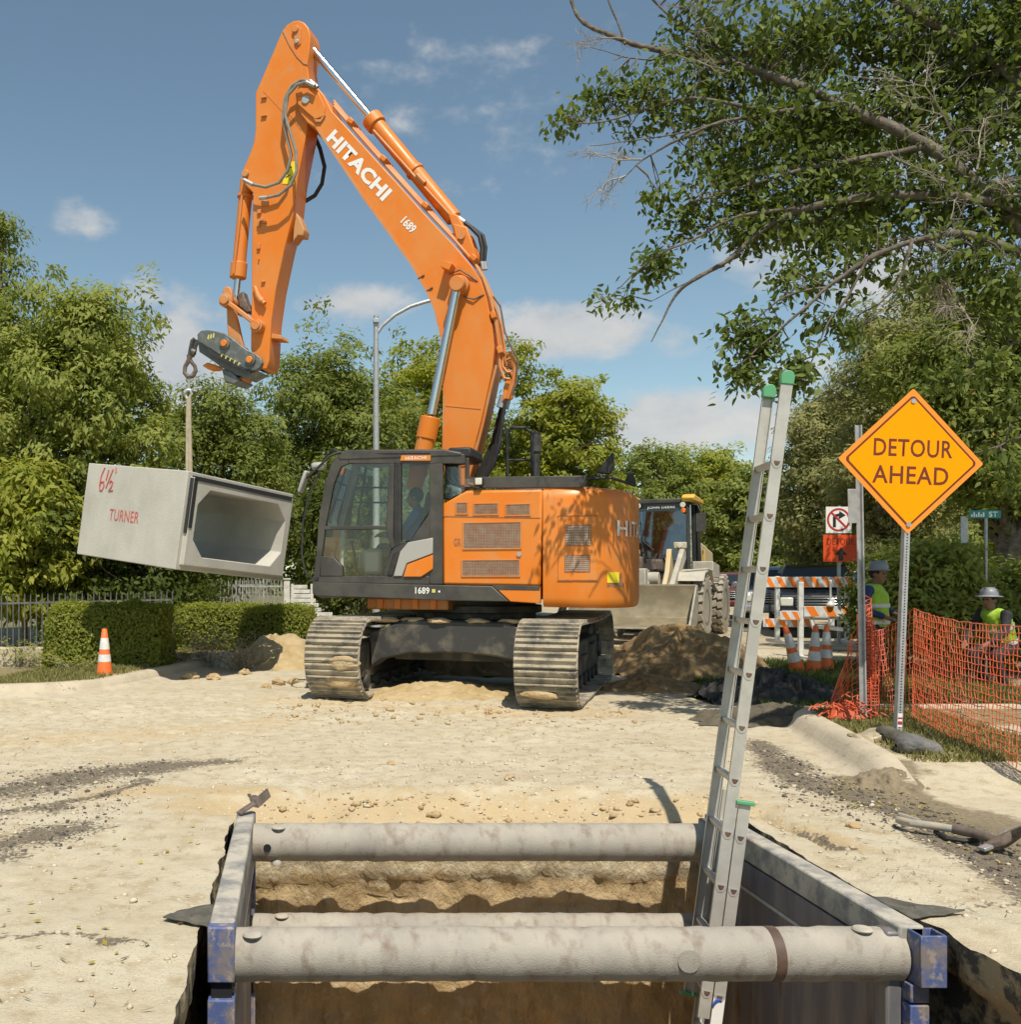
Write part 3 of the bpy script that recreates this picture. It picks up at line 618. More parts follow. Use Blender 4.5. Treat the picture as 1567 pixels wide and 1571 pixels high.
for sx in (-1, 1):
    fr = MB(); x0 = sx*GA
    fr.prism([(-1.75,.24),(1.75,.24),(1.82,.40),(1.6,.70),(-1.6,.70),(-1.82,.40)], x0-.17, x0+.17, 'x')
    t = fr.build('track', mt['trackframe'], ex, bevel=.03)
    pth = track_path(50)
    for k, (y, z, a) in enumerate(pth): link('track_shoe', shoe, t, (x0, y, z), (a, 0, 0))
    for (y, r, nm) in ((-TL/2+TR, .36, 'idler'), (TL/2-TR, .35, 'sprocket')):
        w = MB(); w.cyl((x0-.09, y, TR+.05), (x0+.09, y, TR+.05), r, n=28); w.cyl((x0-.21, y, TR+.05), (x0+.21, y, TR+.05), .17, n=18); w.build(nm, mt['trackframe'], t, bevel=.015)
    for k in range(7):
        y = -1.45+k*.48; w = MB(); w.cyl((x0-.2, y, .19), (x0+.2, y, .19), .09, n=14); w.build('roller', mt['trackframe'], t)
    for y in (-.75, .75): w = MB(); w.cyl((x0-.16, y, .80), (x0+.16, y, .80), .06, n=12); w.build('roller', mt['trackframe'], t)
    g = MB(); g.box((x0+sx*.20, -.2, .50), (.07, .35, .06)); g.box((x0+sx*.20, .9, .62), (.05, .5, .03)); g.build('track_step', mt['trackframe'], t, bevel=.01)
def lump(name, c, s, par, seed):
    bm = bmesh.new(); bmesh.ops.create_icosphere(bm, subdivisions=3, radius=1)
    for v in bm.verts: n_ = 1+.55*float(fbm(np.array([v.co.x*1.6+seed*7]), np.array([v.co.y*1.6]), np.array([v.co.z*1.6]), 4, 51)[0]); v.co = Vector((v.co.x*s[0], v.co.y*s[1], v.co.z*s[2]))*n_
    me = bpy.data.meshes.new(name); bm.to_mesh(me); bm.free(); me.materials.append(mt['clod']); me.polygons.foreach_set('use_smooth', [True]*len(me.polygons)); return link(name, me, par, c)
for i, (x, z, sx_, sz_) in enumerate([(-1.16,.50,.20,.10),(-1.18,.27,.22,.09),(1.22,.20,.2,.05)]): lump('mud_patch', (x, -2.315+(.06 if z < .4 else 0), z), (sx_,.03,sz_), ex, 20+i)
# ---- undercarriage cross frame: arched legs front and rear, swing ring
for off, d in ((-1.35, .30), (1.05, .30)):
    arch = [(-1.10,.36),(-.95,.47),(-.55,.56),(0,.58),(.55,.55),(.95,.45),(1.10,.34),(1.12,.80),(.70,.98),(-.60,1.0),(-1.12,.82)]
    mb = MB(); mb.prism(arch, off, off+d); mb.build('cross_frame', mt['trackframe'], ex, bevel=.025)
mb = MB(); mb.b2(-.85, .85, -1.1, 1.1, .46, .98); mb.cyl((0,0,.98), (0,0,1.26), .82, n=40); mb.build('swing_base', mt['trackframe'], ex, bevel=.02)
mb = MB(); mb.cyl((0,0,1.07), (0,0,1.17), .90, n=60); mb.build('swing_ring', mt['darksteel'], ex, bevel=.01)
for i, (x, y) in enumerate([(-.9,-1.30),(-.55,-1.28),(-.2,-1.33),(.3,-1.30),(.75,-1.28),(-1.25,-1.6),(1.2,-1.5)]):
    lump('dirt_lump', (x, y, .99), (.16,.07,.035), ex, i)
# ---- deck and skirts
mb = MB(); mb.b2(-1.80, 1.12, -1.42, 1.45, 1.27, 1.46); mb.build('deck', mt['cabgrey'], ex, bevel=.02)
ep([(479,893),(678,897.5),(755,899),(781,923),(680,921.5),(486,914.5),(479,911)], -1.53, .10, 'side_skirt', mt['cabgrey'], .012)
ep([(757,899),(829,901),(829,926),(783,923)], -1.52, .10, 'side_skirt', mt['orange'], .01)
ep([(755,897.5),(828,899),(828,906),(762,905)], -1.525, .06, 'skirt_stripe', mt['cabgrey'], .004)
mb = MB(); mb.b2(-1.2, -.1, -1.2, -.3, 1.12, 1.27); mb.build('belly_box', mt['orange_dust'], ex, bevel=.02)
for k in range(4): mb = MB(); mb.b2(-1.05+k*.24, -.97+k*.24, -1.24, -1.2, 1.13, 1.26); mb.build('belly_rib', mt['orange'], ex, bevel=.004)
# ---- engine bay side
side = [(679,773),(716,752.5),(833,750.5),(829,899.5),(679,897)]
ep(side, -1.49, 1.05, 'engine_cover', mt['orange'], .03)
mb = MB(); mb.b2(.42, 1.12, -.43, 1.47, 1.46, 2.52); mb.build('engine_hood', mt['orange'], ex, bevel=.04)
mb = MB(); mb.b2(-1.0, .40, .55, 1.47, 1.46, 2.15); mb.build('fuel_tank', mt['orange'], ex, bevel=.04)
ep([(678.5,791.2),(829,794),(829,795),(678.5,792.4)], -1.496, .02, 'panel_seam', mt['grillewire'], 0)
def grille(px0, px1, py0, py1, nx, ny, off=-1.49, dust=True):
    x0, z1 = E(px0, py0, off); x1, z0 = E(px1, py1, off)
    bk = MB(); bk.b2(x0, x1, off-.004, off+.02, z0, z1); b = bk.build('grille', mt['dustgrille'], ex)
    w = MB(); t = .006
    for i in range(nx+1): x = x0+(x1-x0)*i/nx; w.b2(x-t/2, x+t/2, off-.010, off-.004, z0, z1)
    for i in range(ny+1): z = z0+(z1-z0)*i/ny; w.b2(x0, x1, off-.0125, off-.0102, z-t/2, z+t/2)
    w.build('wire_mesh', mt['grillewire'], b, smooth=False)
    f = MB(); e = .014
    f.b2(x0-e, x1+e, off-.014, off+.01, z1, z1+e); f.b2(x0-e, x1+e, off-.014, off+.01, z0-e, z0); f.b2(x0-e, x0, off-.0142, off+.01, z0, z1); f.b2(x1, x1+e, off-.0142, off+.01, z0, z1)
    f.build('grille_frame', mt['orange_dust'], b, smooth=False)
grille(701,717,772,787.5,8,6); grille(728,764,773.5,788.5,17,7); grille(777,813,774.5,789.5,17,7)
grille(712,799,803,840.5,36,16); grille(710,797,860,883,36,10)
mb = MB(); p = E3(797,850.5,-1.49); mb.cyl((p.x,-1.51,p.z),(p.x,-1.48,p.z),.028,n=14); mb.build('cover_lock', mt['galv'], ex)
lettering('GR', .09, .10, mt['grillewire'], ex, E3(702,832,-1.4935), (1,0,0), (0,0,1), .02)
# ---- counterweight: plan outline swept upwards
CWP = [(1.145,-1.48),(1.35,-1.475),(1.55,-1.455),(1.72,-1.39),(1.87,-1.29),(2.0,-1.15),(2.10,-.98),(2.18,-.78),(2.225,-.55),(2.25,-.28),(2.255,0)]
CWP = [(1.145+(x-1.145)*.91, y) for x, y in CWP]
CW = CWP+[(x, -y) for x, y in CWP[::-1][1:]]
def cw_eval(s):
    for (a, b) in zip(CW[:-1], CW[1:]):
        l = math.hypot(b[0]-a[0], b[1]-a[1])
        if s <= l: t = s/l; n = Vector((b[1]-a[1], -(b[0]-a[0]))).normalized(); return Vector((a[0]+(b[0]-a[0])*t, a[1]+(b[1]-a[1])*t)), n
        s -= l
    return Vector(CW[-1]), Vector((0, 1))
def cw_px(px):
    best = (1e9, 0)
    for k in range(600):
        s = k*.006; p, n = cw_eval(s); w = XM @ Vector((p.x, p.y, 1.8)); q = CX+F*w.x/w.y
        if abs(q-px) < best[0]: best = (abs(q-px), s)
        if q > px: break
    return best[1]
def cwz(s, py):
    p, n = cw_eval(s); w = XM @ Vector((p.x, p.y, 0)); return HC-(py-HY)/F*w.y
mb = MB(); c0 = Vector((1.145, 0))
def ringcw(z, k, dz=.0): return [Vector((c0.x+(x-c0.x)*k, y*(.6+.4*k) if k < .95 else y*k, z-dz*max(0, x-1.1))) for x, y in CW]
mb.loft([ringcw(1.185,.965,.02), ringcw(1.22,.99,.02), ringcw(1.30,1.0,.02), ringcw(2.50,1.0), ringcw(2.585,.99), ringcw(2.62,.96), ringcw(2.635,.90)])
mb.build('counterweight', mt['orange'], ex, ang=50)
def cwpatch(px0, px1, py0, py1, o, mb, n=8):
    s0, s1 = cw_px(px0), cw_px(px1); Vv = []
    for i in range(n+1):
        s = s0+(s1-s0)*i/n; p, nn = cw_eval(s); za = cwz(s, py0); zb = cwz(s, py1)
        for (z, oo) in ((za, -.01), (za, o), (zb, o), (zb, -.01)): Vv.append(Vector((p.x+nn.x*oo, p.y+nn.y*oo, z)))
    rings = [Vv[4*i:4*i+4] for i in range(n+1)]; mb.loft(rings); return mb
mb = MB(); cwpatch(857,916,791.5,890,.010,mb); mb.build('access_door', mt['orange'], ex, bevel=.004)
for a, b in ((791,792.2),(889.5,891)):
    mb = MB(); cwpatch(856,917,a,b,.014,mb); mb.build('door_seam', mt['grillewire'], ex)
for (a, b, c, d) in ((868,905.5,806,836.5),(867,904.5,852,876.5)):
    mb = MB(); cwpatch(a,b,c,d,.013,mb); g = mb.build('grille', mt['dustgrille'], ex); w = MB()
    for k in range(9): q = c+(d-c)*k/8; cwpatch(a,b,q-.5,q+.5,.019,w,4)
    for k in range(13): q = a+(b-a)*k/12; cwpatch(q-.35,q+.35,c,d,.0165,w,1)
    w.build('wire_mesh', mt['grillewire'], g, smooth=False)
mb = MB(); cwpatch(932,950,878,894,.006,mb,3); mb.build('warning_sticker', mt['yellow'], ex)
mb = MB(); cwpatch(950.3,954,879,894,.006,mb,2); cwpatch(931,957,894.6,900,.006,mb,3); mb.build('warning_sticker', mt['grillewire'], ex)
def cw_letters(s_text, px0, total, py, h, mat):
    me = text_mesh(s_text, total, h, .012); me.materials.append(mat); s0 = cw_px(px0)
    bm = bmesh.new(); bm.from_mesh(me); bmesh.ops.triangulate(bm, faces=bm.faces)
    for v in bm.verts:
        s = s0+v.co.x+total/2; p, n = cw_eval(s); z0 = cwz(s0, py); v.co = Vector((p.x+n.x*.012, p.y+n.y*.012, z0+v.co.y))
    bm.to_mesh(me); bm.free(); link('lettering', me, ex)
cw_letters('HITACHI', 946, 1.75, 810, .20, mt['white'])
# black walkway rail on the hood, pads, mirrors
ep([(714,732),(898,729.5),(900,741),(894,748),(714,749)], -1.44, .05, 'hood_rail', mt['cabgrey'], .008)
mb = MB(); mb.b2(.2, 1.75, -1.1, .9, 2.60, 2.67); mb.build('hood_top', mt['cabgrey'], ex, bevel=.02)
mb = MB(); mb.b2(.55, 1.2, -.8, .2, 2.67, 2.74); mb.build('hood_hatch', mt['black'], ex, bevel=.02)
mb = MB(); q = E3(935,712,-.9)
mb.prism(EP([(916,726),(922,716),(941,693),(943,712),(938,728)], -.9), -.92, -.86); mb.build('rear_mirror', mt['black'], ex, bevel=.015)
mb = MB(); mb.prism(EP([(958,742),(962,730),(969,723),(975,734),(976,744)], -.6), -.62, -.52); mb.build('rear_mirror', mt['black'], ex, bevel=.012)
mb = MB(); mb.tube([E3(900,735,-1.0), E3(938,733,-.95), E3(975,745,-.6)], .018, 8); mb.build('mirror_bracket', mt['black'], ex)
# handrail, exhaust, work lamp
mb = MB(); mb.tube([E3(779,742,-.3), E3(779,700,-.3), E3(779,664,-.3), E3(784,656.5,-.3), E3(806,656,-.3), E3(816,664,-.3), E3(817,700,-.3), E3(817,740,-.3)], .022, 8)
mb.tube([E3(779,706,-.3), E3(817,706,-.3)], .017, 8); mb.tube([E3(779,662,.4), E3(779,742,.4)], .02, 8); mb.tube([E3(780,660,-.3), E3(780,661,.4)], .02, 8); mb.build('handrail', mt['black'], ex)
mb = MB(); a = E3(822,738,.0); b = E3(822,694,0); c = E3(822,668,0); mb.cyl(a, b, .055); mb.cyl(b, c, .075); mb.cyl(c, c+Vector((.03,0,.05)), .05); mb.build('exhaust_stack', mt['darksteel'], ex, bevel=.006)
mb = MB(); p = E3(735.5,739,-1.5); mb.box(p, (.10,.09,.10)); mb.build('work_lamp', mt['black'], ex, bevel=.015)
mb = MB(); mb.box(p+Vector((0,-.05,0)), (.085,.02,.085)); mb.build('lamp_lens', mt['lamp'], ex, bevel=.01)
mb = MB(); mb.tube([E3(718,742,-1.45), E3(728,745,-1.46), E3(736,748,-1.46)], .025, 8); mb.box(E3(722,741,-1.42), (.12,.1,.1)); mb.build('lamp_bracket', mt['rustmetal'], ex)
# ---- cab : near side frame, far side frame, roof, panes, seat
CO, CI = -1.52, -.48
def cabpart(pts, name, mat, off=CO, d=.075, bevel=.01, parent=None): return ep(pts, off, d, name, mat, bevel, parent)
cab = MB(); cab.b2(-1.84, -.11, CO+.02, CI, 1.44, 1.52); cab = cab.build('cab', mt['cabgrey'], ex, bevel=.01)
def cp(pts, name, mat=None, off=CO, d=.075, bevel=.008): return ep(pts, off, d, name, mat or mt['cabgrey'], bevel, cab)
FP = [(479.5,893),(485,851),(489,794),(498,744),(508,712),(517,699),(534,694),(535,711),(523,716),(512,742),(499,807),(492,862),(490,893)]
for off in (CO, CI-.075): cp(FP, 'front_pillar', off=off)
for off in (CO, CI-.075):
    cp([(534,694),(690,693),(712,697),(713,711),(535,711)], 'roof_rail', off=off)
    cp([(659,711),(679,711),(679,896),(659,896)], 'rear_pillar', off=off)
cp([(479.5,884),(659,884),(659,896.5),(479,893.5)], 'sill')
cp([(597,711),(604,711),(603,823),(606,838),(600,843),(592,812)], 'door_frame', off=CO-.012, d=.05)
cp([(604,711),(615,711),(615,832),(626,832),(604,842)], 'door_pillar', mt['black'])
cp([(498,807),(592,806),(592,812),(498,813)], 'door_bar', off=CO-.012, d=.05)
cp([(492,853),(512,855),(524,868),(526,884),(491,884)], 'step_panel', off=CO-.005)
# dark lower door body, silver sweep and orange infill behind the door
cp([(606,836),(628,831),(630,828),(656,792),(659,784),(659,884),(588,884),(592,866),(600,846)], 'door_panel', d=.06)
cp([(603.5,884),(614,846),(626,832),(664,825),(664,849),(624,864),(617,884)], 'silver_trim', mt['silver'], off=CO-.022, d=.03)
cp([(618.5,885),(624.5,866),(664,851),(664,873),(646,885)], 'orange_trim', mt['orange'], off=CO-.024, d=.03)
cp([(594,882),(604,848),(613,845),(602,883)], 'door_skirt', mt['black'], off=CO-.014, d=.03)
# roof
mb = MB(); fx, fz = E(520,697,CO); rx, rz = E(705,694,CO)
mb.prism([(fx-.02,fz-.02),(fx+.10,fz+.055),(rx-.2,rz+.05),(rx+.03,rz+.0),(rx+.03,rz-.05),(fx,fz-.08)], CO-.01, CI+.01); mb.build('cab_roof', mt['cabgrey'], cab, bevel=.02)
p = cp([(616,698.5),(661,698.5),(660,706.5),(614,706.5)], 'name_plate', mt['orange'], off=CO-.02, d=.02, bevel=0)
lettering('HITACHI', .27, .042, mt['white'], p, E3(638,702.5,CO-.0225), (1,0,0), (0,0,1), .01)
# rear wall of the cab, with glass
rx0 = E(678,800,CO)[0]
mb = MB(); mb.b2(rx0-.0, rx0+.05, CO+.075, CI-.075, 1.52, 2.28); mb.build('cab_rear_wall', mt['cabgrey'], cab, bevel=.01)
def pane(pts, name='window', off=CO+.03, mat=None): return ep(pts, off, .008, name, mat or mt['glass'], 0, cab)
pane([(535,711),(597,711),(592,807),(499,807),(512,742),(523,716)]); pane([(498,813),(592,812),(600,843),(588,884),(526,884),(524,868),(512,855),(492,853)])
pane([(615,711),(659,711),(659,784),(630,828),(615,832)])
for off in (CI-.045,): pane([(535,711),(659,711),(659,884),(492,884),(499,807),(512,742),(523,716)], off=off)
mb = MB(); x0, z0 = E(679,790,CO); mb.b2(rx0+.02, rx0+.028, CO+.08, CI-.08, 2.28, 3.14); mb.build('window', mt['glass'], cab)
pane([(679,711),(712,711),(712,752),(679,772)], off=-1.30); mb = MB(); mb.b2(rx0+.03,rx0+.33,-1.33,-.6,3.06,3.20); mb.build('cab_roof', mt['black'], cab, bevel=.03)
mb = MB(); mb.b2(rx0+.25,rx0+.30,-1.33,-1.28,2.5,3.06); mb.build('rear_pillar', mt['cabgrey'], cab, bevel=.01)
mb = MB(); zz = [E(490,893,CO), E(489,794,CO), E(508,712,CO)]
mb.add([(zz[0][0],CO+.08,zz[0][1]),(zz[1][0],CO+.08,zz[1][1]),(zz[2][0],CO+.08,zz[2][1]),(zz[2][0],CI-.08,zz[2][1]),(zz[1][0],CI-.08,zz[1][1]),(zz[0][0],CI-.08,zz[0][1])],[(0,1,4,5),(1,2,3,4)]); mb.build('windscreen', mt['glass'], cab)
# seat, console, levers, far side window bar
def bx(name, px, py, off, d, mat, bevel=.03): mb = MB(); mb.box(E3(px, py, off), d); return mb.build(name, mt[mat], cab, bevel=bevel)
seat = MB(); sx, sz = E(632,872,-1.0); seat.prism([(sx-.32,sz-.02),(sx+.16,sz-.02),(sx+.20,sz+.06),(sx+.34,sz+.72),(sx+.36,sz+.98),(sx+.26,sz+1.0),(sx+.20,sz+.74),(sx+.06,sz+.14),(sx-.34,sz+.13)], -1.24, -.76); seat.build('seat', mt['seat'], cab, bevel=.04)
bx('seat_base', 632, 878, -1.0, (.4,.4,.25), 'seat'); bx('console', 570, 858, -.75, (.34,.16,.30), 'silver'); bx('console', 604, 850, -1.28, (.4,.10,.12), 'black'); bx('monitor', 540, 818, -.7, (.10,.22,.16), 'black')
bx('yellow_lever', 545, 845.5, -1.15, (.20,.02,.03), 'yellow', .004)
mb = MB(); mb.tube([E3(548,880,-1.2), E3(544,850,-1.18), E3(540,835,-1.18)], .016, 8); mb.tube([E3(565,882,-.9), E3(562,846,-.9)], .016, 8); mb.ball(E3(540,832,-1.18), .035); mb.ball(E3(562,843,-.9), .035); mb.build('control_lever', mt['black'], cab)
bx('floor_box', 573, 862, -1.3, (.26,.16,.34), 'silver', .05)
mb = MB(); mb.tube([E3(546,711,CI-.07), E3(530,807,CI-.07)], .06, 4); mb.build('far_pillar', mt['cabgrey'], cab)
for (a, b) in (((562,711),(548,807)),((547,748),(597,748)),((545,771),(594,771))): mb = MB(); mb.tube([E3(a[0],a[1],CI-.06),E3(b[0],b[1],CI-.06)], .014, 6); mb.build('window_bar', mt['black'], cab)
# mirrors, roof lamps, front guard wire
mb = MB(); mb.box(E3(466,739,-1.62), (.05,.16,.30), Matrix.Rotation(.35,3,'Y')); mb.build('side_mirror', mt['silver'], cab, bevel=.03)
mb = MB(); mb.box(E3(489,715,-1.50), (.20,.12,.10)); mb.build('roof_lamp', mt['silver'], cab, bevel=.04)
mb = MB(); mb.tube([E3(540,695,-1.45), E3(520,694,-1.5), E3(505,700,-1.55), E3(480,725,-1.6), E3(468,735,-1.62)], .016, 8); mb.tube([E3(524,696,-1.4), E3(512,690,-1.3), E3(500,702,-1.2)], .02, 8); mb.build('mirror_arm', mt['black'], cab)
mb = MB(); mb.tube([E3(491,722,-1.62), E3(474,760,-1.62), E3(465,800,-1.62), E3(463,850,-1.62), E3(468,878,-1.62), E3(478,888,-1.58)], .014, 8); mb.build('guard_rail', mt['black'], cab)
mb = MB(); mb.tube([E3(549,697,-1.5), E3(590,695.5,-1.52), E3(660,695,-1.52)], .018, 8); mb.build('gutter', mt['black'], cab)
lettering('1689', .185, .085, mt['white'], ex, E3(648,906,-1.5325), (1,0,-.02), (0,0,1), .02)
mb = MB(); x, z = E(665.5,906.5,-1.532); mb.b2(x-.022,x+.022,-1.536,-1.53,z-.022,z+.022); mb.build('warning_sticker', mt['paleyellow'], ex)
mb = MB(); x, z = E(674,907.5,-1.532); mb.b2(x-.012,x+.012,-1.536,-1.53,z-.012,z+.012); mb.build('warning_sticker', mt['white'], ex)

# ---- boom
BO = -.30
BP = [(468,124),(459,131),(453,144),(455,160),(462,176),(471,188),(484,196.5),(522,253),(560,309),(598,361),(633,411),(645,430),(656,452),(665,473),(672,497),(677,522),(679.5,555),(680,587),(679,640),(678.5,700),(684,748),(712,750),(727,689),(739,643),(750,593),(756,563),(758.5,531),(755,499),(747,458),(738,429),(724,408),(697,376),(661,338),(612,283),(560,226),(525,187),(509,170),(497,146),(483,129)]
mb = MB(); mb.prism(EP(BP, BO), BO, BO+.60); boom = mb.build('boom', mt['orange'], ex, bevel=.012)
def bp_(pts, name, mat, off=BO-.02, d=.022, bevel=.004): return ep(pts, off, d, name, mat, bevel, boom)
# edge flanges, weld seams, bracket and tip boss
bp_([(484,196.5),(560,309),(598,361),(633,411),(656,452),(665,473),(677,522),(680,587),(678.5,690),(682,690),(683.5,587),(680.5,521),(668.5,471.5),(659.5,450),(636.5,408.5),(601,358.5),(563,306.5),(487,194)], 'flange', mt['orange_dust'], BO-.012, .014, 0)
bp_([(684,621.5),(738,626.5),(738,628),(684,623)], 'weld_seam', mt['orange_dust'], BO-.006, .008, 0)
bp_([(454,142),(458,132),(467,126),(480,130),(489,142),(499,164),(497,178),(483,183),(470,172),(457,160)], 'tip_boss', mt['orange'], BO-.035, .04, .01)
mb = MB(); p = E3(470.5,155,BO); mb.cyl((p.x,BO-.055,p.z),(p.x,BO+.66,p.z),.062,n=20); mb.build('pin', mt['galv'], boom, bevel=.008)
p = E3(461,145,BO); mb = MB(); mb.cyl((p.x,BO-.05,p.z),(p.x,BO,p.z),.045,n=14); mb.build('pin', mt['orange_dust'], boom)
bp_([(478,178),(484,187),(492,187),(499,176),(497,174),(491,183),(485,183),(480,176)], 'bracket', mt['orange_dust'], BO-.03, .03)
bp_([(680,399),(694,404),(689,414),(676,409)], 'step_bracket', mt['orange'], BO-.20, .20)
for q in (((641,428),(651,422)),((655,446),(664,441))): mb = MB(); mb.tube([E3(*q[0],BO-.01),E3(*q[1],BO-.01)], .012, 6); mb.build('wire_clip', mt['rustmetal'], boom)
def along(s, a, b, w, h, bold=.02, mat='white'):
    A = E3(*a, BO-.005); B = E3(*b, BO-.005); x = (B-A).normalized(); y = Vector((0,1,0)).cross(x)*-1
    lettering(s, w if w else (B-A).length, h, mt[mat], boom, (A+B)/2, x, y if y.z > 0 else -y, bold)
along('HITACHI', (506.5,206), (594.5,301), 0, .205, .045)
along('1689', (618.5,336), (635.5,353.5), 0, .125, .03)
# foot access plate
bp_([(694,687),(723,687),(723,694),(718,712),(712,716),(694,716)], 'access_plate', mt['orange'], BO-.012, .014)
# boom cylinder, one each side
for off in (BO-.17, .47):
    mb = MB(); mb.cyl(E3(702,437,off), E3(662,636,off), .062, n=18); mb.build('cylinder_rod', mt['chrome'], boom)
    mb = MB(); a = E3(661,640,off); b = E3(636,752,off); mb.cyl(a, b, .125, n=20); mb.cyl(a, a.lerp(b,.30), .14, n=20); mb.build('boom_cylinder', mt['orange'], boom, bevel=.012)
    mb = MB(); p = E3(703,437,off); mb.cyl((p.x,off-.10,p.z),(p.x,off+.09,p.z),.105,n=20); mb.build('cylinder_eye', mt['orange_dust'], boom, bevel=.01)
mb = MB(); p = E3(705,437,BO-.1); mb.cyl((p.x,BO-.12,p.z),(p.x,BO+.72,p.z),.13,n=20); mb.build('pin_boss', mt['orange_dust'], boom, bevel=.01)
mb = MB(); mb.tube([E3(650,652,BO-.27), E3(646,672,BO-.28), E3(640,700,BO-.28)], .02, 8); mb.build('cylinder_pipe', mt['orange_dust'], boom)
# arm cylinder on top of the boom
mb = MB(); mb.cyl(E3(468,62,0), E3(572,184,0), .055, n=18); mb.build('cylinder_rod', mt['chrome'], boom)
mb = MB(); a = E3(569,181,0); b = E3(697,336,0); mb.cyl(a, b, .115, n=22); mb.cyl(a, a.lerp(b,.08), .15, n=22); mb.cyl(a.lerp(b,.52), a.lerp(b,.55), .135, n=22); mb.build('arm_cylinder', mt['orange'], boom, bevel=.012)
mb = MB(); mb.prism(EP([(690,330),(706,334),(722,362),(724,378),(714,384),(703,372)],0), -.14, .14); mb.prism(EP([(700,350),(722,355),(738,402),(726,408),(706,384)],0), -.22, -.15); mb.prism(EP([(700,350),(722,355),(738,402),(726,408),(706,384)],0), .15, .22); mb.build('cylinder_lug', mt['orange'], boom, bevel=.02)
mb = MB(); p = E3(714,370,0); mb.cyl((p.x,-.26,p.z),(p.x,.26,p.z),.05,n=14); mb.build('pin', mt['orange_dust'], boom)
mb = MB(); mb.tube([E3(573,200,-.10), E3(618,250,-.13), E3(640,275,-.13), E3(700,340,-.10)], .02, 8); mb.tube([E3(640,268,-.14), E3(652,281,-.14)], .035, 8); mb.build('cylinder_pipe', mt['orange_dust'], boom)
# hydraulic pipes along the top edge
def edge_off(k): return [(512,166-k),(530,186-k*.8),(565,226-k*.8),(615,282-k*.8),(662,333-k*.7),(700,373-k*.6),(727,403-k*.4),(741+k*.2,427),(751+k*.6,458),(759+k*.9,500),(763+k,532)]
for i, (k, off) in enumerate(((3,-.27),(7,-.20),(11,-.12),(6,-.02),(8,.10))):
    mb = MB(); mb.tube([E3(x, y, off) for x, y in edge_off(k)]+[E3(764+k,562,off), E3(770+k*1.2,580-i*9,off), E3(783+i,582-i*11,off)], .022, 8); mb.build('hydraulic_pipe', mt['orange_dust'], boom)
for (x, y) in ((540,192),(590,249),(654,320),(727,400),(757,487),(767,540)): mb = MB(); c = E3(x+3, y, -.16); mb.box(c, (.10,.34,.07), Matrix.Rotation(R(45 if y < 420 else 75),3,'Y')); mb.build('pipe_clamp', mt['orange'], boom, bevel=.01)
mb = MB()
for i in range(4): o_ = -.24+i*.11; mb.tube([E3(783-i*2,540+i*14,o_), E3(791,560+i*10,o_), E3(788-i*2,585+i*4,o_), E3(779,612+i*2,o_)], .028, 8)
mb.build('hose_elbow', mt['orange_dust'], boom)
mb = MB()
for i in range(4): mb.prism(EP([(775+i*2,585),(790,580),(786,612),(770+i,616)], -.22+i*.1), -.22+i*.1, -.16+i*.1)
mb.build('manifold', mt['orange'], boom, bevel=.01)
for i in range(7):
    o_ = -.26+i*.085; mb = MB(); mb.tube([E3(776-i*.5,612,o_), E3(772-i*1.2,640,o_), E3(767-i*2.0,680,o_), E3(757-i*3.0,715,o_-.02), E3(742-i*3.2,738,o_), E3(722-i*2,746,o_)], .024, 8); mb.build('hose', mt['black'], boom)
mb = MB(); mb.cyl(E3(776,608,-.12), E3(771,626,-.12), .085, n=12); mb.build('hose_coupling', mt['galv'], boom)
mb = MB(); mb.tube([E3(757,455,-.28), E3(768,470,-.28), E3(775,510,-.28), E3(786,535,-.3), E3(795,552,-.3), E3(793,585,-.3), E3(786,606,-.28)], .014, 6); mb.tube([E3(690,420,-.32), E3(706,414,-.33), E3(722,424,-.32), E3(733,432,-.3)], .012, 6); mb.tube([E3(712,455,-.32), E3(727,459,-.33), E3(743,452,-.3)], .012, 6); mb.build('wire_loom', mt['rustmetal'], boom)
for o_ in (-.06, .08):
    mb = MB(); mb.tube([E3(708,338,o_), E3(722,348,o_), E3(738+o_*40,362,o_), E3(742+o_*40,380,o_), E3(740+o_*30,408,o_)], .028, 8); mb.build('hose', mt['black'], boom)
    for a, b in ((E3(703,334,o_), E3(713,341,o_)), (E3(741+o_*30,402,o_), E3(743+o_*30,414,o_))): mb = MB(); mb.tube([a, b], .034, 8); mb.build('hose_coupling', mt['galv'], boom)
for o_ in (-.25, -.1): mb = MB(); mb.tube([E3(735,643,o_), E3(728,690,o_), E3(716,738,o_)], .02, 8); mb.tube([E3(762,560,o_), E3(752,600,o_), E3(741,650,o_), E3(728,700,o_), E3(716,742,o_)], .022, 8); mb.build('hydraulic_pipe', mt['orange_dust'], boom)

# ---- arm (stick), link work, coupler
AO = -.21
AP = [(458,31),(449,32.5),(440,38),(432,49),(412,96),(392,142),(391.5,199),(389.5,217),(383,236),(373.5,258),(371,270),(376,284),(388,296),(386.5,360),(386,420),(385.2,470),(384.5,535),(390,556),(400,566),(409,566),(413,552),(414,525),(416,492),(423,443),(436,382),(450,326),(456,275),(470,204),(476,160),(474,120),(471,97),(474.5,78),(476,55),(473,42),(466,34)]
mb = MB(); mb.prism(EP(AP, AO), AO, AO+.42); arm = mb.build('arm', mt['orange'], ex, bevel=.015)
def ap_(pts, name, mat, off=AO-.02, d=.022, bevel=.004): return ep(pts, off, d, name, mat, bevel, arm)
ap_([(433,47.5),(436,44),(448,66),(458,84),(470,94),(472,99),(466,98),(455,87),(444,70)], 'weld_rib', mt['orange_dust'], AO-.012, .014, 0)
ap_([(449,40),(456,38),(462,44),(461,66),(456,71),(451,67),(451,52)], 'pin_keeper', mt['orange_dust'])
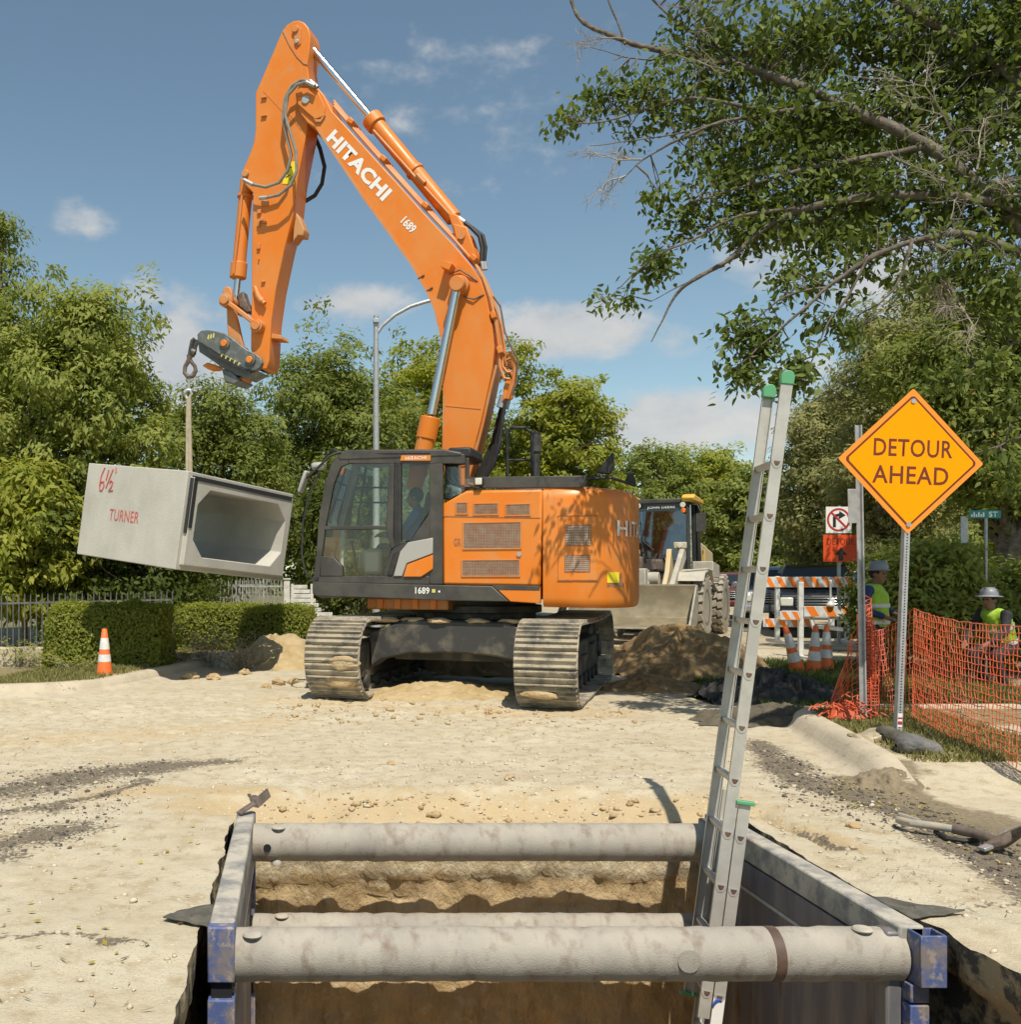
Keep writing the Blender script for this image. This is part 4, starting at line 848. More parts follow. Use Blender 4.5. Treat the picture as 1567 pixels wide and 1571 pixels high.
for (x, y, r, m_) in ((454,46,.05,'orange_dust'),(456.5,65,.03,'galv'),(377,267,.055,'orange_dust')): mb = MB(); p = E3(x,y,AO); mb.cyl((p.x,AO-.045,p.z),(p.x,AO+.46,p.z),r,n=16); mb.build('pin', mt[m_], arm, bevel=.006)
for a, b in (((404,140),(446,184)),((444,175),(462,200))): mb = MB(); mb.bar(E3(*a,AO-.001),E3(*b,AO-.001),.006,.008,(0,1,0)); mb.build('weld_seam', mt['orange_dust'], arm)
pl_ = ap_([(443,249),(453,247),(452,283),(433,282),(438,262)], 'warning_plate', mt['yellow'], AO-.006, .006, 0)
mb = MB()
for s in ([(438,272),(446,268)],[(444,277),(448,270)],[(441,258),(448,256)]): mb.tube([E3(*s[0],AO-.008),E3(*s[1],AO-.008)], .006, 5)
mb.build('warning_mark', mt['blackink'], pl_)
for (x, y, w, h) in ((405,150,.09,.018),(405,178,.09,.018),(402,337,.05,.05),(397,344,.05,.08),(406,341,.07,.03),(397,378,.05,.09),(397,398,.02,.02),(404,432,.06,.03),(407,312,.12,.08),(398,325,.06,.06)):
    mb = MB(); p = E3(x,y,AO-.012); mb.box(p,(w,.05,h)); mb.build('arm_bracket', mt['orange_dust'], arm, bevel=.006)
mb = MB(); mb.tube([E3(391,440,AO-.03), E3(396,455,AO-.05), E3(402,463,AO-.05)], [.03,.05,.05], 10); mb.cyl(E3(402,462,AO-.05), E3(406,466,AO-.06), .035, n=10); mb.build('arm_bracket', mt['orange_dust'], arm)
ap_([(454,326),(459,333),(467,352),(465,362),(457,361),(449,372),(450,350)], 'rest_lug', mt['orange_dust'], AO+.10, .22, .015)
mb = MB(); mb.tube([E3(436,405,.21), E3(440,412,.2), E3(432,424,.18)], .012, 6); mb.build('wire_clip', mt['black'], arm)
ap_([(413,511),(430,514),(432,520),(413,519)], 'arm_bracket', mt['orange_dust'], AO+.05, .3, .006)
# hoses draping from boom tip to arm
for pts, o_ in (([(487,134),(476,124),(462,123),(447,132),(437,152),(434,182),(440,210),(447,238),(441,262),(428,280),(408,287),(388,283),(374,276)], -.36), ([(483,132),(470,126),(456,130),(442,145),(437,175),(444,200),(454,232),(455,262),(446,284),(428,299),(410,303),(398,304)], -.42)):
    mb = MB(); mb.tube([E3(x,y,o_) for x,y in pts], .024, 8); mb.build('hose', mt['hosegrey'], arm)
    for a, b in ((pts[0],pts[1]),(pts[-2],pts[-1])): mb = MB(); mb.tube([E3(*a,o_),E3(*b,o_)], .03, 8); mb.build('hose_coupling', mt['galv'], arm)
mb = MB(); mb.tube([E3(484,212,.25), E3(491,228,.27), E3(498,256,.28), E3(494,282,.27), E3(483,300,.25), E3(468,309,.22)], .032, 8); mb.build('hose', mt['black'], arm)
# bucket cylinder and links
mb = MB(); a = E3(379,276,0); b = E3(365,424,0); mb.cyl(a, b, .105, n=20); mb.cyl(b.lerp(a,.14), b.lerp(a,-.02), .13, n=20); mb.cyl(b, b+(b-a)*.03, .10, n=20); mb.cyl(a.lerp(b,.16), a.lerp(b,.19), .13, n=20); mb.build('bucket_cylinder', mt['orange'], arm, bevel=.012)
mb = MB(); mb.tube([E3(371,300,-.13), E3(366,352,-.15), E3(358,420,-.14)], .018, 8); mb.build('cylinder_pipe', mt['orange_dust'], arm)
mb = MB(); mb.cyl(E3(365,428,0), E3(361,462,0), .055, n=16); mb.build('cylinder_rod', mt['chrome'], arm)
for off in (-.33, .25): mb = MB(); mb.prism(EP([(341,446),(345,440),(351,439),(355,445),(356,462),(352,469),(342,468)], off), off, off+.08); mb.bar(E3(350,464,off+.04), E3(395,499,off+.04), .07, .10, (0,1,0)); mb.build('arm_link', mt['orange_dust'], arm, bevel=.015)
for off in (-.20, .12): mb = MB(); mb.prism(EP([(347,462),(356,462),(362,482),(370,520),(376,540),(352,540),(348,500)], off), off, off+.08); mb.build('bucket_link', mt['orange_dust'], arm, bevel=.015)
mb = MB(); mb.prism(EP([(363,452),(372,446),(377,462),(386,478),(378,480),(366,470)], -.08), -.08, .10); mb.build('link_block', mt['rustmetal'], arm, bevel=.02)
for (x, y) in ((346,461),(394,500)): mb = MB(); p = E3(x,y,-.3); mb.cyl((p.x,-.37,p.z),(p.x,.37,p.z),.07,n=18); mb.cyl((p.x,-.34,p.z),(p.x,.34,p.z),.10,n=18); mb.build('pin', mt['orange_dust'], arm, bevel=.008)
cpm = MB()
CPP = [(302,513),(308,507),(318,506),(331,508),(344,511),(354,517),(366,527),(380,537),(392,543),(399,548),(402,557),(399,564),(392,568),(384,568),(372,561),(352,551),(334,543),(322,535),(312,530),(303,524)]
for off in (-.33, .25): cpm.prism(EP(CPP, off), off, off+.08)
cpm.prism(EP([(304,524),(318,530),(334,545),(352,553),(384,569),(396,569),(376,580),(352,572),(330,556),(306,540)], -.2), -.22, .22)
coup = cpm.build('quick_coupler', mt['coupler'], ex, bevel=.012)
mb = MB(); mb.prism(EP([(303,523),(316,531),(320,541),(336,551),(384,572),(384,568),(352,551),(334,543),(322,535),(312,527)], -.325), -.335, -.30); mb.build('coupler_groove', mt['black'], coup)
mb = MB(); mb.prism(EP([(341,566),(356,570),(371,584),(361,590),(346,586)], -.2), -.24, .24); mb.build('coupler_hook', mt['coupler'], coup, bevel=.02)
mb = MB(); mb.prism(EP([(310,561),(318,556),(334,561),(330,566),(318,566)], -.1), -.12, .12); mb.prism(EP([(364,580),(378,578),(374,586),(366,587)], -.1), -.16, .16); mb.build('coupler_latch', mt['orange'], coup, bevel=.02)
for (x, y) in ((345.5,527.5),(384.5,552.5)):
    mb = MB(); p = E3(x,y,-.33); mb.cyl((p.x,-.40,p.z),(p.x,.38,p.z),.052,n=16); mb.build('pin', mt['orange'], coup, bevel=.008)
    mb = MB(); mb.cyl((p.x,-.365,p.z),(p.x,.36,p.z),.085,n=18); mb.build('pin_boss', mt['coupler'], coup, bevel=.008)
mb = MB()
for k in range(5): x = 338+k*6.5; y = 543+k*3.4; mb.prism(EP([(x,y+3.5),(x+2,y-1.2),(x+3.6,y-.6),(x+2,y+4.4)],-.34), -.336, -.332); mb.prism(EP([(x+2.4,y-.8),(x+5.4,y+.6),(x+5,y+1.8),(x+2.2,y+.4)],-.34), -.3365, -.3325)
for k in range(3): x = 317.5+k*4; y = 515-k*1.2; mb.prism(EP([(x,y+5),(x+1.5,y-2),(x+3.4,y-1),(x+2.4,y+6)],-.34), -.336, -.332)
mb.build('coupler_print', mt['paleyellow'], coup)
# ================================================================ CONCRETE BOX ON ITS SLING
CB = Vector((-1.715, 15.9, 2.379)); CBW, CBL, CBH = 2.475, 2.06, 1.39
box = thing('concrete_box_culvert', 'pale precast concrete box section hanging tilted in the air, open end to the right', 'concrete box', CB)
box.rotation_euler = (R(6.83), R(3.88), R(53.8))
def octo(w, h, ch, x0=0, z0=0): a, b = w/2, h/2; return [(x0-a+ch, z0-b),(x0+a-ch, z0-b),(x0+a, z0-b+ch),(x0+a, z0+b-ch),(x0+a-ch, z0+b),(x0-a+ch, z0+b),(x0-a, z0+b-ch),(x0-a, z0-b+ch)]
def sq8(w, h): a, b = w/2, h/2; return [(-a+.3,-b),(a-.3,-b),(a,-b+.25),(a,b-.25),(a-.3,b),(-a+.3,b),(-a,b-.25),(-a,-b+.25)]
def true8(w, h): # a rectangle drawn with eight points so that it can be lofted to the chamfered opening
    a, b = w/2, h/2; return [(-a,-b),(a,-b),(a,-b),(a,b),(a,b),(-a,b),(-a,b),(-a,-b)]
mb = MB()
a, b, y0, y1 = CBW/2, CBH/2, -CBL/2, CBL/2
outer = [(-a,-b),(a,-b),(a,b),(-a,b)]; inn = octo(CBW-.42, CBH-.42, .24)
st = .07                                               # the tongue steps back from the outer face
mid = [(-a+.075,-b+.075),(a-.075,-b+.075),(a-.075,b-.075),(-a+.075,b-.075)]
def bridge(rect, oc, y, flip):
    n = len(mb.v); mb.v += [(x, y, z) for x, z in rect]+[(x, y, z) for x, z in oc]
    R_, O = [n+i for i in range(4)], [n+4+i for i in range(8)]
    for q in [(R_[0],R_[1],O[1],O[0]),(R_[1],O[2],O[1]),(R_[1],R_[2],O[3],O[2]),(R_[2],O[4],O[3]),(R_[2],R_[3],O[5],O[4]),(R_[3],O[6],O[5]),(R_[3],R_[0],O[7],O[6]),(R_[0],O[0],O[7])]: mb.f.append(q)
bridge(mid, inn, y0-st, 0); bridge(outer, inn, y1, 1)
def tubeq(A, B):
    n = len(mb.v); k = len(A); mb.v += A+B
    for i in range(k): mb.f.append((n+i, n+(i+1) % k, n+k+(i+1) % k, n+k+i))
tubeq([(x,y0,z) for x,z in outer],[(x,y1,z) for x,z in outer]); tubeq([(x,y0,z) for x,z in outer],[(x,y0,z) for x,z in mid]); tubeq([(x,y0,z) for x,z in mid],[(x,y0-st,z) for x,z in mid]); tubeq([(x,y0-st,z) for x,z in inn],[(x,y1,z) for x,z in inn])
bm_ = bmesh.new(); me = bpy.data.meshes.new('concrete_shell'); me.from_pydata(mb.v, [], mb.f); bm_.from_mesh(me); bmesh.ops.remove_doubles(bm_, verts=bm_.verts, dist=1e-4); bmesh.ops.recalc_face_normals(bm_, faces=bm_.faces); bm_.to_mesh(me); bm_.free(); me.materials.append(mt['concrete'])
o = link('concrete_shell', me, box); m_ = o.modifiers.new('bevel', 'BEVEL'); m_.width = .012; m_.segments = 2; m_.limit_method = 'ANGLE'
mb = MB(); zt = b-.075; xl = -a+.075
mb.box((0, y0-st*.5, zt+.012), (CBW-.17, .055, .022)); mb.box((xl-.012, y0-st*.5, .22), (.022, .055, .78)); mb.build('joint_strip', mt['mastic'], box, bevel=.006)
# top and left sides of the open end also carry the strip on the face
mb = MB(); mb.box((-.02, y0-st-.004, zt-.018), (CBW-.2, .012, .045)); mb.box((xl+.03, y0-st-.004, .26), (.065, .012, .70)); mb.build('joint_strip', mt['mastic'], box)
lettering('TURNER', .62, .17, mt['redpaint'], box, (-a-.004, .12, -.04), (0,-1,0), (0,0,1), .008)
mb = MB()                                              # 6 1/2' sprayed by hand
def stroke(P, r=.012): mb.tube([Vector((-a-.003, y, z)) for y, z in P], r, 6)
ys0 = .72; zs = .30
def S(P): stroke([(ys0-x*.30, zs+z*.30) for x, z in P])
S([(.22,1.15),(.05,.75),(0,.3),(.06,.02),(.22,0),(.32,.2),(.26,.45),(.08,.42),(.03,.25)]); S([(.42,.55),(.52,1.05)]); S([(.48,.15),(.82,1.1)]); S([(.70,.42),(.80,.55),(.92,.45),(.86,.22),(.70,.02),(1.0,.06)]); S([(1.02,1.2),(1.05,.95)])
mb.build('lettering', mt['redpaint'], box)
# sling: shackle, swivel hook, rod, second shackle, doubled strap
top = box.rotation_euler.to_matrix() @ Vector((0,0,b)) + CB
hk = at(296, 545, 15.9); sl0 = at(288, 604, 15.9)
hook = thing('lifting_hook', 'rusty swivel hook and shackle hanging from the grey coupler', 'hook', hk)
def rel(px, py): return at(px, py, 15.9)-hk
mb = MB(); mb.tube([rel(299,520), rel(295,523), rel(292.5,535), rel(291,546)], .035, 8); mb.tube([rel(303,522), rel(299,532), rel(297,544)], .035, 8); mb.cyl(rel(293,540), rel(299,542), .07); mb.build('shackle', mt['darksteel'], hook)
mb = MB(); mb.tube([rel(291,545), rel(290,552), rel(284,562), rel(283,572), rel(288,578), rel(295,577), rel(300,569), rel(299,562), rel(294,556), rel(291,551)], [.05,.04,.033,.033,.04,.04,.035,.03,.03,.03], 8); mb.build('hook', mt['rustmetal'], hook)
sling = thing('lifting_sling', 'pale doubled strap running from the hook to the top of the concrete box', 'sling', sl0)
mb = MB(); mb.tube([at(290,574,15.9)-sl0, at(289.5,600,15.9)-sl0], .02, 8); mb.build('link_rod', mt['galv'], sling)
mb = MB(); mb.tube([at(284,606,15.9)-sl0, at(286,611,15.9)-sl0, at(290,611,15.9)-sl0, at(294,604,15.9)-sl0, at(291,598,15.9)-sl0, at(286,599,15.9)-sl0, at(283,603,15.9)-sl0], .025, 8); mb.build('shackle', mt['galv'], sling)
mb = MB(); mb.tube([at(288.5,609,15.9)-sl0, at(287.5,640,15.9)-sl0, top-sl0+Vector((-.10,0,-.03))], [.027,.029,.027], 8); mb.tube([at(290,609,15.9)-sl0, at(290,635,15.9)-sl0, top-sl0+Vector((-.05,.03,-.03))], .035, 8); mb.build('strap', mt['strap'], sling)

# ================================================================ TRENCH SHIELD
SX0, SX1, SY0, SY1, SB, STH = -.277, 2.64, 4.44, 6.64, -2.2, .113
ts = thing('trench_shield', 'dirty steel trench shield with round spreader pipes, sunk in the open trench', 'trench shield', (0, 0, 0))
for sx, xi, sg in ((-1, SX0, -1), (1, SX1, 1)):
    xo = xi+sg*STH; zt = .035 if sx < 0 else .02
    p = MB(); p.b2(min(xi+sg*.022,xo-sg*.022), max(xi+sg*.022,xo-sg*.022), SY0+.06, SY1-.06, SB, zt-.15); p = p.build('side_panel', mt['shieldside'], ts, bevel=.01)
    mb = MB(); mb.b2(min(xi,xo), max(xi,xo), SY0+.05, SY1, zt-.145, zt); mb.build('top_rail', mt['shieldtop'], p, bevel=.012)
    mb = MB(); mb.b2(min(xi,xi+sg*.02), max(xi,xi+sg*.02), SY0+.10, SY1-.1, zt-.30, zt-.152); mb.build('rub_strip', mt['shieldside'], p, bevel=.004)
    mb = MB(); mb.b2(min(xi,xi+sg*.012), max(xi,xi+sg*.012), SY0+.10, SY1-.1, zt-.325, zt-.303); mb.build('rub_edge', mt['galv'], p, bevel=.003)
    for y in (SY0, SY1-.09):                          # end columns with square sockets
        if sx < 0 or y > 5:
            w0, w1, yy = min(xi,xo), max(xi,xo), y
            for za, zb in ((zt-.004,-.212),(-.285,-.62),(-.69,-1.05),(-1.12,SB)): mb = MB(); mb.b2(w0-.003, w1+.003, yy-.004, yy+.088, za, zb); mb.build('end_column', mt['shieldblue'], p, bevel=.008)
            mb = MB(); mb.b2(w0+.012, w1-.012, yy+.02, yy+.08, -.1, SB); mb.build('column_core', mt['dark_hole'], p)  # black block painted in as the shade of the column slots
        else:
            mb = MB(); w0, w1 = xi+.035, xo+.035; za, zb = zt-.01, -.215; t = .010
            mb.b2(w0, w1, y-.05, y-.05+t, za, zb); mb.b2(w0, w1, y+.05, y+.05+t, za, zb); mb.b2(w0, w0+t, y-.04, y+.05, za, zb); mb.b2(w1-t, w1, y-.04, y+.05, za, zb); mb.build('end_tube', mt['shieldblue'], p, bevel=.004)
            mb = MB(); mb.b2(xi+.02, xo-.01, y+.0, y+.09, -.22, -.30); mb.b2(xi+.02, xo-.01, y+.0, y+.09, -.31, SB); mb.build('end_column', mt['shieldblue'], p, bevel=.006)
            mb = MB(); mb.b2(xi-.05, xi+.02, y+.06, y+.16, zt-.03, SB); mb.build('end_post', mt['shieldside'], p, bevel=.012)
def spreader(y, z, x0, x1, name='spreader_pipe'):
    n = 64; mb = MB(); rr = np.random.default_rng(int(y*100)); pts = [Vector((x0+(x1-x0)*i/n, y+.002*rr.standard_normal(), z+.002*rr.standard_normal())) for i in range(n+1)]
    mb.tube(pts, .116, 28); return mb.build(name, mt['pipe'], ts, bevel=.006)
P1 = spreader(4.56, -.128, SX0+.0, SX1+.03); P2 = spreader(6.40, -.108, SX0+.0, SX1-.06); P3 = spreader(6.40, -.672, SX0+.0, SX1-.12); P4 = spreader(4.56, -.70, SX0, SX1)
mb = MB(); mb.cyl((2.085,4.56,-.128),(2.128,4.56,-.128),.1185,n=28); mb.build('stain_band', mt['rust'], P1)
for q, x, y, z in ((P1,-.20,4.50,-.032),(P1,2.50,4.53,-.018),(P3,-.10,6.36,-.566),(P2,-.12,6.34,-.012)):
    mb = MB(); mb.lathe([(.016,-.05),(.016,0),(.040,.002),(.044,.009),(.038,.017),(.014,.020),(.001,.020)], 18, Matrix.Translation((x,y,z))); mb.build('pin', mt['pinhead'], q)
mb = MB(); mb.cyl((-.188,6.30,-.113),(-.188,6.278,-.1135),.024,n=14); mb.build('pin_hole', mt['dark_hole'], P2)  # black disc, the shade of the hole put in as colour
mb = MB(); mb.lathe([(.02,.03),(.036,0),(.034,-.014),(.001,-.016)], 14, Matrix.Translation((-.13,6.34,-.216))); mb.build('pin', mt['shieldtop'], P2)
mb = MB(); mb.lathe([(.048,0),(.05,.006),(.02,.010),(.001,.010)], 16, Matrix.Translation((1.70,4.445,-.118)) @ Matrix.Rotation(R(90),4,'X')); mb.build('pin', mt['pipe'], P1)
for q, y, z in ((P2,6.40,-.108),(P3,6.40,-.672)):
    mb = MB(); mb.b2(SX1-.09, SX1-.005, y-.13, y+.13, z-.2, z+.125); mb.build('pipe_socket', mt['shieldside'], q, bevel=.015)

# ================================================================ EXTENSION LADDER
lad = thing('extension_ladder', 'aluminium extension ladder with green end caps standing in the trench', 'ladder', (2.36, 5.84, -.9))
LU = Vector((.132, 0, 1)).normalized(); LR = Vector((.060, .372, 0)); LRn = LR.normalized(); LWv = LU.cross(LRn)*-1
LWv = LWv if LWv.x > 0 else -LWv
L0 = Vector((2.454, 5.84, .085))-lad.location          # the rung end seen at y=1279
def chan(mb, p0, p1, w, fl, t, sgn):
    """channel rail: web across w, two flanges turned along the rungs"""
    u = (p1-p0); Lh = u.length; c = (p0+p1)/2; Mx = Matrix((LWv, LRn*sgn, LU)).transposed()
    mb.box(c, (w, t, Lh), Mx); mb.box(c+LWv*(w/2-t/2)+LRn*sgn*(fl/2+t/2), (t, fl, Lh), Mx); mb.box(c-LWv*(w/2-t/2)+LRn*sgn*(fl/2+t/2), (t, fl, Lh), Mx)
def section(off, s0, s1, rw, first, n, nm):
    b0 = L0+LWv*off
    sec = MB(); chan(sec, b0+LU*s0, b0+LU*s1, rw, .018, .0035, 1); near = sec.build('rail', mt['alu'], lad)
    sec = MB(); chan(sec, b0+LR+LU*s0, b0+LR+LU*s1, rw, .018, .0035, -1); far = sec.build('rail', mt['alu'], lad)
    ring = MB(); Mx = Matrix((LWv, LU, LRn)).transposed()
    for k in range(n):
        c = b0+LU*(first+k*.305)
        r_ = MB(); prof = [(-.022,.016),(.022,.016),(.020,.0),(.008,-.018),(-.008,-.018),(-.020,.0)]
        A = [c+LWv*x+LU*z-LRn*.004 for x, z in prof]; Bq = [q+LR+LRn*.008 for q in A]; r_.loft([A, Bq]); rg = r_.build('rung', mt['alu'], lad)
        hl = MB(); A = [c+LWv*x*.78+LU*z*.78-LRn*.0062 for x, z in prof]; Bq = [q+LRn*.0015 for q in A]; hl.loft([A, Bq]); hl.build('rung_end', mt['rust'], rg)  # dark plug painted in for the shade inside the hollow rung
        fl_ = MB(); A = [c+LWv*x*1.45+LU*(z*1.35-.002)-LRn*.0048 for x, z in prof]; Bq = [q+LRn*.002 for q in A]; fl_.loft([A, Bq]); fl_.build('rung_flare', mt['alu'], rg)
    return near, far
section(0, -1.06, 2.60, .064, -.918, 11, 'fly')
section(.071, -2.2, .185, .064, -2.15, 8, 'base')
def cap_(c, w, h, arch):
    mb = MB(); prof = [(-w/2,-h*.4),(w/2,-h*.4),(w/2,h*.3),(w*.36,h*.55),(w*.18,h*.68),(-w*.18,h*.68),(-w*.36,h*.55),(-w/2,h*.3)]
    A = [c+LWv*x+LU*z-LRn*.008 for x, z in prof]; Bq = [q+LRn*.045 for q in A]; mb.loft([A, Bq]); return mb.build('end_cap', mt['green'], lad, bevel=.006)
cap_(L0+LU*2.615, .074, .075, 1); cap_(L0+LR+LU*2.60-LRn*.03, .074, .075, 1)
for c in (L0+LWv*.071+LU*.19, L0+LR+LU*-1.07): mb = MB(); mb.box(c, (.10,.04,.022), Matrix((LWv, LRn, LU)).transposed()); mb.build('end_cap', mt['green'], lad, bevel=.004)
c = L0+LWv*.071-LU*1.14-LRn*.0035
mb = MB(); Mx = Matrix((LWv, LRn, LU)).transposed(); mb.box(c, (.062,.002,.42), Mx); lb = mb.build('maker_label', mt['white'], lad)
mb = MB(); arc = [(math.cos(R(t))*.028, math.sin(R(t))*.05) for t in range(60, 200, 20)]; mb.tube([c+LWv*x+LU*(z+.15)-LRn*.003 for x, z in arc], [.003,.006,.008,.009,.008,.006,.003], 5); mb.build('label_mark', mt['labelblue'], lb)
lettering('WERNER', .25, .040, mt['blackink'], lb, c-LRn*.003-LU*.06, LU, -LWv, .01)

# ================================================================ SIGNS, POSTS, NET
SG = Vector((5.335, 9.08, .12)); tl = R(2.3)
sg = thing('detour_ahead_sign', 'bright orange diamond sign reading DETOUR AHEAD on a leaning perforated post', 'road sign', SG); sg.rotation_euler = (0, tl, 0)
hc_ = 1.557+.9; hd = .647
def sr(r, rr, zc): # rounded square turned on its corner
    P = []
    for k in range(4):
        for t in (-20,0,20): a = R(90*k+t); P.append((math.cos(R(90*k))*(r-rr*1.414)+rr*math.cos(a)*1.0+0, zc+math.sin(R(90*k))*(r-rr*1.414)+rr*math.sin(a)))
    return P
mb = MB(); mb.prism(sr(hd,.02,hc_), -.010, -.006); pn = mb.build('sign_panel', mt['signedge'], sg)
mb = MB(); mb.prism(sr(hd-.052,.05,hc_), -.0118, -.0100); mb.build('sign_border', mt['signtext'], pn)
mb = MB(); mb.prism(sr(hd-.077,.05,hc_), -.0135, -.0119); mb.build('sign_face', mt['signorange'], pn)
lettering('DETOUR', .70, .158, mt['signtext'], pn, (.015,-.0142,hc_+.115), (1,0,0), (0,0,1), .014)
lettering('AHEAD', .675, .158, mt['signtext'], pn, (.0,-.0142,hc_-.125), (1,0,0), (0,0,1), .014)
for z in (hc_+hd-.115, hc_-hd+.085): mb = MB(); mb.cyl((0,-.013,z),(0,-.022,z),.022,n=14); mb.build('bolt', mt['galv'], pn)
pb = MB(); w = .05
for z in np.arange(0.0, hc_+.5, .0255):
    z0 = float(z); pb.b2(-w/2, -.006, -.004, -.0015, z0, z0+.0255); pb.b2(.006, w/2, -.004, -.0015, z0, z0+.0255); pb.b2(-.006, .006, -.004, -.0015, z0, z0+.0135)
pb.b2(-w/2, -w/2+.003, -.0015, w-.004, 0, hc_+.5); pb.b2(w/2-.003, w/2, -.0015, w-.004, 0, hc_+.5); pb.b2(-w/2, w/2, w-.004, w-.0015, 0, hc_+.5); pb.build('sign_post', mt['galv'], sg, smooth=False)
mb = MB(); mb.b2(-.02,.02,-.006,-.0042,.10,.22); mb.build('post_sticker', mt['white'], sg)
mb = MB(); mb.b2(-.019,.019,-.0072,-.0061,.12,.15); mb.b2(-.019,.019,-.0072,-.0061,.17,.185); mb.build('post_sticker', mt['redink'], sg)
mb = MB(); mb.b2(-.34,.30,-.06,-.01,.0,.045); mb.b2(-.04,.04,-.3,.4,.0,.04); mb.build('sign_foot', mt['galv'], sg, bevel=.006)
# thin channel post behind, with a small rusty plate at its head
bp0 = gnd(1326, 1112, .12)
up = thing('metal_post', 'slim grey channel post standing left of the orange detour sign', 'post', bp0); up.rotation_euler = (0, R(-1.0), 0)
mb = MB(); mb.prism([(-.035,.0),(-.022,.0),(-.016,.026),(.016,.026),(.022,.0),(.035,.0),(.035,.004),(.025,.004),(.019,.03),(-.019,.03),(-.025,.004),(-.035,.004)], 0, 2.90, 'z'); mb.build('channel', mt['galv'], up)
mb = MB(); mb.b2(-.12,-.03,-.012,-.006,1.95,2.28); mb.build('small_plate', mt['galv'], up, bevel=.006)
# far signs on one post : no right turn over DETOUR with arrow
sp = at(1289, 840, 23.0); sp.z = 0
ns = thing('turn_detour_signs', 'white no right turn sign mounted above a red orange DETOUR arrow sign on one post', 'road sign', sp)
k = 23.0/F
def zz(py): return HC-(py-HY)*k
mb = MB(); mb.b2(-.03,.03,.005,.06,0,zz(776)); mb.build('sign_post', mt['galv'], ns)
mb = MB(); mb.b2((1267.5-1289)*k,(1307-1289)*k,-.012,-.004,zz(818),zz(777.5)); q = mb.build('sign_panel', mt['white'], ns, bevel=.003)
zc = zz(797.5); r_ = .262
rp = MB(); V = []; n = 36
for i in range(n):
    a_ = 2*math.pi*i/n
    for rr, yy in ((r_,-.0125),(r_,-.015),(r_-.045,-.015),(r_-.045,-.0125)): V.append(Vector((-.03+rr*math.cos(a_), yy, zc+rr*math.sin(a_))))
rings = [V[4*i:4*i+4] for i in range(n)]+[V[0:4]]; rp.loft(rings, caps=False); rp.bar((-.03-.17,-.0145,zc+.17),(-.03+.17,-.0145,zc-.17),.045,.004,(0,1,0)); rp.build('prohibition_ring', mt['redink'], q)
mb = MB(); mb.prism([(-.16,zc-.17),(-.09,zc-.17),(-.09,zc+.05),(-.03,zc+.08),(-.03,zc+.01),(.13,zc+.10),(-.01,zc+.20),(-.02,zc+.145),(-.12,zc+.12),(-.16,zc+.06)], -.0138, -.0122); mb.build('turn_arrow', mt['blackink'], q)
mb = MB(); mb.b2((1263.5-1289)*k,(1317-1289)*k,-.012,-.004,zz(862),zz(820.5)); q = mb.build('sign_panel', mt['signred'], ns, bevel=.003)
lettering('DETOUR', .62, .145, mt['blackink'], q, ((1290.5-1289)*k,-.013,zz(831)), (1,0,0), (0,0,1), .0)
mb = MB(); cxs = .02; z0 = zz(860); mb.prism([(cxs-.05,z0),(cxs+.05,z0),(cxs+.05,z0+.13),(cxs+.14,z0+.13),(cxs,z0+.30),(cxs-.14,z0+.13),(cxs-.05,z0+.13)], -.0145, -.0125); mb.build('arrow', mt['blackink'], q)
# street name sign by the far trunk
s0 = at(1515, 800, 16.0); k = 16.0/F; s0.z = 0
ss = thing('street_name_sign', 'teal street name blade and grey cross blade on a slim post by the trunk', 'street sign', s0)
mb = MB(); mb.cyl((0,.02,0),(0,.02,HC-(795-HY)*k),.022); mb.build('sign_post', mt['galv'], ss)
zt = HC-(783-HY)*k; zb = HC-(795-HY)*k
mb = MB(); mb.b2((1488-1515)*k,(1536-1515)*k,-.01,.0,zb,zt); q = mb.build('name_blade', mt['teal'], ss)
lettering('ST', .14, .085, mt['white'], q, ((1524-1515)*k,-.012,(zb+zt)/2), (1,0,0), (0,0,1), .02)
mb = MB()
for i in range(6): mb.b2((1490+i*3.6-1515)*k,(1492.4+i*3.6-1515)*k,-.013,-.011,zb+.02,zb+.06+.03*(i % 2))
mb.build('name_print', mt['white'], q)
mb = MB(); mb.b2((1477-1515)*k,(1488-1515)*k,.03,.04,HC-(833-HY)*k,HC-(792-HY)*k); mb.build('cross_blade', mt['galv'], ss)

# orange netting : hung from the post, slack behind the sign, tight towards the camera
def netting(name, label, cols, zlo, zhi, nz, amp, parent_loc, seed, drop=None, t=.0042):
    """cols: list of ground points; strands run up and along"""
    r = np.random.default_rng(seed); n = len(cols); G = []
    for i, c in enumerate(cols):
        u = i/(n-1); lo = zlo(u); hi = zhi(u); row = []
        for j in range(nz+1):
            v = j/nz; w = amp*math.sin(u*9+v*3.1+seed)+amp*.6*math.sin(u*23+v*5); row.append(Vector((c[0]+w*.4+r.normal(0,.004), c[1]+w+r.normal(0,.004), lo+(hi-lo)*v+r.normal(0,.004))))
        G.append(row)
    o = Vector(parent_loc); mb = MB()
    def strand(P, t):
        pts, fr = frames([p-o for p in P]); V = []
        for p, (a_, b_) in zip(pts, fr):
            for kk in range(3): V.append(p+a_*(t*math.cos(kk*2.094))+b_*(t*math.sin(kk*2.094)))
        mb.add(V, [(i*3+kk, i*3+(kk+1) % 3, i*3+3+(kk+1) % 3, i*3+3+kk) for i in range(len(P)-1) for kk in range(3)])
    for i in range(n): strand(G[i], t*1.0)
    for j in range(nz+1): strand([G[i][j] for i in range(n)], t*(1.15 if j in (0, nz) else 1.0))
    th = thing(name, label, 'safety netting', parent_loc); mb.build('net', mt['net'], th, smooth=False); return th
A = at(1402, 1120, 10.0); B_ = Vector((5.30, 6.9, 0)); n = 52
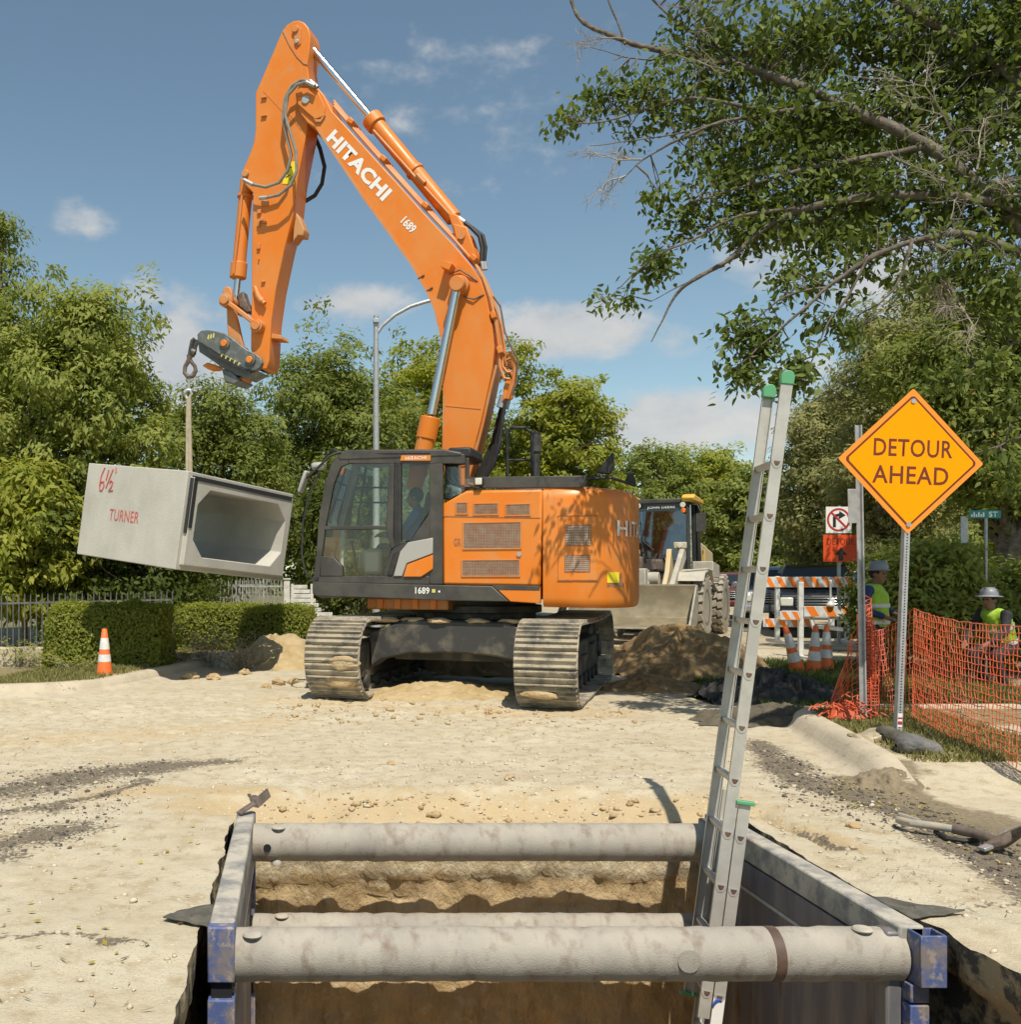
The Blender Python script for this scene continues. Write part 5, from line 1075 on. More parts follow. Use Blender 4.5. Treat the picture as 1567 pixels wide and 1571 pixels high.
cols = [(A.x+(B_.x-A.x)*i/(n-1)-.10*math.sin(math.pi*i/(n-1)), A.y+(B_.y-A.y)*i/(n-1)) for i in range(n)]
netting('safety_net', 'orange plastic mesh fence stretched from the sign post past the right edge', cols, lambda u: .14-.06*u, lambda u: 1.24-.02*u-.10*math.sin(math.pi*u)*.6, 19, .025, (A.x, A.y, 0), 1)
C1 = at(1334, 1100, 10.3); n = 26
cols = [(C1.x+(A.x+.02-C1.x)*i/(n-1), C1.y+(A.y+.03-C1.y)*i/(n-1)+.25*math.sin(math.pi*i/(n-1))) for i in range(n)]
netting('safety_net', 'slack orange mesh fence sagging between the slim post and the detour sign', cols, lambda u: .14, lambda u: 1.24-.9*(u*(1-u))*1.05+.0*u, 17, .05, (C1.x, C1.y, 0), 5)
C0 = at(1326, 1105, 10.15); r = np.random.default_rng(3)                       # bunched end of the net hanging at the post
cols = [(C0.x+.02+.055*math.sin(i*2.1)+.05*i/14, C0.y+.05*math.cos(i*1.7)) for i in range(15)]
netting('safety_net', 'bunched orange mesh hanging straight down the slim grey post', cols, lambda u: .10+.05*u, lambda u: 1.36-.35*u, 26, .02, (C0.x, C0.y, 0), 8, t=.005)
cols = [(C0.x-.03-.30*i/9+.03*math.sin(i*2.2), C0.y+.02+.05*math.cos(i*1.9)) for i in range(10)]
netting('safety_net', 'loose triangle of orange mesh spread left of the slim grey post', cols, lambda u: .12, lambda u: 1.18-.95*u, 14, .02, (C0.x-.1, C0.y, 0), 9, t=.0045)
mb = MB(); hp = gnd(1298, 1108, .13)
for i in range(150):
    a = r.uniform(0, 6.28); p = Vector((r.normal(0,.10), r.normal(0,.06), abs(r.normal(.09,.06)))); mb.tube([p, p+Vector((math.cos(a)*.06, math.sin(a)*.05, .03)), p+Vector((math.cos(a+.8)*.10, math.sin(a+.8)*.08, -.01))], .007, 4)
for i in range(7): mb.ball((r.normal(0,.09), r.normal(0,.05), .05), .085, 8, (1.4,1,1.1))
o = mb.build('net_heap', mt['net']); o.location = hp; tag(o, 'crumpled heap of orange netting on the ground beside the kerb', 'netting')
# sandbags, plastic bag
def sack(px, py, z, d, rz, label, mat, seed):
    p = gnd(px, py, z); nu, nv = 30, 36; u = np.linspace(-1,1,nu)[:,None]*np.ones((1,nv)); q = np.ones((nu,1))*np.linspace(0,2*math.pi,nv,endpoint=False)[None,:]
    s_ = np.maximum(.02, (1-np.abs(u)**5))**.45; s_ = s_*np.where(u > .78, 1-.75*np.exp(-((u-.86)/.06)**2), 1)        # neck tied at one end
    cr, sr_ = np.sign(np.cos(q))*np.abs(np.cos(q))**.75, np.sign(np.sin(q))*np.abs(np.sin(q))**.75
    x = u*d[0]/2; y = d[1]/2*s_*cr; zz_ = d[2]*.46*s_*sr_
    w = 1+.16*fbm(u*2.2+seed*5, np.cos(q)*1.6, np.sin(q)*1.6, 3, seed)+.10*np.abs(fbm(u*7+seed, np.cos(q)*3, np.sin(q)*3, 3, seed+3))
    sag = .03*np.cos(u*2.5+seed); V = np.stack([x, y*w, np.maximum(zz_*w+d[2]*.42+sag, 0.0)], -1).reshape(-1,3)
    A = (np.arange(nu-1)[:,None]*nv+np.arange(nv)[None,:]).ravel(); Bq = (np.arange(nu-1)[:,None]*nv+((np.arange(nv)+1) % nv)[None,:]).ravel()
    o = link('sandbag', mesh_np('sandbag', V, np.stack([A, Bq, Bq+nv, A+nv], 1), mat, smooth=True), None, p, (0,0,rz)); return tag(o, label, 'sandbag', 'sandbags weighing down the signs')
sack(1411, 1158, .12, (.34,.26,.155), -.2, 'grey sandbag slumped right of the leaning sign post', mt['sandbag'], 1)
sack(1375, 1142, .12, (.30,.22,.15), .3, 'darker sandbag left of the leaning sign post, half behind it', mt['fabric_grey'], 2)
sack(1322, 1103, .13, (.26,.24,.19), .5, 'black bag at the foot of the slim post beside the orange heap', mt['fabric_black'], 3)
sack(1331, 1140, .12, (.30,.22,.12), .1, 'pale tan bag lying on the grass left of the sandbags', mt['clearbag'], 4)

# ================================================================ CONES AND BARRICADES
def cone(label, loc, h, rb, tilt=(0,0), base=True, bands=((.36,.50),(.60,.82)), group='traffic cones'):
    t = thing('traffic_cone', label, 'traffic cone', loc, 0, group); t.rotation_euler = (tilt[0], tilt[1], .2)
    rt = rb*.30; f = lambda z: rb+(rt-rb)*z/h
    mb = MB(); mb.lathe([(f(0),.03),(f(h*.5),h*.5),(f(h)*1.02,h*.985),(f(h)*.8,h),(.001,h)], 24); mb.build('cone_body', mt['cone'], t)
    if base: mb = MB(); mb.box((0,0,.018), (rb*3.0,rb*3.0,.036)); mb.build('cone_base', mt['black'], t, bevel=.012)
    for a, b in bands: mb = MB(); mb.lathe([(f(h*a)+.003,h*a),(f(h*b)+.003,h*b),(f(h*b)-.004,h*b),(f(h*a)-.004,h*a)], 24); mb.build('reflective_band', mt['coneband'], t)
    return t
g = gnd(160, 1043, .06); cone('orange cone with two white bands standing on the left kerb by the hedge', g, .74, .125)
def chan_cone(label, px, py, Y, h, tilt):
    p = at(px, py, Y); return cone(label, p, h, .125, tilt, False, ((.30,.48),(.58,.86)), 'tall slim cones by the barricade')
kz = 16.5/F
chan_cone('tall orange cone leaning left, leftmost of three beside the white barricade leg', 1226, 1036, 16.5, .82, (0,-.30))
chan_cone('dull tall cone in the middle of three, next to the white barricade leg', 1249, 1036, 16.4, .80, (0,.05))
chan_cone('tall orange cone half hidden behind its neighbour, rightmost of the three', 1268, 1030, 16.9, .76, (0,.02))
def stripes(parent, x0, x1, z0, z1, y, n, slope=1.0):
    mb = MB(); mb.b2(x0, x1, y-.012, y+.012, z0, z1); bd = mb.build('rail_board', mt['barwhite'], parent, bevel=.006); mb = MB(); w = (x1-x0)/n; h = z1-z0
    for i in range(n):
        a = x0+i*w+.02; P = [(a+h*.55*slope, z0+.004),(a+h*.55*slope+w*.48, z0+.004),(a+w*.48, z1-.004),(a, z1-.004)]; P = [(min(max(x, x0+.003), x1-.003), z) for x, z in P]; mb.prism(P, y-.0138, y-.0122)
    mb.build('stripes', mt['barorange'], bd, smooth=False)
def barricade(label, px, py, Y, boards, legs, rz=0, brace=None):
    p = at(px, py, Y); z0 = p.z; p.z = 0; k = Y/F; t = thing('barricade', label, 'barricade', p, rz, 'striped road barricades')
    X = lambda q: (q-px)*k; Z = lambda q: HC-(q-HY)*k
    for x0, x1, y0, y1, n in boards: stripes(t, X(x0), X(x1), Z(y1), Z(y0), 0, n)
    for x, y0, y1 in legs: mb = MB(); mb.b2(X(x)-.045, X(x)+.045, .016, .10, Z(y1), Z(y0)); mb.b2(X(x)-.04, X(x)+.04, -.5, .6, Z(y1)-.02, Z(y1)+.05); mb.build('leg', mt['barwhite'], t, bevel=.008)
    if brace: mb = MB(); mb.bar((X(brace[0]), .05, Z(brace[1])), (X(brace[2]), .05, Z(brace[3])), .05, .05); mb.build('brace', mt['barwhite'], t)
    return t
barricade('near barricade whose orange striped board stands beside the white leg and cones', 1231, 1005, 19.6, [(1234,1313,930,946,3),(1198,1229,938,951,2)], [(1231,893,1010),(1277,918,965)], -.06, (1242,935,1258,990))
barricade('farther barricade with two long striped boards behind the ladder', 1200, 985, 22.8, [(1172,1309,885,901,8),(1172,1249,949,962,4)], [(1195,884,985),(1300,884,985)], -.05)
mb = MB(); p = at(1275, 905, 19.55); mb.lathe([(.001,-.05),(.07,-.05),(.075,-.02),(.05,.02),(.018,.05),(.018,.36),(.03,.38),(.03,.44),(.001,.46)], 14); o = mb.build('barricade_lamp', mt['barwhite']); o.location = at(1275, 926, 19.55); tag(o, 'white unlit beacon sitting on the near barricade board', 'beacon')
# ================================================================ PEOPLE
STAND = dict(pelvis=(0,0,.95), chest=(0,.0,1.30), neck=(0,.01,1.47), head=(0,-.02,1.63), shL=(.18,.01,1.41), shR=(-.18,.01,1.41), elL=(.25,.05,1.14), elR=(-.25,.05,1.14), wrL=(.24,-.10,.93), wrR=(-.24,-.10,.93),
             hipL=(.09,0,.92), hipR=(-.09,0,.92), knL=(.11,-.03,.50), knR=(-.11,-.03,.50), anL=(.12,.02,.09), anR=(-.12,.02,.09), toL=(.14,-.15,.035), toR=(-.14,-.15,.035))
def remesh(o, v):
    m = o.modifiers.new('remesh', 'REMESH'); m.mode = 'VOXEL'; m.voxel_size = v; m.use_smooth_shade = True
    s = o.modifiers.new('smooth', 'SMOOTH'); s.factor = .5; s.iterations = 4; return o
def figure(label, loc, rz, J, shirt, trousers, vest, hat, brim=.0, group=None, vox=.0145, seated=False):
    J = {k: Vector(v) for k, v in {**STAND, **J}.items()}
    t = thing('person', label, 'person', loc, rz, group)
    mb = MB(); c = mb.cap
    hd = J['head']; nk = J['neck']
    mb.ball(hd+Vector((0,.005,.03)), .098, 14, (.82,1.0,1.12)); mb.ball(hd+Vector((0,-.025,-.055)), .068, 12, (.85,.95,1.0)); c(hd+Vector((0,-.095,.01)), hd+Vector((0,-.108,-.022)), .012, .017, 8)
    for s in (-1, 1): mb.ball(hd+Vector((s*.082,.01,-.005)), .024, 8, (.5,1,1.3))
    c(nk-Vector((0,0,.06)), hd-Vector((0,-.01,.05)), .062, .055)
    c(J['pelvis'], J['chest'], .135, .15); c(J['chest'], (J['shL']+J['shR'])/2, .14, .11); c(J['shL'], J['shR'], .065, .065); c(J['hipL'], J['hipR'], .10, .10)
    for s in 'LR':
        c(J['sh'+s], J['el'+s], .052, .040); c(J['el'+s], J['wr'+s], .041, .028); c(J['hip'+s], J['kn'+s], .085, .058); c(J['kn'+s], J['an'+s], .056, .038); c(J['an'+s]-Vector((0,0,.03)), J['to'+s], .042, .034)
        d = (J['wr'+s]-J['el'+s]).normalized(); u = d.cross(Vector((0,0,1))); u = u.normalized() if u.length > .1 else Vector((1,0,0)); nrm = u.cross(d)
        w = J['wr'+s]; c(w, w+d*.075, .027, .034); c(w+d*.04-u*.02, w+d*.075+u*.026, .02, .02)
        for i, Lf in enumerate((.072,.082,.077,.06)):
            b0 = w+d*.085+u*(-.030+.020*i); b1 = b0+d*Lf*.5-nrm*.006; b2 = b1+d*Lf*.35-nrm*(.018+.004*i); c(b0, b1, .0105, .010, 6); c(b1, b2, .010, .0085, 6)
        b0 = w+d*.03-u*.032; b1 = b0+d*.03-u*.022-nrm*.008; c(b0, b1, .013, .012, 6); c(b1, b1+d*.028-u*.004-nrm*.006, .012, .0095, 6)
    remesh(mb.build('body', mt['skin'], t), vox)
    mb = MB()
    for s in (-1, 1): mb.ball(hd+Vector((s*.032,-.086,.012)), .011, 8)
    mb.build('eyes', mt['hair'], t)
    mb = MB(); mb.cap(hd+Vector((-.024,-.098,-.055)), hd+Vector((.024,-.098,-.055)), .006, .006, 6); mb.build('mouth', mt['redpaint'], t)
    mb = MB(); mb.ball(hd+Vector((0,.018,.04)), .104, 14, (.84,1.0,1.05)); mb.build('hair', mt['hair'], t)
    # clothing follows the limbs
    def cloth(name, segs, mat, v=vox):
        mb = MB()
        for a_, b_, r0, r1 in segs: mb.cap(a_, b_, r0, r1, 12)
        return remesh(mb.build(name, mt[mat], t), v)
    tor = [(J['pelvis']+Vector((0,0,-.02)), J['chest'], .150, .165), (J['chest'], (J['shL']+J['shR'])/2, .155, .122), (J['shL'], J['shR'], .076, .076)]
    cloth('shirt', tor+[q for s in 'LR' for q in ((J['sh'+s], J['el'+s], .066, .054), (J['el'+s], J['el'+s].lerp(J['wr'+s], .82), .055, .044))], shirt)
    cloth('trousers', [(J['hipL'], J['hipR'], .118, .118), (J['pelvis'], J['pelvis']-Vector((0,0,.02)), .15, .14)]+[q for s in 'LR' for q in ((J['hip'+s], J['kn'+s], .102, .076), (J['kn'+s], J['an'+s], .076, .062))], trousers)
    for s in 'LR': cloth('boot', [(J['an'+s]+Vector((0,0,.05)), J['an'+s]-Vector((0,0,.02)), .062, .058), (J['an'+s]-Vector((0,0,.045)), J['to'+s], .048, .046)], 'boot')
    if vest:
        v = cloth('vest', [(J['pelvis']+Vector((0,0,.05)), J['chest'], .168, .180), (J['chest'], (J['shL']+J['shR'])/2+Vector((0,0,-.02)), .172, .136), (J['shL']*.72+J['shR']*.28, J['shL']*.28+J['shR']*.72, .098, .098)], 'hivis')
        ax = (J['chest']-J['pelvis']).normalized()
        for f in (.12, .75):
            p = J['pelvis'].lerp(J['chest'], f); mb = MB(); mb.cyl(p-ax*.025, p+ax*.025, .186, .188, 28); mb.build('reflective_band', mt['hivisgrey'], v)
        for s in ('L', 'R'):
            a_ = J['pelvis'].lerp(J['chest'], .1); q = J['sh'+s]*.62+J['sh'+('R' if s == 'L' else 'L')]*.38; mb = MB()
            fwd = Vector((0,-.17,0)); mb.bar(a_+Vector(((.08 if s == 'L' else -.08),-.155,0)), q+Vector((0,-.10,.02)), .05, .02, (0,1,0)); mb.bar(a_+Vector(((.08 if s == 'L' else -.08),.175,0)), q+Vector((0,.10,.02)), .05, .02, (0,1,0)); mb.build('shoulder_stripe', mt['signedge'], v)
    if hat:
        Mx = Matrix.Translation(hd+Vector((0,-.005,.065)))
        mb = MB(); mb.lathe([(.115+brim,-.012),(.118+brim,-.004),(.118,.008),(.116,.045),(.102,.085),(.066,.115),(.001,.124)], 24, Mx); mb.box(hd+Vector((0,-.005,.17)), (.03,.19,.03)); mb.build('hard_hat', mt[hat], t, bevel=.006)
    return t
pa = at(1342, 885, 13.6); pa.z = -.04
figure('worker in a bright vest and blue sleeves standing behind the bunched orange netting', pa, R(38), dict(head=(0,-.05,1.62), elL=(.30,.04,1.16), elR=(-.30,.02,1.16), wrL=(.16,-.20,1.10), wrR=(-.16,-.22,1.06)), 'denim', 'darkcloth', True, 'hat', .02, 'road workers')
pb_ = at(1524, 905, 14.3); pb_.z = -.02
figure('crouching worker with a brimmed grey hard hat seen through the netting at right', pb_, R(-68), dict(pelvis=(0,.22,.62), chest=(0,.10,.95), neck=(0,.0,1.10), head=(0,-.07,1.24), shL=(.18,.02,1.04), shR=(-.18,.02,1.04), elL=(.25,-.12,.80), elR=(-.25,-.12,.80), wrL=(.16,-.34,.66), wrR=(-.16,-.34,.66), hipL=(.09,.22,.58), hipR=(-.09,.22,.58), knL=(.16,-.20,.50), knR=(-.16,-.20,.50), anL=(.14,.02,.09), anR=(-.14,.02,.09), toL=(.16,-.15,.035), toR=(-.16,-.15,.035)), 'darkcloth', 'darkcloth', True, 'hat', .055, 'road workers')
SIT = dict(pelvis=(0,.05,.10), chest=(0,.08,.45), neck=(0,.07,.62), head=(0,.02,.79), shL=(.18,.08,.56), shR=(-.18,.08,.56), elL=(.25,-.10,.30), elR=(-.25,-.10,.30), wrL=(.20,-.34,.30), wrR=(-.20,-.34,.30), hipL=(.09,.03,.09), hipR=(-.09,.03,.09), knL=(.13,-.40,.12), knR=(-.13,-.40,.12), anL=(.13,-.50,-.28), anR=(-.13,-.50,-.28), toL=(.14,-.66,-.32), toR=(-.14,-.66,-.32))
sp_ = E3(632, 872, -1.0); sw = XM @ (sp_+Vector((.02,0,.14)))
figure('operator in a blue shirt sitting inside the orange machine cab', sw, -XA-R(90), SIT, 'blueshirt', 'denim', False, None, 0, 'machine operators', .016)
# ================================================================ WHEEL LOADER
LC = Vector((8.9, 25.78, 0)); LA = R(-30)
wl = thing('wheel_loader', 'dusty yellow wheel loader facing the camera behind the dirt pile, bucket low', 'wheel loader', LC, LA)
def tyre(x, y, s):
    t = MB(); t.lathe([(.36,-.27),(.60,-.30),(.76,-.27),(.775,-.2),(.775,.2),(.76,.27),(.60,.30),(.36,.27)], 40, Matrix.Translation((x,y,.80)) @ Matrix.Rotation(R(90),4,'Y')); tb = t.build('tyre', mt['tyregap'], wl, ang=50)
    g = MB()
    for i in range(22):
        for sd in (-1, 1):
            a = 2*math.pi*(i+.5*(sd > 0))/22; Mx = Matrix.Rotation(a,3,'X')
            for (w0, w1, sk) in ((.02,.15,.07),(.15,.285,0)):
                xm = sd*(w0+w1)/2; p = Mx @ Vector((0,0,.785)); q = Mx @ Matrix.Rotation(sd*.25,3,'Z'); g.box(Vector((x+xm,y,.80))+p+Mx @ Vector((0,sk*sd*.5,0)), ((w1-w0)*.92,.165,.06 if w0 < .1 else .075), q)
    for sd in (-1, 1): g.lathe([(.40,sd*.272),(.60,sd*.308),(.74,sd*.285),(.74,sd*.27),(.60,sd*.29),(.40,sd*.26)], 36, Matrix.Translation((x,y,.80)) @ Matrix.Rotation(R(90),4,'Y'))
    g.build('tread', mt['tyre'], tb, bevel=.012, seg=1)
    r = MB(); r.lathe([(.001,.02),(.16,.02),(.18,.06),(.2,.0),(.33,.05),(.37,.22),(.38,.27),(.36,.27),(.36,-.25),(.001,-.25)] if s > 0 else [(.001,-.02),(.16,-.02),(.18,-.06),(.2,0),(.33,-.05),(.37,-.22),(.38,-.27),(.36,-.27),(.36,.25),(.001,.25)], 32, Matrix.Translation((x,y,.80)) @ Matrix.Rotation(R(90),4,'Y')); r.build('rim', mt['loaderyellow2'], tb)
for x in (-1.05, 1.05):
    for y in (0, 3.3): tyre(x, y, x)
def wp(fn, name, mat, bevel=.02): mb = MB(); fn(mb); return mb.build(name, mt[mat], wl, bevel=bevel)
wp(lambda m: (m.b2(-.55,.55,-.6,.9,.55,1.25), m.b2(-.30,.30,.9,1.4,.6,1.3), m.b2(-.75,.75,1.4,4.4,.7,1.5), m.b2(-.8,.8,-.2,.2,.62,.98)), 'chassis', 'loaderdust')
wp(lambda m: m.prism([(2.75,1.5),(4.9,1.5),(4.95,1.7),(4.9,2.25),(2.75,2.5)], -.78, .78, 'x'), 'engine_hood', 'loader', .05)
wp(lambda m: [m.prism([(-.65,1.2),(.5,1.2),(.55,1.9),(.35,2.25),(.15,2.25),(-.1,1.7)], s*.40-.06, s*.40+.06, 'x') for s in (-1,1)], 'front_tower', 'loader', .02)
for s in (-1, 1):
    wp(lambda m: m.prism([(.35,2.20),(.35,2.0),(-.6,1.45),(-1.75,.62),(-1.95,.62),(-1.95,.88),(-1.2,1.45),(-.3,2.0),(.1,2.25)], s*.72-.06, s*.72+.06, 'x'), 'lift_arm', 'loaderdust', .02)
    wp(lambda m: (m.cyl((s*.52,.25,1.05),(s*.62,-.75,1.30),.09), m.cyl((s*.62,-.75,1.30),(s*.66,-1.1,1.38),.05)), 'lift_cylinder', 'loader', .01)
    wp(lambda m: m.tube([(s*.60,-.55,1.62),(s*.95,-.55,1.70),(s*1.35,-.2,1.74),(s*1.38,.55,1.70)], [.02,.03,.03,.02], 6), 'fender_edge', 'loaderdust', 0)
    wp(lambda m: m.prism([(-.85,1.45),(-.6,1.66),(0,1.74),(.6,1.68),(.85,1.45),(.8,1.45),(.55,1.63),(0,1.69),(-.55,1.61),(-.78,1.45)], s*1.05-.32, s*1.05+.32, 'x'), 'fender', 'loaderdust', .01)
    wp(lambda m: (m.bar((s*.62,.30,1.7),(s*.62,.30,2.28),.08,.08), m.box((s*.66,.24,2.34),(.30,.14,.16))), 'lamp_bracket', 'loader', .02)
    wp(lambda m: m.cyl((s*.66,.17,2.34),(s*.66,.15,2.34),.06), 'headlamp', 'lamp', .005)
    wp(lambda m: (m.b2(s*.72,s*1.28,1.30,2.5,1.42,1.52), m.prism([(1.25,1.52),(2.5,1.52),(2.5,1.86),(1.25,1.95)], s*1.25-.03, s*1.25+.03, 'x'), m.b2(s*.80,s*1.30,1.20,1.28,1.5,1.95)), 'side_step', 'loaderdust', .02)
    wp(lambda m: m.b2(s*1.04-.03,s*1.04+.03,1.7,1.78,.75,1.45), 'step_hanger', 'black', .01)
wp(lambda m: (m.cyl((-.02,-1.0,1.25),(-.02,-.1,1.62),.12), m.cyl((-.30,-.55,1.50),(.30,-.55,1.50),.17), m.b2(-.16,.16,-1.5,-1.2,.9,1.75), m.b2(-.09,.09,-1.45,-.9,1.1,1.35)), 'bucket_cylinder', 'loaderdust', .02)
wp(lambda m: [m.tube([(x,.35,1.9),(x*.9,.0,2.12),(x*.7,-.3,1.9),(x*.5,-.45,1.6)], .025, 6) for x in (-.3,-.2,.15,.28,.36)], 'hose', 'black', 0)
wp(lambda m: (m.b2(-.35,-.12,-.5,-.3,1.75,2.05), m.b2(.08,.32,-.45,-.2,1.72,1.98)), 'valve_block', 'rustmetal', .03)
bk = MB(); P = [(-1.95,1.32),(-1.90,1.38),(-2.0,1.36),(-1.98,.95),(-2.15,.62),(-2.5,.46),(-3.05,.42),(-3.05,.39),(-2.45,.40),(-2.05,.52),(-1.88,.85)]
bk.prism(P, -1.38, 1.38, 'x'); b_ = bk.build('bucket', mt['bucket'], wl, bevel=.01)
for s in (-1, 1): mb = MB(); mb.prism([(-1.93,1.36),(-2.1,1.34),(-3.0,.47),(-3.02,.40),(-2.45,.38),(-2.0,.5),(-1.85,.85)], s*1.39-.02, s*1.39+.02, 'x'); mb.build('bucket_side', mt['bucketedge'], b_, bevel=.006)
mb = MB(); mb.b2(-1.42,1.42,-3.16,-3.0,.38,.415); mb.build('cutting_edge', mt['bucketedge'], b_, bevel=.005)
# loader cab
cx0, cy0, cy1, cz0, cz1 = .74, 1.25, 2.75, 1.6, 3.55
wp(lambda m: (m.b2(-cx0,cx0,cy0,cy1,1.5,1.72),), 'cab_floor', 'black', .02)
for x in (-1, 1):
    wp(lambda m: (m.bar((x*.70,cy0-.05,1.72),(x*.66,cy0+.10,3.50),.09,.09), m.bar((x*.72,cy1-.05,1.72),(x*.68,cy1-.12,3.50),.12,.12), m.bar((x*.72,2.02,1.72),(x*.68,2.02,3.50),.07,.07)), 'cab_post', 'black', .01)
    wp(lambda m: m.add([(x*.715,cy0+.02,1.75),(x*.715,cy1-.08,1.75),(x*.675,cy1-.15,3.48),(x*.675,cy0+.14,3.48)],[(0,1,2,3)]), 'window', 'darkglass', 0)
    wp(lambda m: m.prism([(cy0-.02,3.50),(cy1+.05,3.50),(cy1+.05,3.62),(cy0+.1,3.70),(cy0-.08,3.62)], x*.74-.22, x*.74+.10, 'x'), 'roof_edge', 'loaderyellow', .04)
    wp(lambda m: m.cyl((x*.56,cy0-.03,3.42),(x*.56,cy0-.07,3.42),.07), 'work_lamp', 'lamp', .006)
wp(lambda m: m.b2(-.70,.70,cy0+.0,cy1,3.47,3.60), 'cab_roof', 'cabgrey', .03)
wp(lambda m: m.add([(-.66,cy0-.04,2.0),(.66,cy0-.04,2.0),(.62,cy0+.10,3.46),(-.62,cy0+.10,3.46)],[(0,1,2,3)]), 'windscreen', 'windscreen', 0)
wp(lambda m: m.add([(-.66,cy1-.05,2.3),(.66,cy1-.05,2.3),(.62,cy1-.12,3.46),(-.62,cy1-.12,3.46)],[(0,1,2,3)]), 'window', 'darkglass', 0)
wp(lambda m: m.b2(-.68,.68,cy0-.05,cy0+.05,1.7,2.02), 'cab_front_wall', 'cabgrey', .02)
wp(lambda m: m.b2(-.60,.60,cy0+.07,cy0+.10,3.28,3.47), 'screen_visor', 'visor', 0)
lettering('JOHN DEERE', .70, .085, mt['white'], wl, (0,cy0+.05,3.37), (1,0,0), (0,.08,1), .01)
wp(lambda m: (m.cyl((.58,cy0-.06,3.22),(.58,cy0-.06,3.32),.05), m.cyl((.58,cy0-.06,3.28),(.58,cy0-.09,3.28),.06)), 'turn_lamp', 'barorange', .005)
wp(lambda m: (m.tube([(.70,cy0+.1,3.45),(.92,cy0-.0,3.40),(1.0,cy0-.02,3.2)], .018, 6), m.box((1.0,cy0-.03,2.95),(.24,.06,.48))), 'side_mirror', 'cabgrey', .03)
wp(lambda m: (m.tube([(-.55,cy0-.08,3.05),(-.50,cy0-.1,2.55),(-.15,cy0-.1,2.25)], .012, 6), m.tube([(-.35,cy0-.08,2.02),(-.50,cy0-.08,2.6)], .012, 6)), 'wiper', 'black', 0)
wp(lambda m: (m.prism([(2.2,1.75),(2.65,1.75),(2.7,2.8),(2.55,2.85),(2.45,2.1),(2.2,2.05)], -.25, .25, 'x'),), 'seat', 'seat', .05)
wp(lambda m: (m.cyl((0,1.75,1.75),(0,1.6,2.35),.05), m.lathe([(.19,0),(.21,.02),(.19,.03),(.17,.02)],20,Matrix.Translation((0,1.6,2.37)) @ Matrix.Rotation(.6,4,'X'))), 'steering_wheel', 'black', 0)
wp(lambda m: (m.tube([(.88,2.4,1.9),(.88,2.4,2.25),(.98,1.9,2.25),(.98,1.9,1.9)], .022, 6),), 'grab_rail', 'loaderyellow', 0)
lp = Matrix.Translation(LC) @ Matrix.Rotation(LA,4,'Z') @ Vector((.22, 2.25, 2.05))
figure('operator with yellow shoulders sitting behind the loader windscreen', lp, LA, SIT, 'darkcloth', 'denim', True, None, 0, 'machine operators', .02)

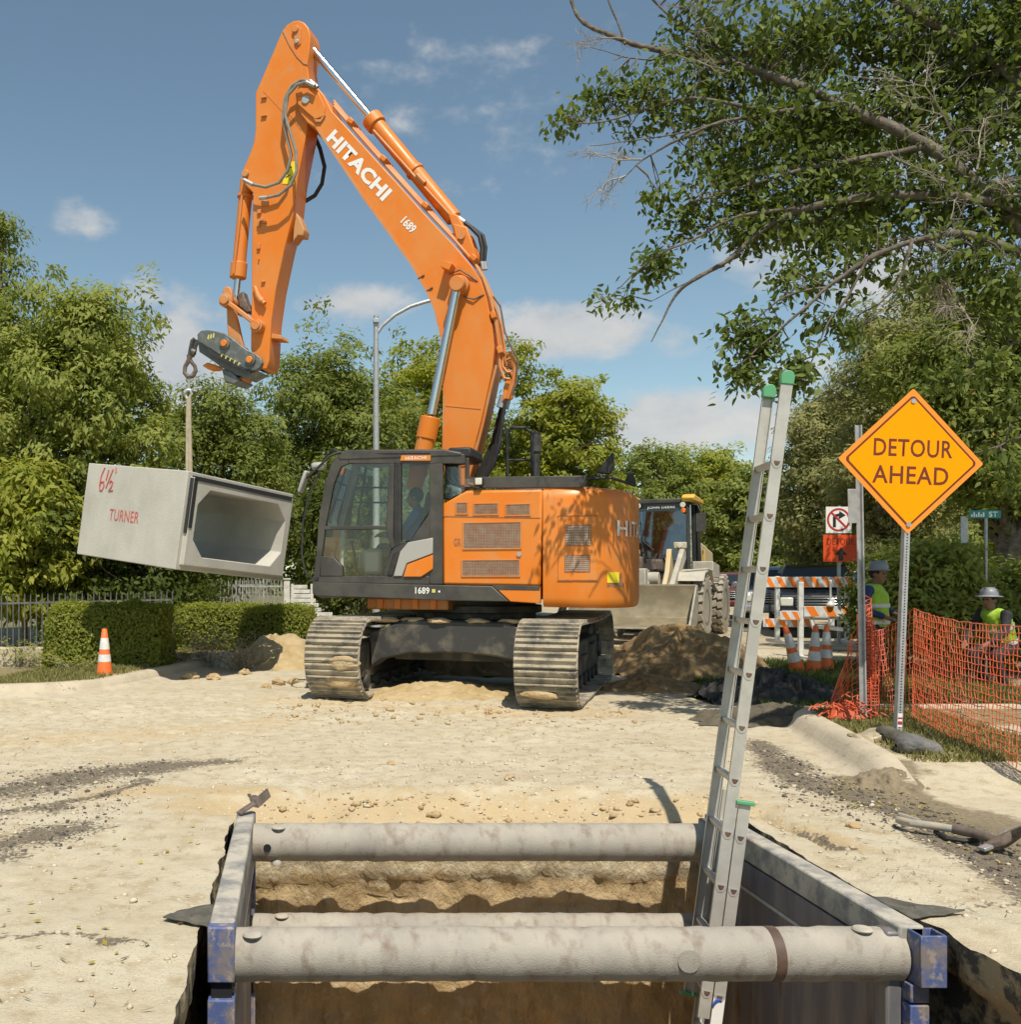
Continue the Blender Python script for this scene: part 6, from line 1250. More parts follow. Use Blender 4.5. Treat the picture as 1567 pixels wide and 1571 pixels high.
# ================================================================ VEHICLES
def pickup(label, loc, rz, paint, suv=False, cat='pickup truck', group='parked and queued vehicles'):
    t = thing('pickup_truck' if not suv else 'parked_car', label, cat, loc, rz, group)
    W_ = .98; H0 = .52
    def q(fn, name, m_, bevel=.03, par=None): mb = MB(); fn(mb); return mb.build(name, mt[m_] if isinstance(m_, str) else m_, par or t, bevel=bevel)
    bed = 5.6 if not suv else 4.6
    body = [(0,.62),(.02,1.02),(.10,1.14),(1.25,1.24),(1.30,1.25),(bed,1.25),(bed,.58),(4.65 if not suv else 3.9,.50),(1.55,.46),(.4,.46)]
    q(lambda m: m.prism(body, -W_, W_, 'x'), 'body', paint, .07)
    cab_ = [(1.22,1.25),(1.85,1.80),(2.2,1.88),(3.4,1.88),(3.75,1.78),(3.95,1.25)] if not suv else [(1.10,1.25),(1.80,1.66),(2.2,1.72),(3.6,1.70),(4.3,1.55),(4.55,1.25)]
    kk = lambda z: W_-.06-(z-1.25)*.28
    mb = MB(); mb.loft([[Vector((-kk(z),y,z)) for y, z in cab_], [Vector((kk(z),y,z)) for y, z in cab_]]); mb.build('cab', mt[paint], t, bevel=.05)
    a, b = cab_[0], cab_[1]
    q(lambda m: m.add([(-kk(1.3)+.05,a[0]+.02,a[1]+.035),(kk(1.3)-.05,a[0]+.02,a[1]+.035),(kk(b[1])-.06,b[0]-.055,b[1]-.03),(-kk(b[1])+.06,b[0]-.055,b[1]-.03)],[(0,1,2,3)]), 'windscreen', 'carglass', 0)
    for s in (-1, 1):
        q(lambda m: m.add([(s*(kk(1.3)+.006),1.45,1.29),(s*(kk(1.3)+.006),3.6,1.29),(s*(kk(1.68)+.006),3.45,1.68 if not suv else 1.62),(s*(kk(1.68)+.006),1.95,1.68 if not suv else 1.62)],[(0,1,2,3)]), 'window', 'carglass', 0)
        q(lambda m: m.box((s*.80,.03,.92),(.30,.10,.22)), 'headlight', 'lamp', .03)
        q(lambda m: m.box((s*1.08,1.65,1.30),(.18,.10,.20)), 'side_mirror', paint, .03)
        for y in (.95, 4.35 if not suv else 3.65):
            w_ = q(lambda m: m.lathe([(.20,-.12),(.36,-.13),(.385,-.09),(.385,.09),(.36,.13),(.20,.12)], 24, Matrix.Translation((s*.86,y,.385)) @ Matrix.Rotation(R(90),4,'Y')), 'wheel', 'blacktyre', 0)
            q(lambda m: m.lathe([(.001,.10*s),(.20,.10*s),(.22,.125*s),(.20,.06*s),(.001,.06*s)], 20, Matrix.Translation((s*.86,y,.385)) @ Matrix.Rotation(R(90),4,'Y')), 'rim', 'carsilver', 0, w_)
    gr = q(lambda m: m.box((0,.0,.90),(1.22,.08,.32)), 'grille', 'black', .02)
    q(lambda m: [m.box((0,-.045,.80+i*.07),(1.20,.02,.022)) for i in range(4)], 'grille_bar', 'chrome', .004, gr)
    q(lambda m: m.box((0,-.06,.60),(1.9,.18,.22)), 'bumper', 'carsilver' if not suv else paint, .05)
    q(lambda m: m.box((0,-.155,.62),(.34,.01,.15)), 'number_plate', 'white', 0)
    return t
def veh(px, Y, *a, **k): p = at(px, 900, Y); p.z = 0; return pickup(a[0], p, *a[1:], **k)
veh(1262, 25.6, 'black pickup truck facing the camera behind the striped barricades', R(-22), 'carblack')
veh(1190, 30.5, 'silver pickup truck partly hidden behind the ladder and barricade', R(-22), 'carsilver')
veh(1112, 37.0, 'dark red car glimpsed between the loader tyre and the ladder', R(-24), 'carred', suv=True, cat='car')
veh(1291, 47, 'white pickup truck far down the road under the red orange sign', R(-26), 'carwhite')
veh(1262, 44, 'black car far down the road left of the white pickup', R(-26), 'carblack', suv=True, cat='car')
veh(1352, 40, 'silver car parked beyond the standing worker', R(-60), 'carsilver', suv=True, cat='car')
pv = veh(1500, 20.5, 'pale roofed tall car half hidden by leafy bushes near the right edge', R(-80), 'carwhite', suv=True, cat='car'); pv.scale = (1.15, 1.1, 1.34)
# ================================================================ FENCES, LAMP POSTS, DEBRIS
def iron_fence(label, p0, p1, h, n, mat, base0, base1):
    p0 = Vector(p0); p1 = Vector(p1); d = p1-p0; t = thing('iron_fence', label, 'fence', p0)
    pk = MB(); pk.tube([(0,0,0),(0,0,h-.05),(0,0,h)], [.012,.012,.002], 5); me = pk.mesh('picket', mt[mat], smooth=False)
    for i in range(n+1): u = i/n; link('picket', me, t, (d.x*u, d.y*u, base0+(base1-base0)*u))
    for f in (.10, .86):
        mb = MB(); mb.bar((0,0,base0+h*f),(d.x,d.y,base1+h*f),.025,.035); mb.build('fence_rail', mt[mat], t)
    return t
iron_fence('dark iron picket fence in shade behind the left clipped hedge', (-5.9,18.2,0), (-2.3,18.75,0), 1.20, 36, 'ironblack', .03, .10)
iron_fence('pale weathered picket fence behind the farther low hedge', (-3.0,22.4,0), (-.75,24.6,0), 1.25, 26, 'ironwhite', .22, .30)
iron_fence('short pale picket gate beside the white post', (-1.55,24.0,0), (-.30,24.0,0), 1.08, 15, 'ironwhite', .40, .40)
o = thing('gate_post', 'square white gate post at the end of the pale picket fence', 'post', at(440, 933, 24.0)*1.0)
mb = MB(); mb.b2(-.07,.07,-.07,.07,-.4,.66); mb.build('post', mt['woodwhite'], o, bevel=.01); mb = MB(); mb.b2(-.09,.09,-.09,.09,.66,.70); mb.build('post_cap', mt['woodwhite'], o, bevel=.01)
wf = thing('white_slat_fence', 'leaning white slatted panel behind the left excavator track', 'fence', at(470, 960, 22.0))
k = 22.0/F
for i in range(9): mb = MB(); z = .05+i*.098; xl = -.40+.01*i; xr = .50-.06*i if i > 2 else .56; mb.box(((xl+xr)/2, .01*i, z), (xr-xl, .03, .082)); mb.build('board', mt['woodwhite'], wf, bevel=.006)
for x in (-.3, .12): mb = MB(); mb.b2(x-.03,x+.03,.03,.10,-.3,.9); mb.build('post', mt['woodwhite'], wf)
lw = thing('low_wall', 'low concrete edging wall along the yard at the far left', 'wall', (-7.6,17.4,0), R(6))
for i in range(8): mb = MB(); mb.b2(-1.6+i*.62,-1.6+i*.62+.605,0,.22,-.1,.33); mb.build('wall_block', mt['kerb'], lw, bevel=.02)
# lamp posts
def lamp(label, px, ptop, Y, arm, r, base=0):
    p = at(px, HY, Y); p.z = base; t = thing('street_lamp', label, 'street lamp', p, 0, 'street lamps'); k = Y/F; Z = HC-(ptop-HY)*k
    mb = MB(); mb.tube([(0,0,0),(0,0,Z*.5),(0,0,Z)], [r*1.25,r*1.05,r*.8], 14); mb.build('pole', mt['galv'], t); mb = MB(); mb.cyl((0,0,0),(0,0,.5),r*1.7,r*1.4); mb.build('pole_base', mt['galv'], t)
    P = [Vector(((x-px)*k, 0, HC-(y-HY)*k)) for x, y in arm]; mb = MB(); mb.tube(P, [r*.62]*len(P), 10); mb.build('arm', mt['galv'], t)
    e = P[-1]; mb = MB(); mb.loft([[e+Vector((x*s, y*s2, z)) for x, y, z in ((-.1,-.1,0),(.55,-.12,0),(.62,0,-.02),(.55,.12,0),(-.1,.1,0))] for s, s2, z in ((.9,.8,0),(1,1,0))] if False else [[e+Vector((x,y,.08)) for x,y in ((-.1,-.07),(.5,-.1),(.5,.1),(-.1,.07))],[e+Vector((x,y,-.06)) for x,y in ((-.15,-.1),(.62,-.16),(.62,.16),(-.15,.1))]]); mb.build('lamp_head', mt['galv'], t, bevel=.03)
    mb = MB(); mb.box(Vector((0,-.02,Z-.15)),(.14,.20,.10)); mb.build('arm_clamp', mt['galv'], t, bevel=.01); return t
lamp('tall grey street lamp standing behind the orange cab, its arm curving towards the boom', 577, 484, 25.6, [(578,512),(586,500),(606,483),(630,470),(656,462),(690,457),(712,456)], .078)
lamp('distant street lamp between the loader and the ladder', 1135, 742, 62.0, [(1135,752),(1142,746),(1152,741),(1164,736),(1180,734)], .10)
# fabric scraps by the shield
def scrap(label, outline, z, mat, seed, name='fabric_scrap', cat='fabric scrap', amp=.02):
    P = [gnd(x, y, z) for x, y in outline]; c = sum(P, Vector())/len(P); r = np.random.default_rng(seed); mb = MB(); n = 9; rings = []
    for j in range(n+1):
        q = j/n; rings.append([Vector(((p-c).x*q, (p-c).y*q, amp*(1+math.sin(p.x*17+q*6)+.6*math.sin(p.y*23+q*11))+.012+GZ(c.x+(p-c).x*q, c.y+(p-c).y*q)-c.z)) for p in P])
    V = [v for r_ in rings for v in r_]; m = len(P); mb.add(V, [(j*m+i, j*m+(i+1) % m, (j+1)*m+(i+1) % m, (j+1)*m+i) for j in range(n) for i in range(m)])
    o = mb.build(name, mat, ang=80); s = o.modifiers.new('thick','SOLIDIFY'); s.thickness = .006; o.location = c; return tag(o, label, cat)
def dense(P, k=4): return [(P[i][0]+(P[(i+1) % len(P)][0]-P[i][0])*j/k, P[i][1]+(P[(i+1) % len(P)][1]-P[i][1])*j/k) for i in range(len(P)) for j in range(k)]
scrap('dark fabric flap poking out left of the trench shield', dense([(250,1409),(272,1398),(300,1391),(328,1390),(330,1424),(300,1416),(276,1413)]), .02, mt['fabric_grey'], 1, amp=.004)
scrap('dark fabric flap poking out right of the trench shield', dense([(1335,1371),(1370,1375),(1420,1386),(1482,1396),(1440,1402),(1400,1403),(1370,1392)]), .02, mt['fabric_grey'], 2, amp=.004)
def heap(name, label, cat, cpx, cpy, rx, ry, hgt, mat, seed, fold=6, n=72, z=.02, smooth=True, power=1.0, fa=.35):
    c = gnd(cpx, cpy, z); U, V_ = np.meshgrid(np.linspace(-1,1,n), np.linspace(-1,1,n)); rr = np.sqrt(U**2+V_**2); e = 1+.22*fbm(U*2+seed, V_*2, o=3, s=seed)
    Hh = hgt*smooth01(1.05-rr/e)**power; wr = fbm(U*fold*.5+9, V_*fold*.5, o=3, s=seed+1); Z = Hh*(1+.35*fbm(U*2, V_*2, o=3, s=seed+3))+hgt*fa*(1-np.abs(fbm(U*fold+wr*1.5, V_*fold*.7, o=3, s=seed+2))*2)*smooth01((1.05-rr/e)*4)-.02
    P = np.stack([U*rx, V_*ry, Z], -1).reshape(-1,3); A = (np.arange(n-1)[:,None]*n+np.arange(n-1)[None,:]).ravel(); Fq = np.stack([A,A+1,A+1+n,A+n],1)
    ok = (rr/e < 1.06).ravel(); Fq = Fq[ok[Fq].all(1)]
    o = link(name, mesh_np(name, P, Fq, mat, smooth=smooth), None, c); return tag(o, label, cat) if cat else o
heap('geotextile_heap', 'black crumpled geotextile heap on the shaded grass beside the ladder', 'fabric', 1180, 1072, .85, .8, .24, mt['fabric_black'], 11, 7, 110, fa=.75)
heap('geotextile_heap', 'brown muddy geotextile lying in folds in front of the black heap', 'fabric', 1195, 1104, .95, .55, .10, mt['fabric_brown'], 17, 7, 110, fa=.9)
# dirt piles
mt['pile'] = M('dug_soil', (.30,.195,.085), (.205,.135,.06), scale=2.6, lo=.42, hi=.62, rough=.95, c3=(.44,.31,.15), s3=9, lo3=.58, hi3=.7, bump=1.0, bscale=14)
mt['paledirt'] = M('dry_spoil', (.44,.335,.18), (.36,.26,.12), scale=4, rough=.95, c3=(.52,.42,.26), s3=14, bump=.9, bscale=20)
heap('dirt_pile', 'large brown dirt pile between the excavator track and the ladder', 'dirt pile', 1047, 1030, 1.28, 1.7, .56, mt['pile'], 23, 4, 120, 0, power=.62)
heap('dirt_pile', 'low brown dirt spread at the front foot of the big pile', 'dirt pile', 1000, 1058, .9, .5, .16, mt['pile'], 29, 6, 80, 0, power=.8)
heap('dirt_pile', 'sandy dirt bank sloping up to the left excavator track', 'dirt pile', 432, 1018, 1.0, 1.5, .50, mt['paledirt'], 31, 4, 90, 0, power=.8, fa=.14)
heap('dirt_pile', 'shadowed spoil heap lying behind the excavator tracks, seen under its frame', 'dirt pile', 716, 1032, 1.15, .75, .50, mt['pile'], 47, 5, 80, 0, power=.7, fa=.15)
heap('dirt_pile', 'loose pale spoil lying under the excavator between its tracks', 'dirt pile', 690, 1068, 1.5, .8, .15, mt['paledirt'], 37, 6, 80, 0)
heap('dirt_pile', 'small grey dirt mound burying the near end of the right kerb', 'dirt pile', 1362, 1206, .34, .38, .105, mt['silt'], 41, 5, 60, 0)
rr_ = np.random.default_rng(77)
for i, (px, py, s, lab) in enumerate([(292,1036,.10,'brown dirt lump on the shaded left kerb, left of two'),(327,1036,.09,'brown dirt lump on the shaded left kerb, right of two'),(428,1044,.10,'pale broken clod at the foot of the sandy bank, biggest of its row'),(408,1048,.065,'small clod left of the biggest pale clod by the sandy bank'),(448,1042,.075,'pale clod touching the outer edge of the left track'),(374,1030,.10,'clod half buried in the left foot of the sandy bank'),(782,1190,.035,'lone dark clod on the smooth ground before the right track'),(752,1088,.055,'flat grey clod on the ground between the two tracks'),(600,1166,.035,'small grey clod on the road in front of the left track'),(1310,1258,.035,'small dark clod beside the dark dirt streak at right')]):
    mb = MB(); bm = bmesh.new(); bmesh.ops.create_icosphere(bm, subdivisions=3, radius=1)
    for v in bm.verts:
        q = v.co*1.5+Vector((i*7,0,0)); n_ = 1+.75*float(fbm(np.array([q.x]), np.array([q.y]), np.array([q.z]), 5, 51)[0]); n_ = round(n_*5)/5*.45+n_*.55; v.co = Vector((v.co.x*1.2, v.co.y, v.co.z*.7))*n_*s
    me = bpy.data.meshes.new('dirt_clod'); bm.to_mesh(me); bm.free(); me.materials.append(mt['clod']); me.polygons.foreach_set('use_smooth', [True]*len(me.polygons)); me.set_sharp_from_angle(angle=R(30))
    g = gnd(px, py, .05); tag(link('dirt_clod', me, None, g+Vector((0,0,-.05+s*.25+GZ(g.x, g.y))), (0,0,i)), lab, 'dirt clod', 'dirt clods on the road')
# old pick with taped pipe handle
pk0 = gnd(1440, 1276, .05); pick = thing('pickaxe', 'old pick with a worn taped handle lying on the dark dirt at right', 'pickaxe', pk0)
def g3(px, py, z): return gnd(px, py, z)-pk0
mb = MB(); mb.tube([g3(1380,1258,.05), g3(1400,1263,.06), g3(1440,1268,.06), g3(1470,1273,.06)], .024, 12); mb.tube([g3(1381,1250,.03), g3(1400,1256,.03), g3(1412,1260,.03)], .016, 8); mb.build('handle', mt['wood_handle'], pick)
mb = MB(); mb.tube([g3(1466,1272,.06), g3(1495,1278,.07), g3(1512,1283,.07), g3(1530,1291,.06)], [.03,.03,.028,.03], 12); mb.build('socket', mt['rustmetal'], pick)
mb = MB(); mb.tube([g3(1506,1303,.02), g3(1522,1297,.04), g3(1540,1291,.07), g3(1560,1279,.12), g3(1580,1266,.20)], [.02,.03,.038,.03,.012], 8); mb.build('pick_head', mt['rustmetal'], pick)
mb = MB(); mb.bar(g3(1506,1303,.03), g3(1520,1298,.045), .05, .02); mb.bar(g3(1542,1289,.08), g3(1549,1275,.11), .04, .015); mb.build('blade_tip', mt['carsilver'], pick, bevel=.004)
mb = MB(); mb.tube([g3(1436,1276,.02), g3(1455,1286,.02), g3(1480,1290,.02), g3(1510,1288,.03)], .014, 8); o = mb.build('cable', mt['black']); o.location = pk0; tag(o, 'short black cable lying in the dirt under the pick handle', 'cable')
st0 = gnd(385, 1232, .06); mb = MB(); mb.bar(gnd(366,1248,.05)-st0, gnd(390,1232,.10)-st0, .05, .012); mb.bar(gnd(393,1233,.10)-st0, gnd(412,1216,.14)-st0, .06, .012, (1,0,.4)); mb.bar(gnd(381,1218,.13)-st0, gnd(388,1228,.09)-st0, .03, .01); mb.cyl(gnd(390,1226,.08)-st0, gnd(393,1232,.08)-st0, .03)
o = mb.build('bent_strap', mt['rustmetal']); o.location = st0; tag(o, 'bent steel strap sticking up behind the far left corner of the trench shield', 'metal strap')

# ================================================================ FOLIAGE
def nrmz(a): return a/np.maximum(np.linalg.norm(a, axis=-1, keepdims=True), 1e-6)
def leaf_mesh(name, P, Nn, L, mat, tint, r, droop=.5, wid=.42, hexa=False):
    n = len(P); T = r.normal(size=(n,3)); T[:,2] -= droop*1.6; T = T-Nn*(T*Nn).sum(1,keepdims=True); T = nrmz(T); Wd = np.cross(Nn, T); s = L*(.65+.7*r.random(n))[:,None]
    if hexa:
        V = np.empty((n,6,3)); dn = -Nn*s*.10
        for i, (a, b, d) in enumerate(((0,0,0),(.28,.46,0),(.62,.36,.5),(1,0,1.6),(.62,-.36,.5),(.28,-.46,0))): V[:,i] = P+T*s*a+Wd*s*wid*b+dn*d
        return mesh_np(name, V.reshape(-1,3), np.arange(n*6).reshape(n,6), mat, dict(tint=np.repeat(tint,6)))
    V = np.empty((n,4,3)); V[:,0] = P; V[:,1] = P+T*s*.45+Wd*s*wid*.5; V[:,2] = P+T*s-Nn*s*.12; V[:,3] = P+T*s*.45-Wd*s*wid*.5
    return mesh_np(name, V.reshape(-1,3), np.arange(n*4).reshape(n,4), mat, dict(tint=np.repeat(tint,4)))
def clumps(blobs, nc, r, shell=.5, lo=1):
    vol = np.array([(b[3]*b[4]*b[5])**.75 for b in blobs]); cnt = np.maximum(lo, (nc*vol/vol.sum()).astype(int)); C = []; O = []
    for b, k in zip(blobs, cnt):
        d = nrmz(r.normal(size=(k,3))); rad = shell+(1-shell)*r.random(k)**.7; rad *= 1+.16*r.normal(size=k); p = d*rad[:,None]; C.append(np.array(b[:3])+p*np.array(b[3:6])); O.append(nrmz(d/np.array(b[3:6])))
    return np.concatenate(C), np.concatenate(O)
def crown_mesh(C, O, per, sig, L, mat, seed, droop=.5, up=.6, wid=.42, flat=.65):
    r = np.random.default_rng(seed); n = len(C); ct = r.random(n); P = np.repeat(C, per, 0); off = r.normal(size=(n*per,3)); off = off/np.maximum(1, np.linalg.norm(off,axis=1,keepdims=True)/1.7); off = off*np.array([1.15,1.15,flat])*sig*np.repeat(.7+.6*r.random(n), per)[:,None]
    P = P+off; Nn = nrmz(np.repeat(O,per,0)*.85+np.array([0,-.1,up])+r.normal(size=(n*per,3))*.38); t = np.clip(.55*np.repeat(ct,per)+.45*r.random(n*per), 0, 1); t[r.random(n*per) > .995] = 1
    return leaf_mesh('crown', P, Nn, L, mat, t, r, droop, wid)
def limb(mb, a, b, r0, r1, r, bend=.12, n=6):
    a = Vector(a); b = Vector(b); L = (b-a).length; P = []
    o1 = Vector(r.normal(size=3))*L*bend*.5
    for i in range(n+1): t = i/n; P.append(a.lerp(b, t)+o1*math.sin(math.pi*t)+Vector(r.normal(size=3))*L*.012)
    mb.tube(P, [r0+(r1-r0)*i/n for i in range(n+1)], 5); return P
LM = dict(bright=leafmat('bright_leaves',(0.177,0.218,0.043),(0.360,0.379,0.104),(0.384,0.286,0.074)),mid=leafmat('mid_leaves',(0.134,0.165,0.035),(0.276,0.310,0.081),(0.384,0.270,0.074)),dark=leafmat('dark_leaves',(0.067,0.093,0.018),(0.151,0.181,0.042)),
olive=leafmat('olive_leaves',(0.198,0.207,0.077),(0.398,0.387,0.162)),yellowgreen=leafmat('yellow_green_leaves',(0.192,0.233,0.026),(0.384,0.379,0.081),(0.384,0.346,0.074)),hedge=leafmat('hedge_leaves',(0.151,0.188,0.030),(0.360,0.368,0.081)),dry=leafmat('dry_stems', (.24,.19,.11), (.40,.33,.20), trans=.15), near=leafmat('overhead_leaves', (.058,.088,.018), (.20,.245,.065), (.24,.25,.05), trans=.38), grass=leafmat('grass_blades', (.13,.14,.035), (.33,.29,.12), trans=.2), grassgreen=leafmat('shaded_grass_blades', (.06,.10,.02), (.16,.19,.06), trans=.2))  # last entry: darker, greener copy of the grass, shade put into its colour
def tree(label, px, ptop, Y, wpx, mat, seed, L=.11, nc=900, per=38, zlow=.4, group='trees around the site', shoots=0, trunk=.16, name='tree', cat='tree', depth=.8, sig=None, extra=None, droop=.5, shell=.55):
    r = np.random.default_rng(seed); k = Y/F; c = at(px, HY, Y); Z1 = HC-(ptop-HY)*k; rx = wpx*k/2*1.16; ry = rx*depth; Hh = Z1-zlow; blobs = []
    base = Vector((c.x, c.y, 0)); nb = 26; Hr = Hh/2; cz = zlow+Hr
    for i in range(nb):
        u = 1-2*(i+.5)/nb; a = i*2.39996+r.uniform(-.4,.4); w = math.sqrt(1-u*u); q = r.uniform(.56,.76); s = r.uniform(.26,.42)
        wl = 1.0 if u > -.2 else 1.12
        blobs.append((math.cos(a)*w*q*rx*wl, math.sin(a)*w*q*ry*wl, cz+u*Hr*r.uniform(.62,.80), rx*s, ry*s+.1, min(rx*s*.95, Hr*.42)))
    blobs.append((0,0,cz,rx*.55,ry*.55,Hr*.6))
    for i in range(shoots): blobs.append((r.uniform(-.75,.75)*rx, r.uniform(-.6,.3)*ry, zlow+Hh*r.uniform(.84,.95), .16, .16, Hh*r.uniform(.07,.12)))
    for e in (extra or []): p = at(e[0], e[1], e[4])-base; blobs.append((p.x, p.y, p.z, e[2]*e[4]/F, e[2]*e[4]/F, e[3]*e[4]/F))
    L = L*1.13; C, O = clumps(blobs, int(nc*.90), r, shell); ok = C[:,2] > .12; C = C[ok]; O = O[ok]
    t = thing(name, label, cat, base, 0, group)
    cm = link('crown', crown_mesh(C, O, per, sig or max(.18, rx*.068), L, LM[mat], seed+1, droop), t); cm['kind'] = 'stuff'
    mb = MB(); topz = zlow+Hh*.55; limb(mb, (0,0,-.1), (r.uniform(-.2,.2),0,topz), trunk, trunk*.4, r, .06); mb.build('trunk', mt['bark'], t)
    mb = MB()
    for b in blobs[:nb]:
        a = Vector((0,0,min(topz, max(.4, b[2]*.55)))); P = limb(mb, a, (b[0],b[1],b[2]), trunk*.42, .02, r)
        for j in range(3): q = P[3+j]; limb(mb, q, q+Vector((r.normal()*b[3]*.8, r.normal()*b[4]*.8, abs(r.normal())*b[5]*.9)), .022, .006, r, .2, 4)
    mb.build('branches', mt['bark'], t); return t
tree('broad bright green tree filling the left side behind the hanging box', 112, 418, 22.8, 300, 'bright', 101, .13, 1700, 44, .8, shoots=12, trunk=.2, droop=.9)
tree('pale leafy tree cut off by the left edge, taller than the rest', -18, 252, 25.0, 130, 'mid', 102, .12, 420, 34, 3.5, trunk=.16, droop=.8, shell=.3)
tree('low bright shrub with big leaves at the far left edge', 40, 690, 20.9, 165, 'yellowgreen', 103, .17, 420, 34, .5, trunk=.08, droop=.8)
tree('dark undergrowth tree low behind the left fence and hanging box', 170, 720, 22.4, 330, 'dark', 104, .13, 800, 36, .2, trunk=.1)
tree('green tree right of the hook, its lower left flecked with brown', 330, 560, 27.0, 220, 'mid', 105, .13, 1000, 40, .5, shoots=3, extra=[(300,640,26,18,26.5)])
tree('round full tree behind the arm and the street lamp', 512, 482, 33.0, 260, 'mid', 106, .15, 1500, 42, .6, shoots=4, trunk=.2)
tree('yellow green tree behind the boom and cab roof', 655, 497, 36.0, 210, 'yellowgreen', 107, .17, 1100, 40, .6)
tree('dark green tree behind the cab windows at lower left of the boom', 560, 690, 28.0, 240, 'dark', 108, .14, 700, 38, .3)
tree('bright tree right of the boom above the engine hood', 862, 548, 38.0, 190, 'yellowgreen', 109, .18, 1000, 40, .5, shoots=5, extra=[(800,560,30,60,38)])
tree('tree behind the hoses and handrail', 770, 610, 41.0, 200, 'mid', 110, .18, 700, 38, .5)
tree('distant rounded tree over the loader cab', 985, 668, 62.0, 170, 'mid', 111, .26, 700, 38, .5)
tree('distant tree between the loader and the ladder', 1085, 664, 66.0, 170, 'yellowgreen', 112, .27, 800, 38, .3)
tree('distant darker tree just behind the ladder top', 1160, 700, 58.0, 150, 'mid', 113, .25, 700, 38, .3)
tree('distant low tree at the end of the road', 1240, 760, 75.0, 180, 'mid', 114, .3, 500, 36, .3)
tree('olive grey tree behind the no right turn sign', 1285, 560, 30.0, 170, 'olive', 115, .13, 1100, 40, .8, shoots=3, shell=.4)
tree('tall grey green tree behind the diamond sign', 1385, 395, 25.0, 210, 'olive', 116, .11, 1300, 40, 1.2, trunk=.2, shell=.4)
tree('dense dark tree filling the right edge behind the sign', 1545, 420, 19.5, 330, 'mid', 117, .12, 1700, 42, 2.6, trunk=.27, depth=.7)
tree('tree of mid green leaves far right beyond the bushes', 1470, 640, 30.0, 260, 'mid', 118, .14, 900, 38, .4)
for i, (lab, px, pt, Y, w, m_) in enumerate([('leafy shrub behind the net, right of the detour sign post', 1430, 812, 16.6, 130, 'bright'), ('dark shrub behind the crouching worker', 1530, 868, 16.8, 160, 'mid'), ('shrub between the slim post and the detour sign post', 1372, 845, 18.5, 90, 'dark')]):
    tree(lab, px, pt, Y, w, m_, 130+i, .11, 420, 36, .1, group='shrubs along the right verge', trunk=.04, name='shrub', cat='shrub')
# a leafy mass closing the horizon
def far_wood():
    r = np.random.default_rng(150); B = []
    for i in range(60): px = -900+i*52; Y = r.uniform(80,120); p = at(px, HY, Y); B.append((p.x, p.y, r.uniform(2,4), r.uniform(3,5), 3, r.uniform(2.5,4.5)))
    C, O = clumps(B, 1500, r, .5); o = link('far_wood', crown_mesh(C, O, 24, .9, .5, LM['mid'], 151), None); tag(o, kind='stuff')
far_wood()
# clipped hedges
def hedge(label, x0, x1, y0, y1, z1, seed, n, skew=0, rz=0, mat='hedge'):
    r = np.random.default_rng(seed); t = thing('hedge', label, 'hedge', ((x0+x1)/2,(y0+y1)/2,0), rz, 'clipped hedges along the left kerb'); hx, hy = (x1-x0)/2, (y1-y0)/2
    P = r.uniform(-1,1,(n,3)); P[:,2] = r.uniform(0,1,n); f = r.integers(0,6,n); O = np.zeros((n,3))
    for ax, sg, q in ((0,-1,0),(0,1,1),(1,-1,2),(1,1,3),(2,1,4),(2,1,5)):
        m_ = f == q; P[m_,ax] = sg if ax < 2 else 1.0; O[m_,ax] = sg
    inn = 1-.22*r.random(n)**2+.07*(r.random(n) > .93)*r.random(n); lump = 1+.10*fbm(P[:,0]*3*hx, P[:,1]*3*hy, P[:,2]*3, 3, seed); rnd = np.clip((np.abs(P[:,:2])**6).sum(1)+np.abs(P[:,2])**8-1, 0, 2)
    sc_ = (inn*lump*(1-.055*rnd))[:,None]; Q = P*sc_*np.array([hx,hy,z1]); Q[:,2] = np.maximum(Q[:,2]*1.0, .03); Q[:,0] += skew*Q[:,2]
    Nn = nrmz(O*.8+np.array([0,0,.35])+r.normal(size=(n,3))*.55); tt = np.clip(.5*r.random(n)+.5*(.5+.5*fbm(Q[:,0]*5,Q[:,1]*5,Q[:,2]*5,2,seed)),0,1)
    c = link('foliage', leaf_mesh('foliage', Q, Nn, .055, LM[mat], tt, r, .2, .6), t); c['kind'] = 'stuff'
    mb = MB()
    for i in range(14): a = Vector((r.uniform(-.8,.8)*hx, r.uniform(-.7,.7)*hy, 0)); limb(mb, a, a+Vector((r.normal()*.2, r.normal()*.2, z1*.85)), .02, .006, r)
    mb.b2(-hx*.86, hx*.86, -hy*.80, hy*.80, .0, z1*.84); mb.build('stems', mt['hedgecore'], t)  # solid dark core block fills the hedge among its stems
hedge('square clipped hedge behind the left cone, half in the shadow of the box', -4.05, -2.12, 16.15, 17.7, 1.10, 201, 46000)
hedge('lower clipped hedge farther back, running towards the left excavator track', -2.55, .35, 20.4, 21.9, .98, 202, 42000, 0, R(10))
# dry weeds, climbers
def weed(label, px, py, Y, hgt, n, mat, seed, spread=.35, cat='weeds'):
    r = np.random.default_rng(seed); p = at(px, py, Y); p.z = GZ(p.x, p.y) if (-7 < p.x < 11 and Y < 22) else .1; t = thing('weed_clump', label, cat, p); mb = MB(); tips = []
    for i in range(n): a = Vector((r.normal()*.12, r.normal()*.12, 0)); b = a+Vector((r.normal()*spread, r.normal()*spread, hgt*r.uniform(.45,1))); tips += limb(mb, a, b, .006, .002, r, .25, 5)[2:]
    mb.build('stems', mt['deadtwig'], t); C = np.array([q[:] for q in tips]); o = link('leaves', crown_mesh(C, np.tile([0,0,1.],(len(C),1)), 5, .05, .06, LM[mat], seed+1), t); o['kind'] = 'stuff'
weed('dry tan weed bush in front of the farther hedge', 318, 1012, 17.4, .75, 46, 'dry', 301)
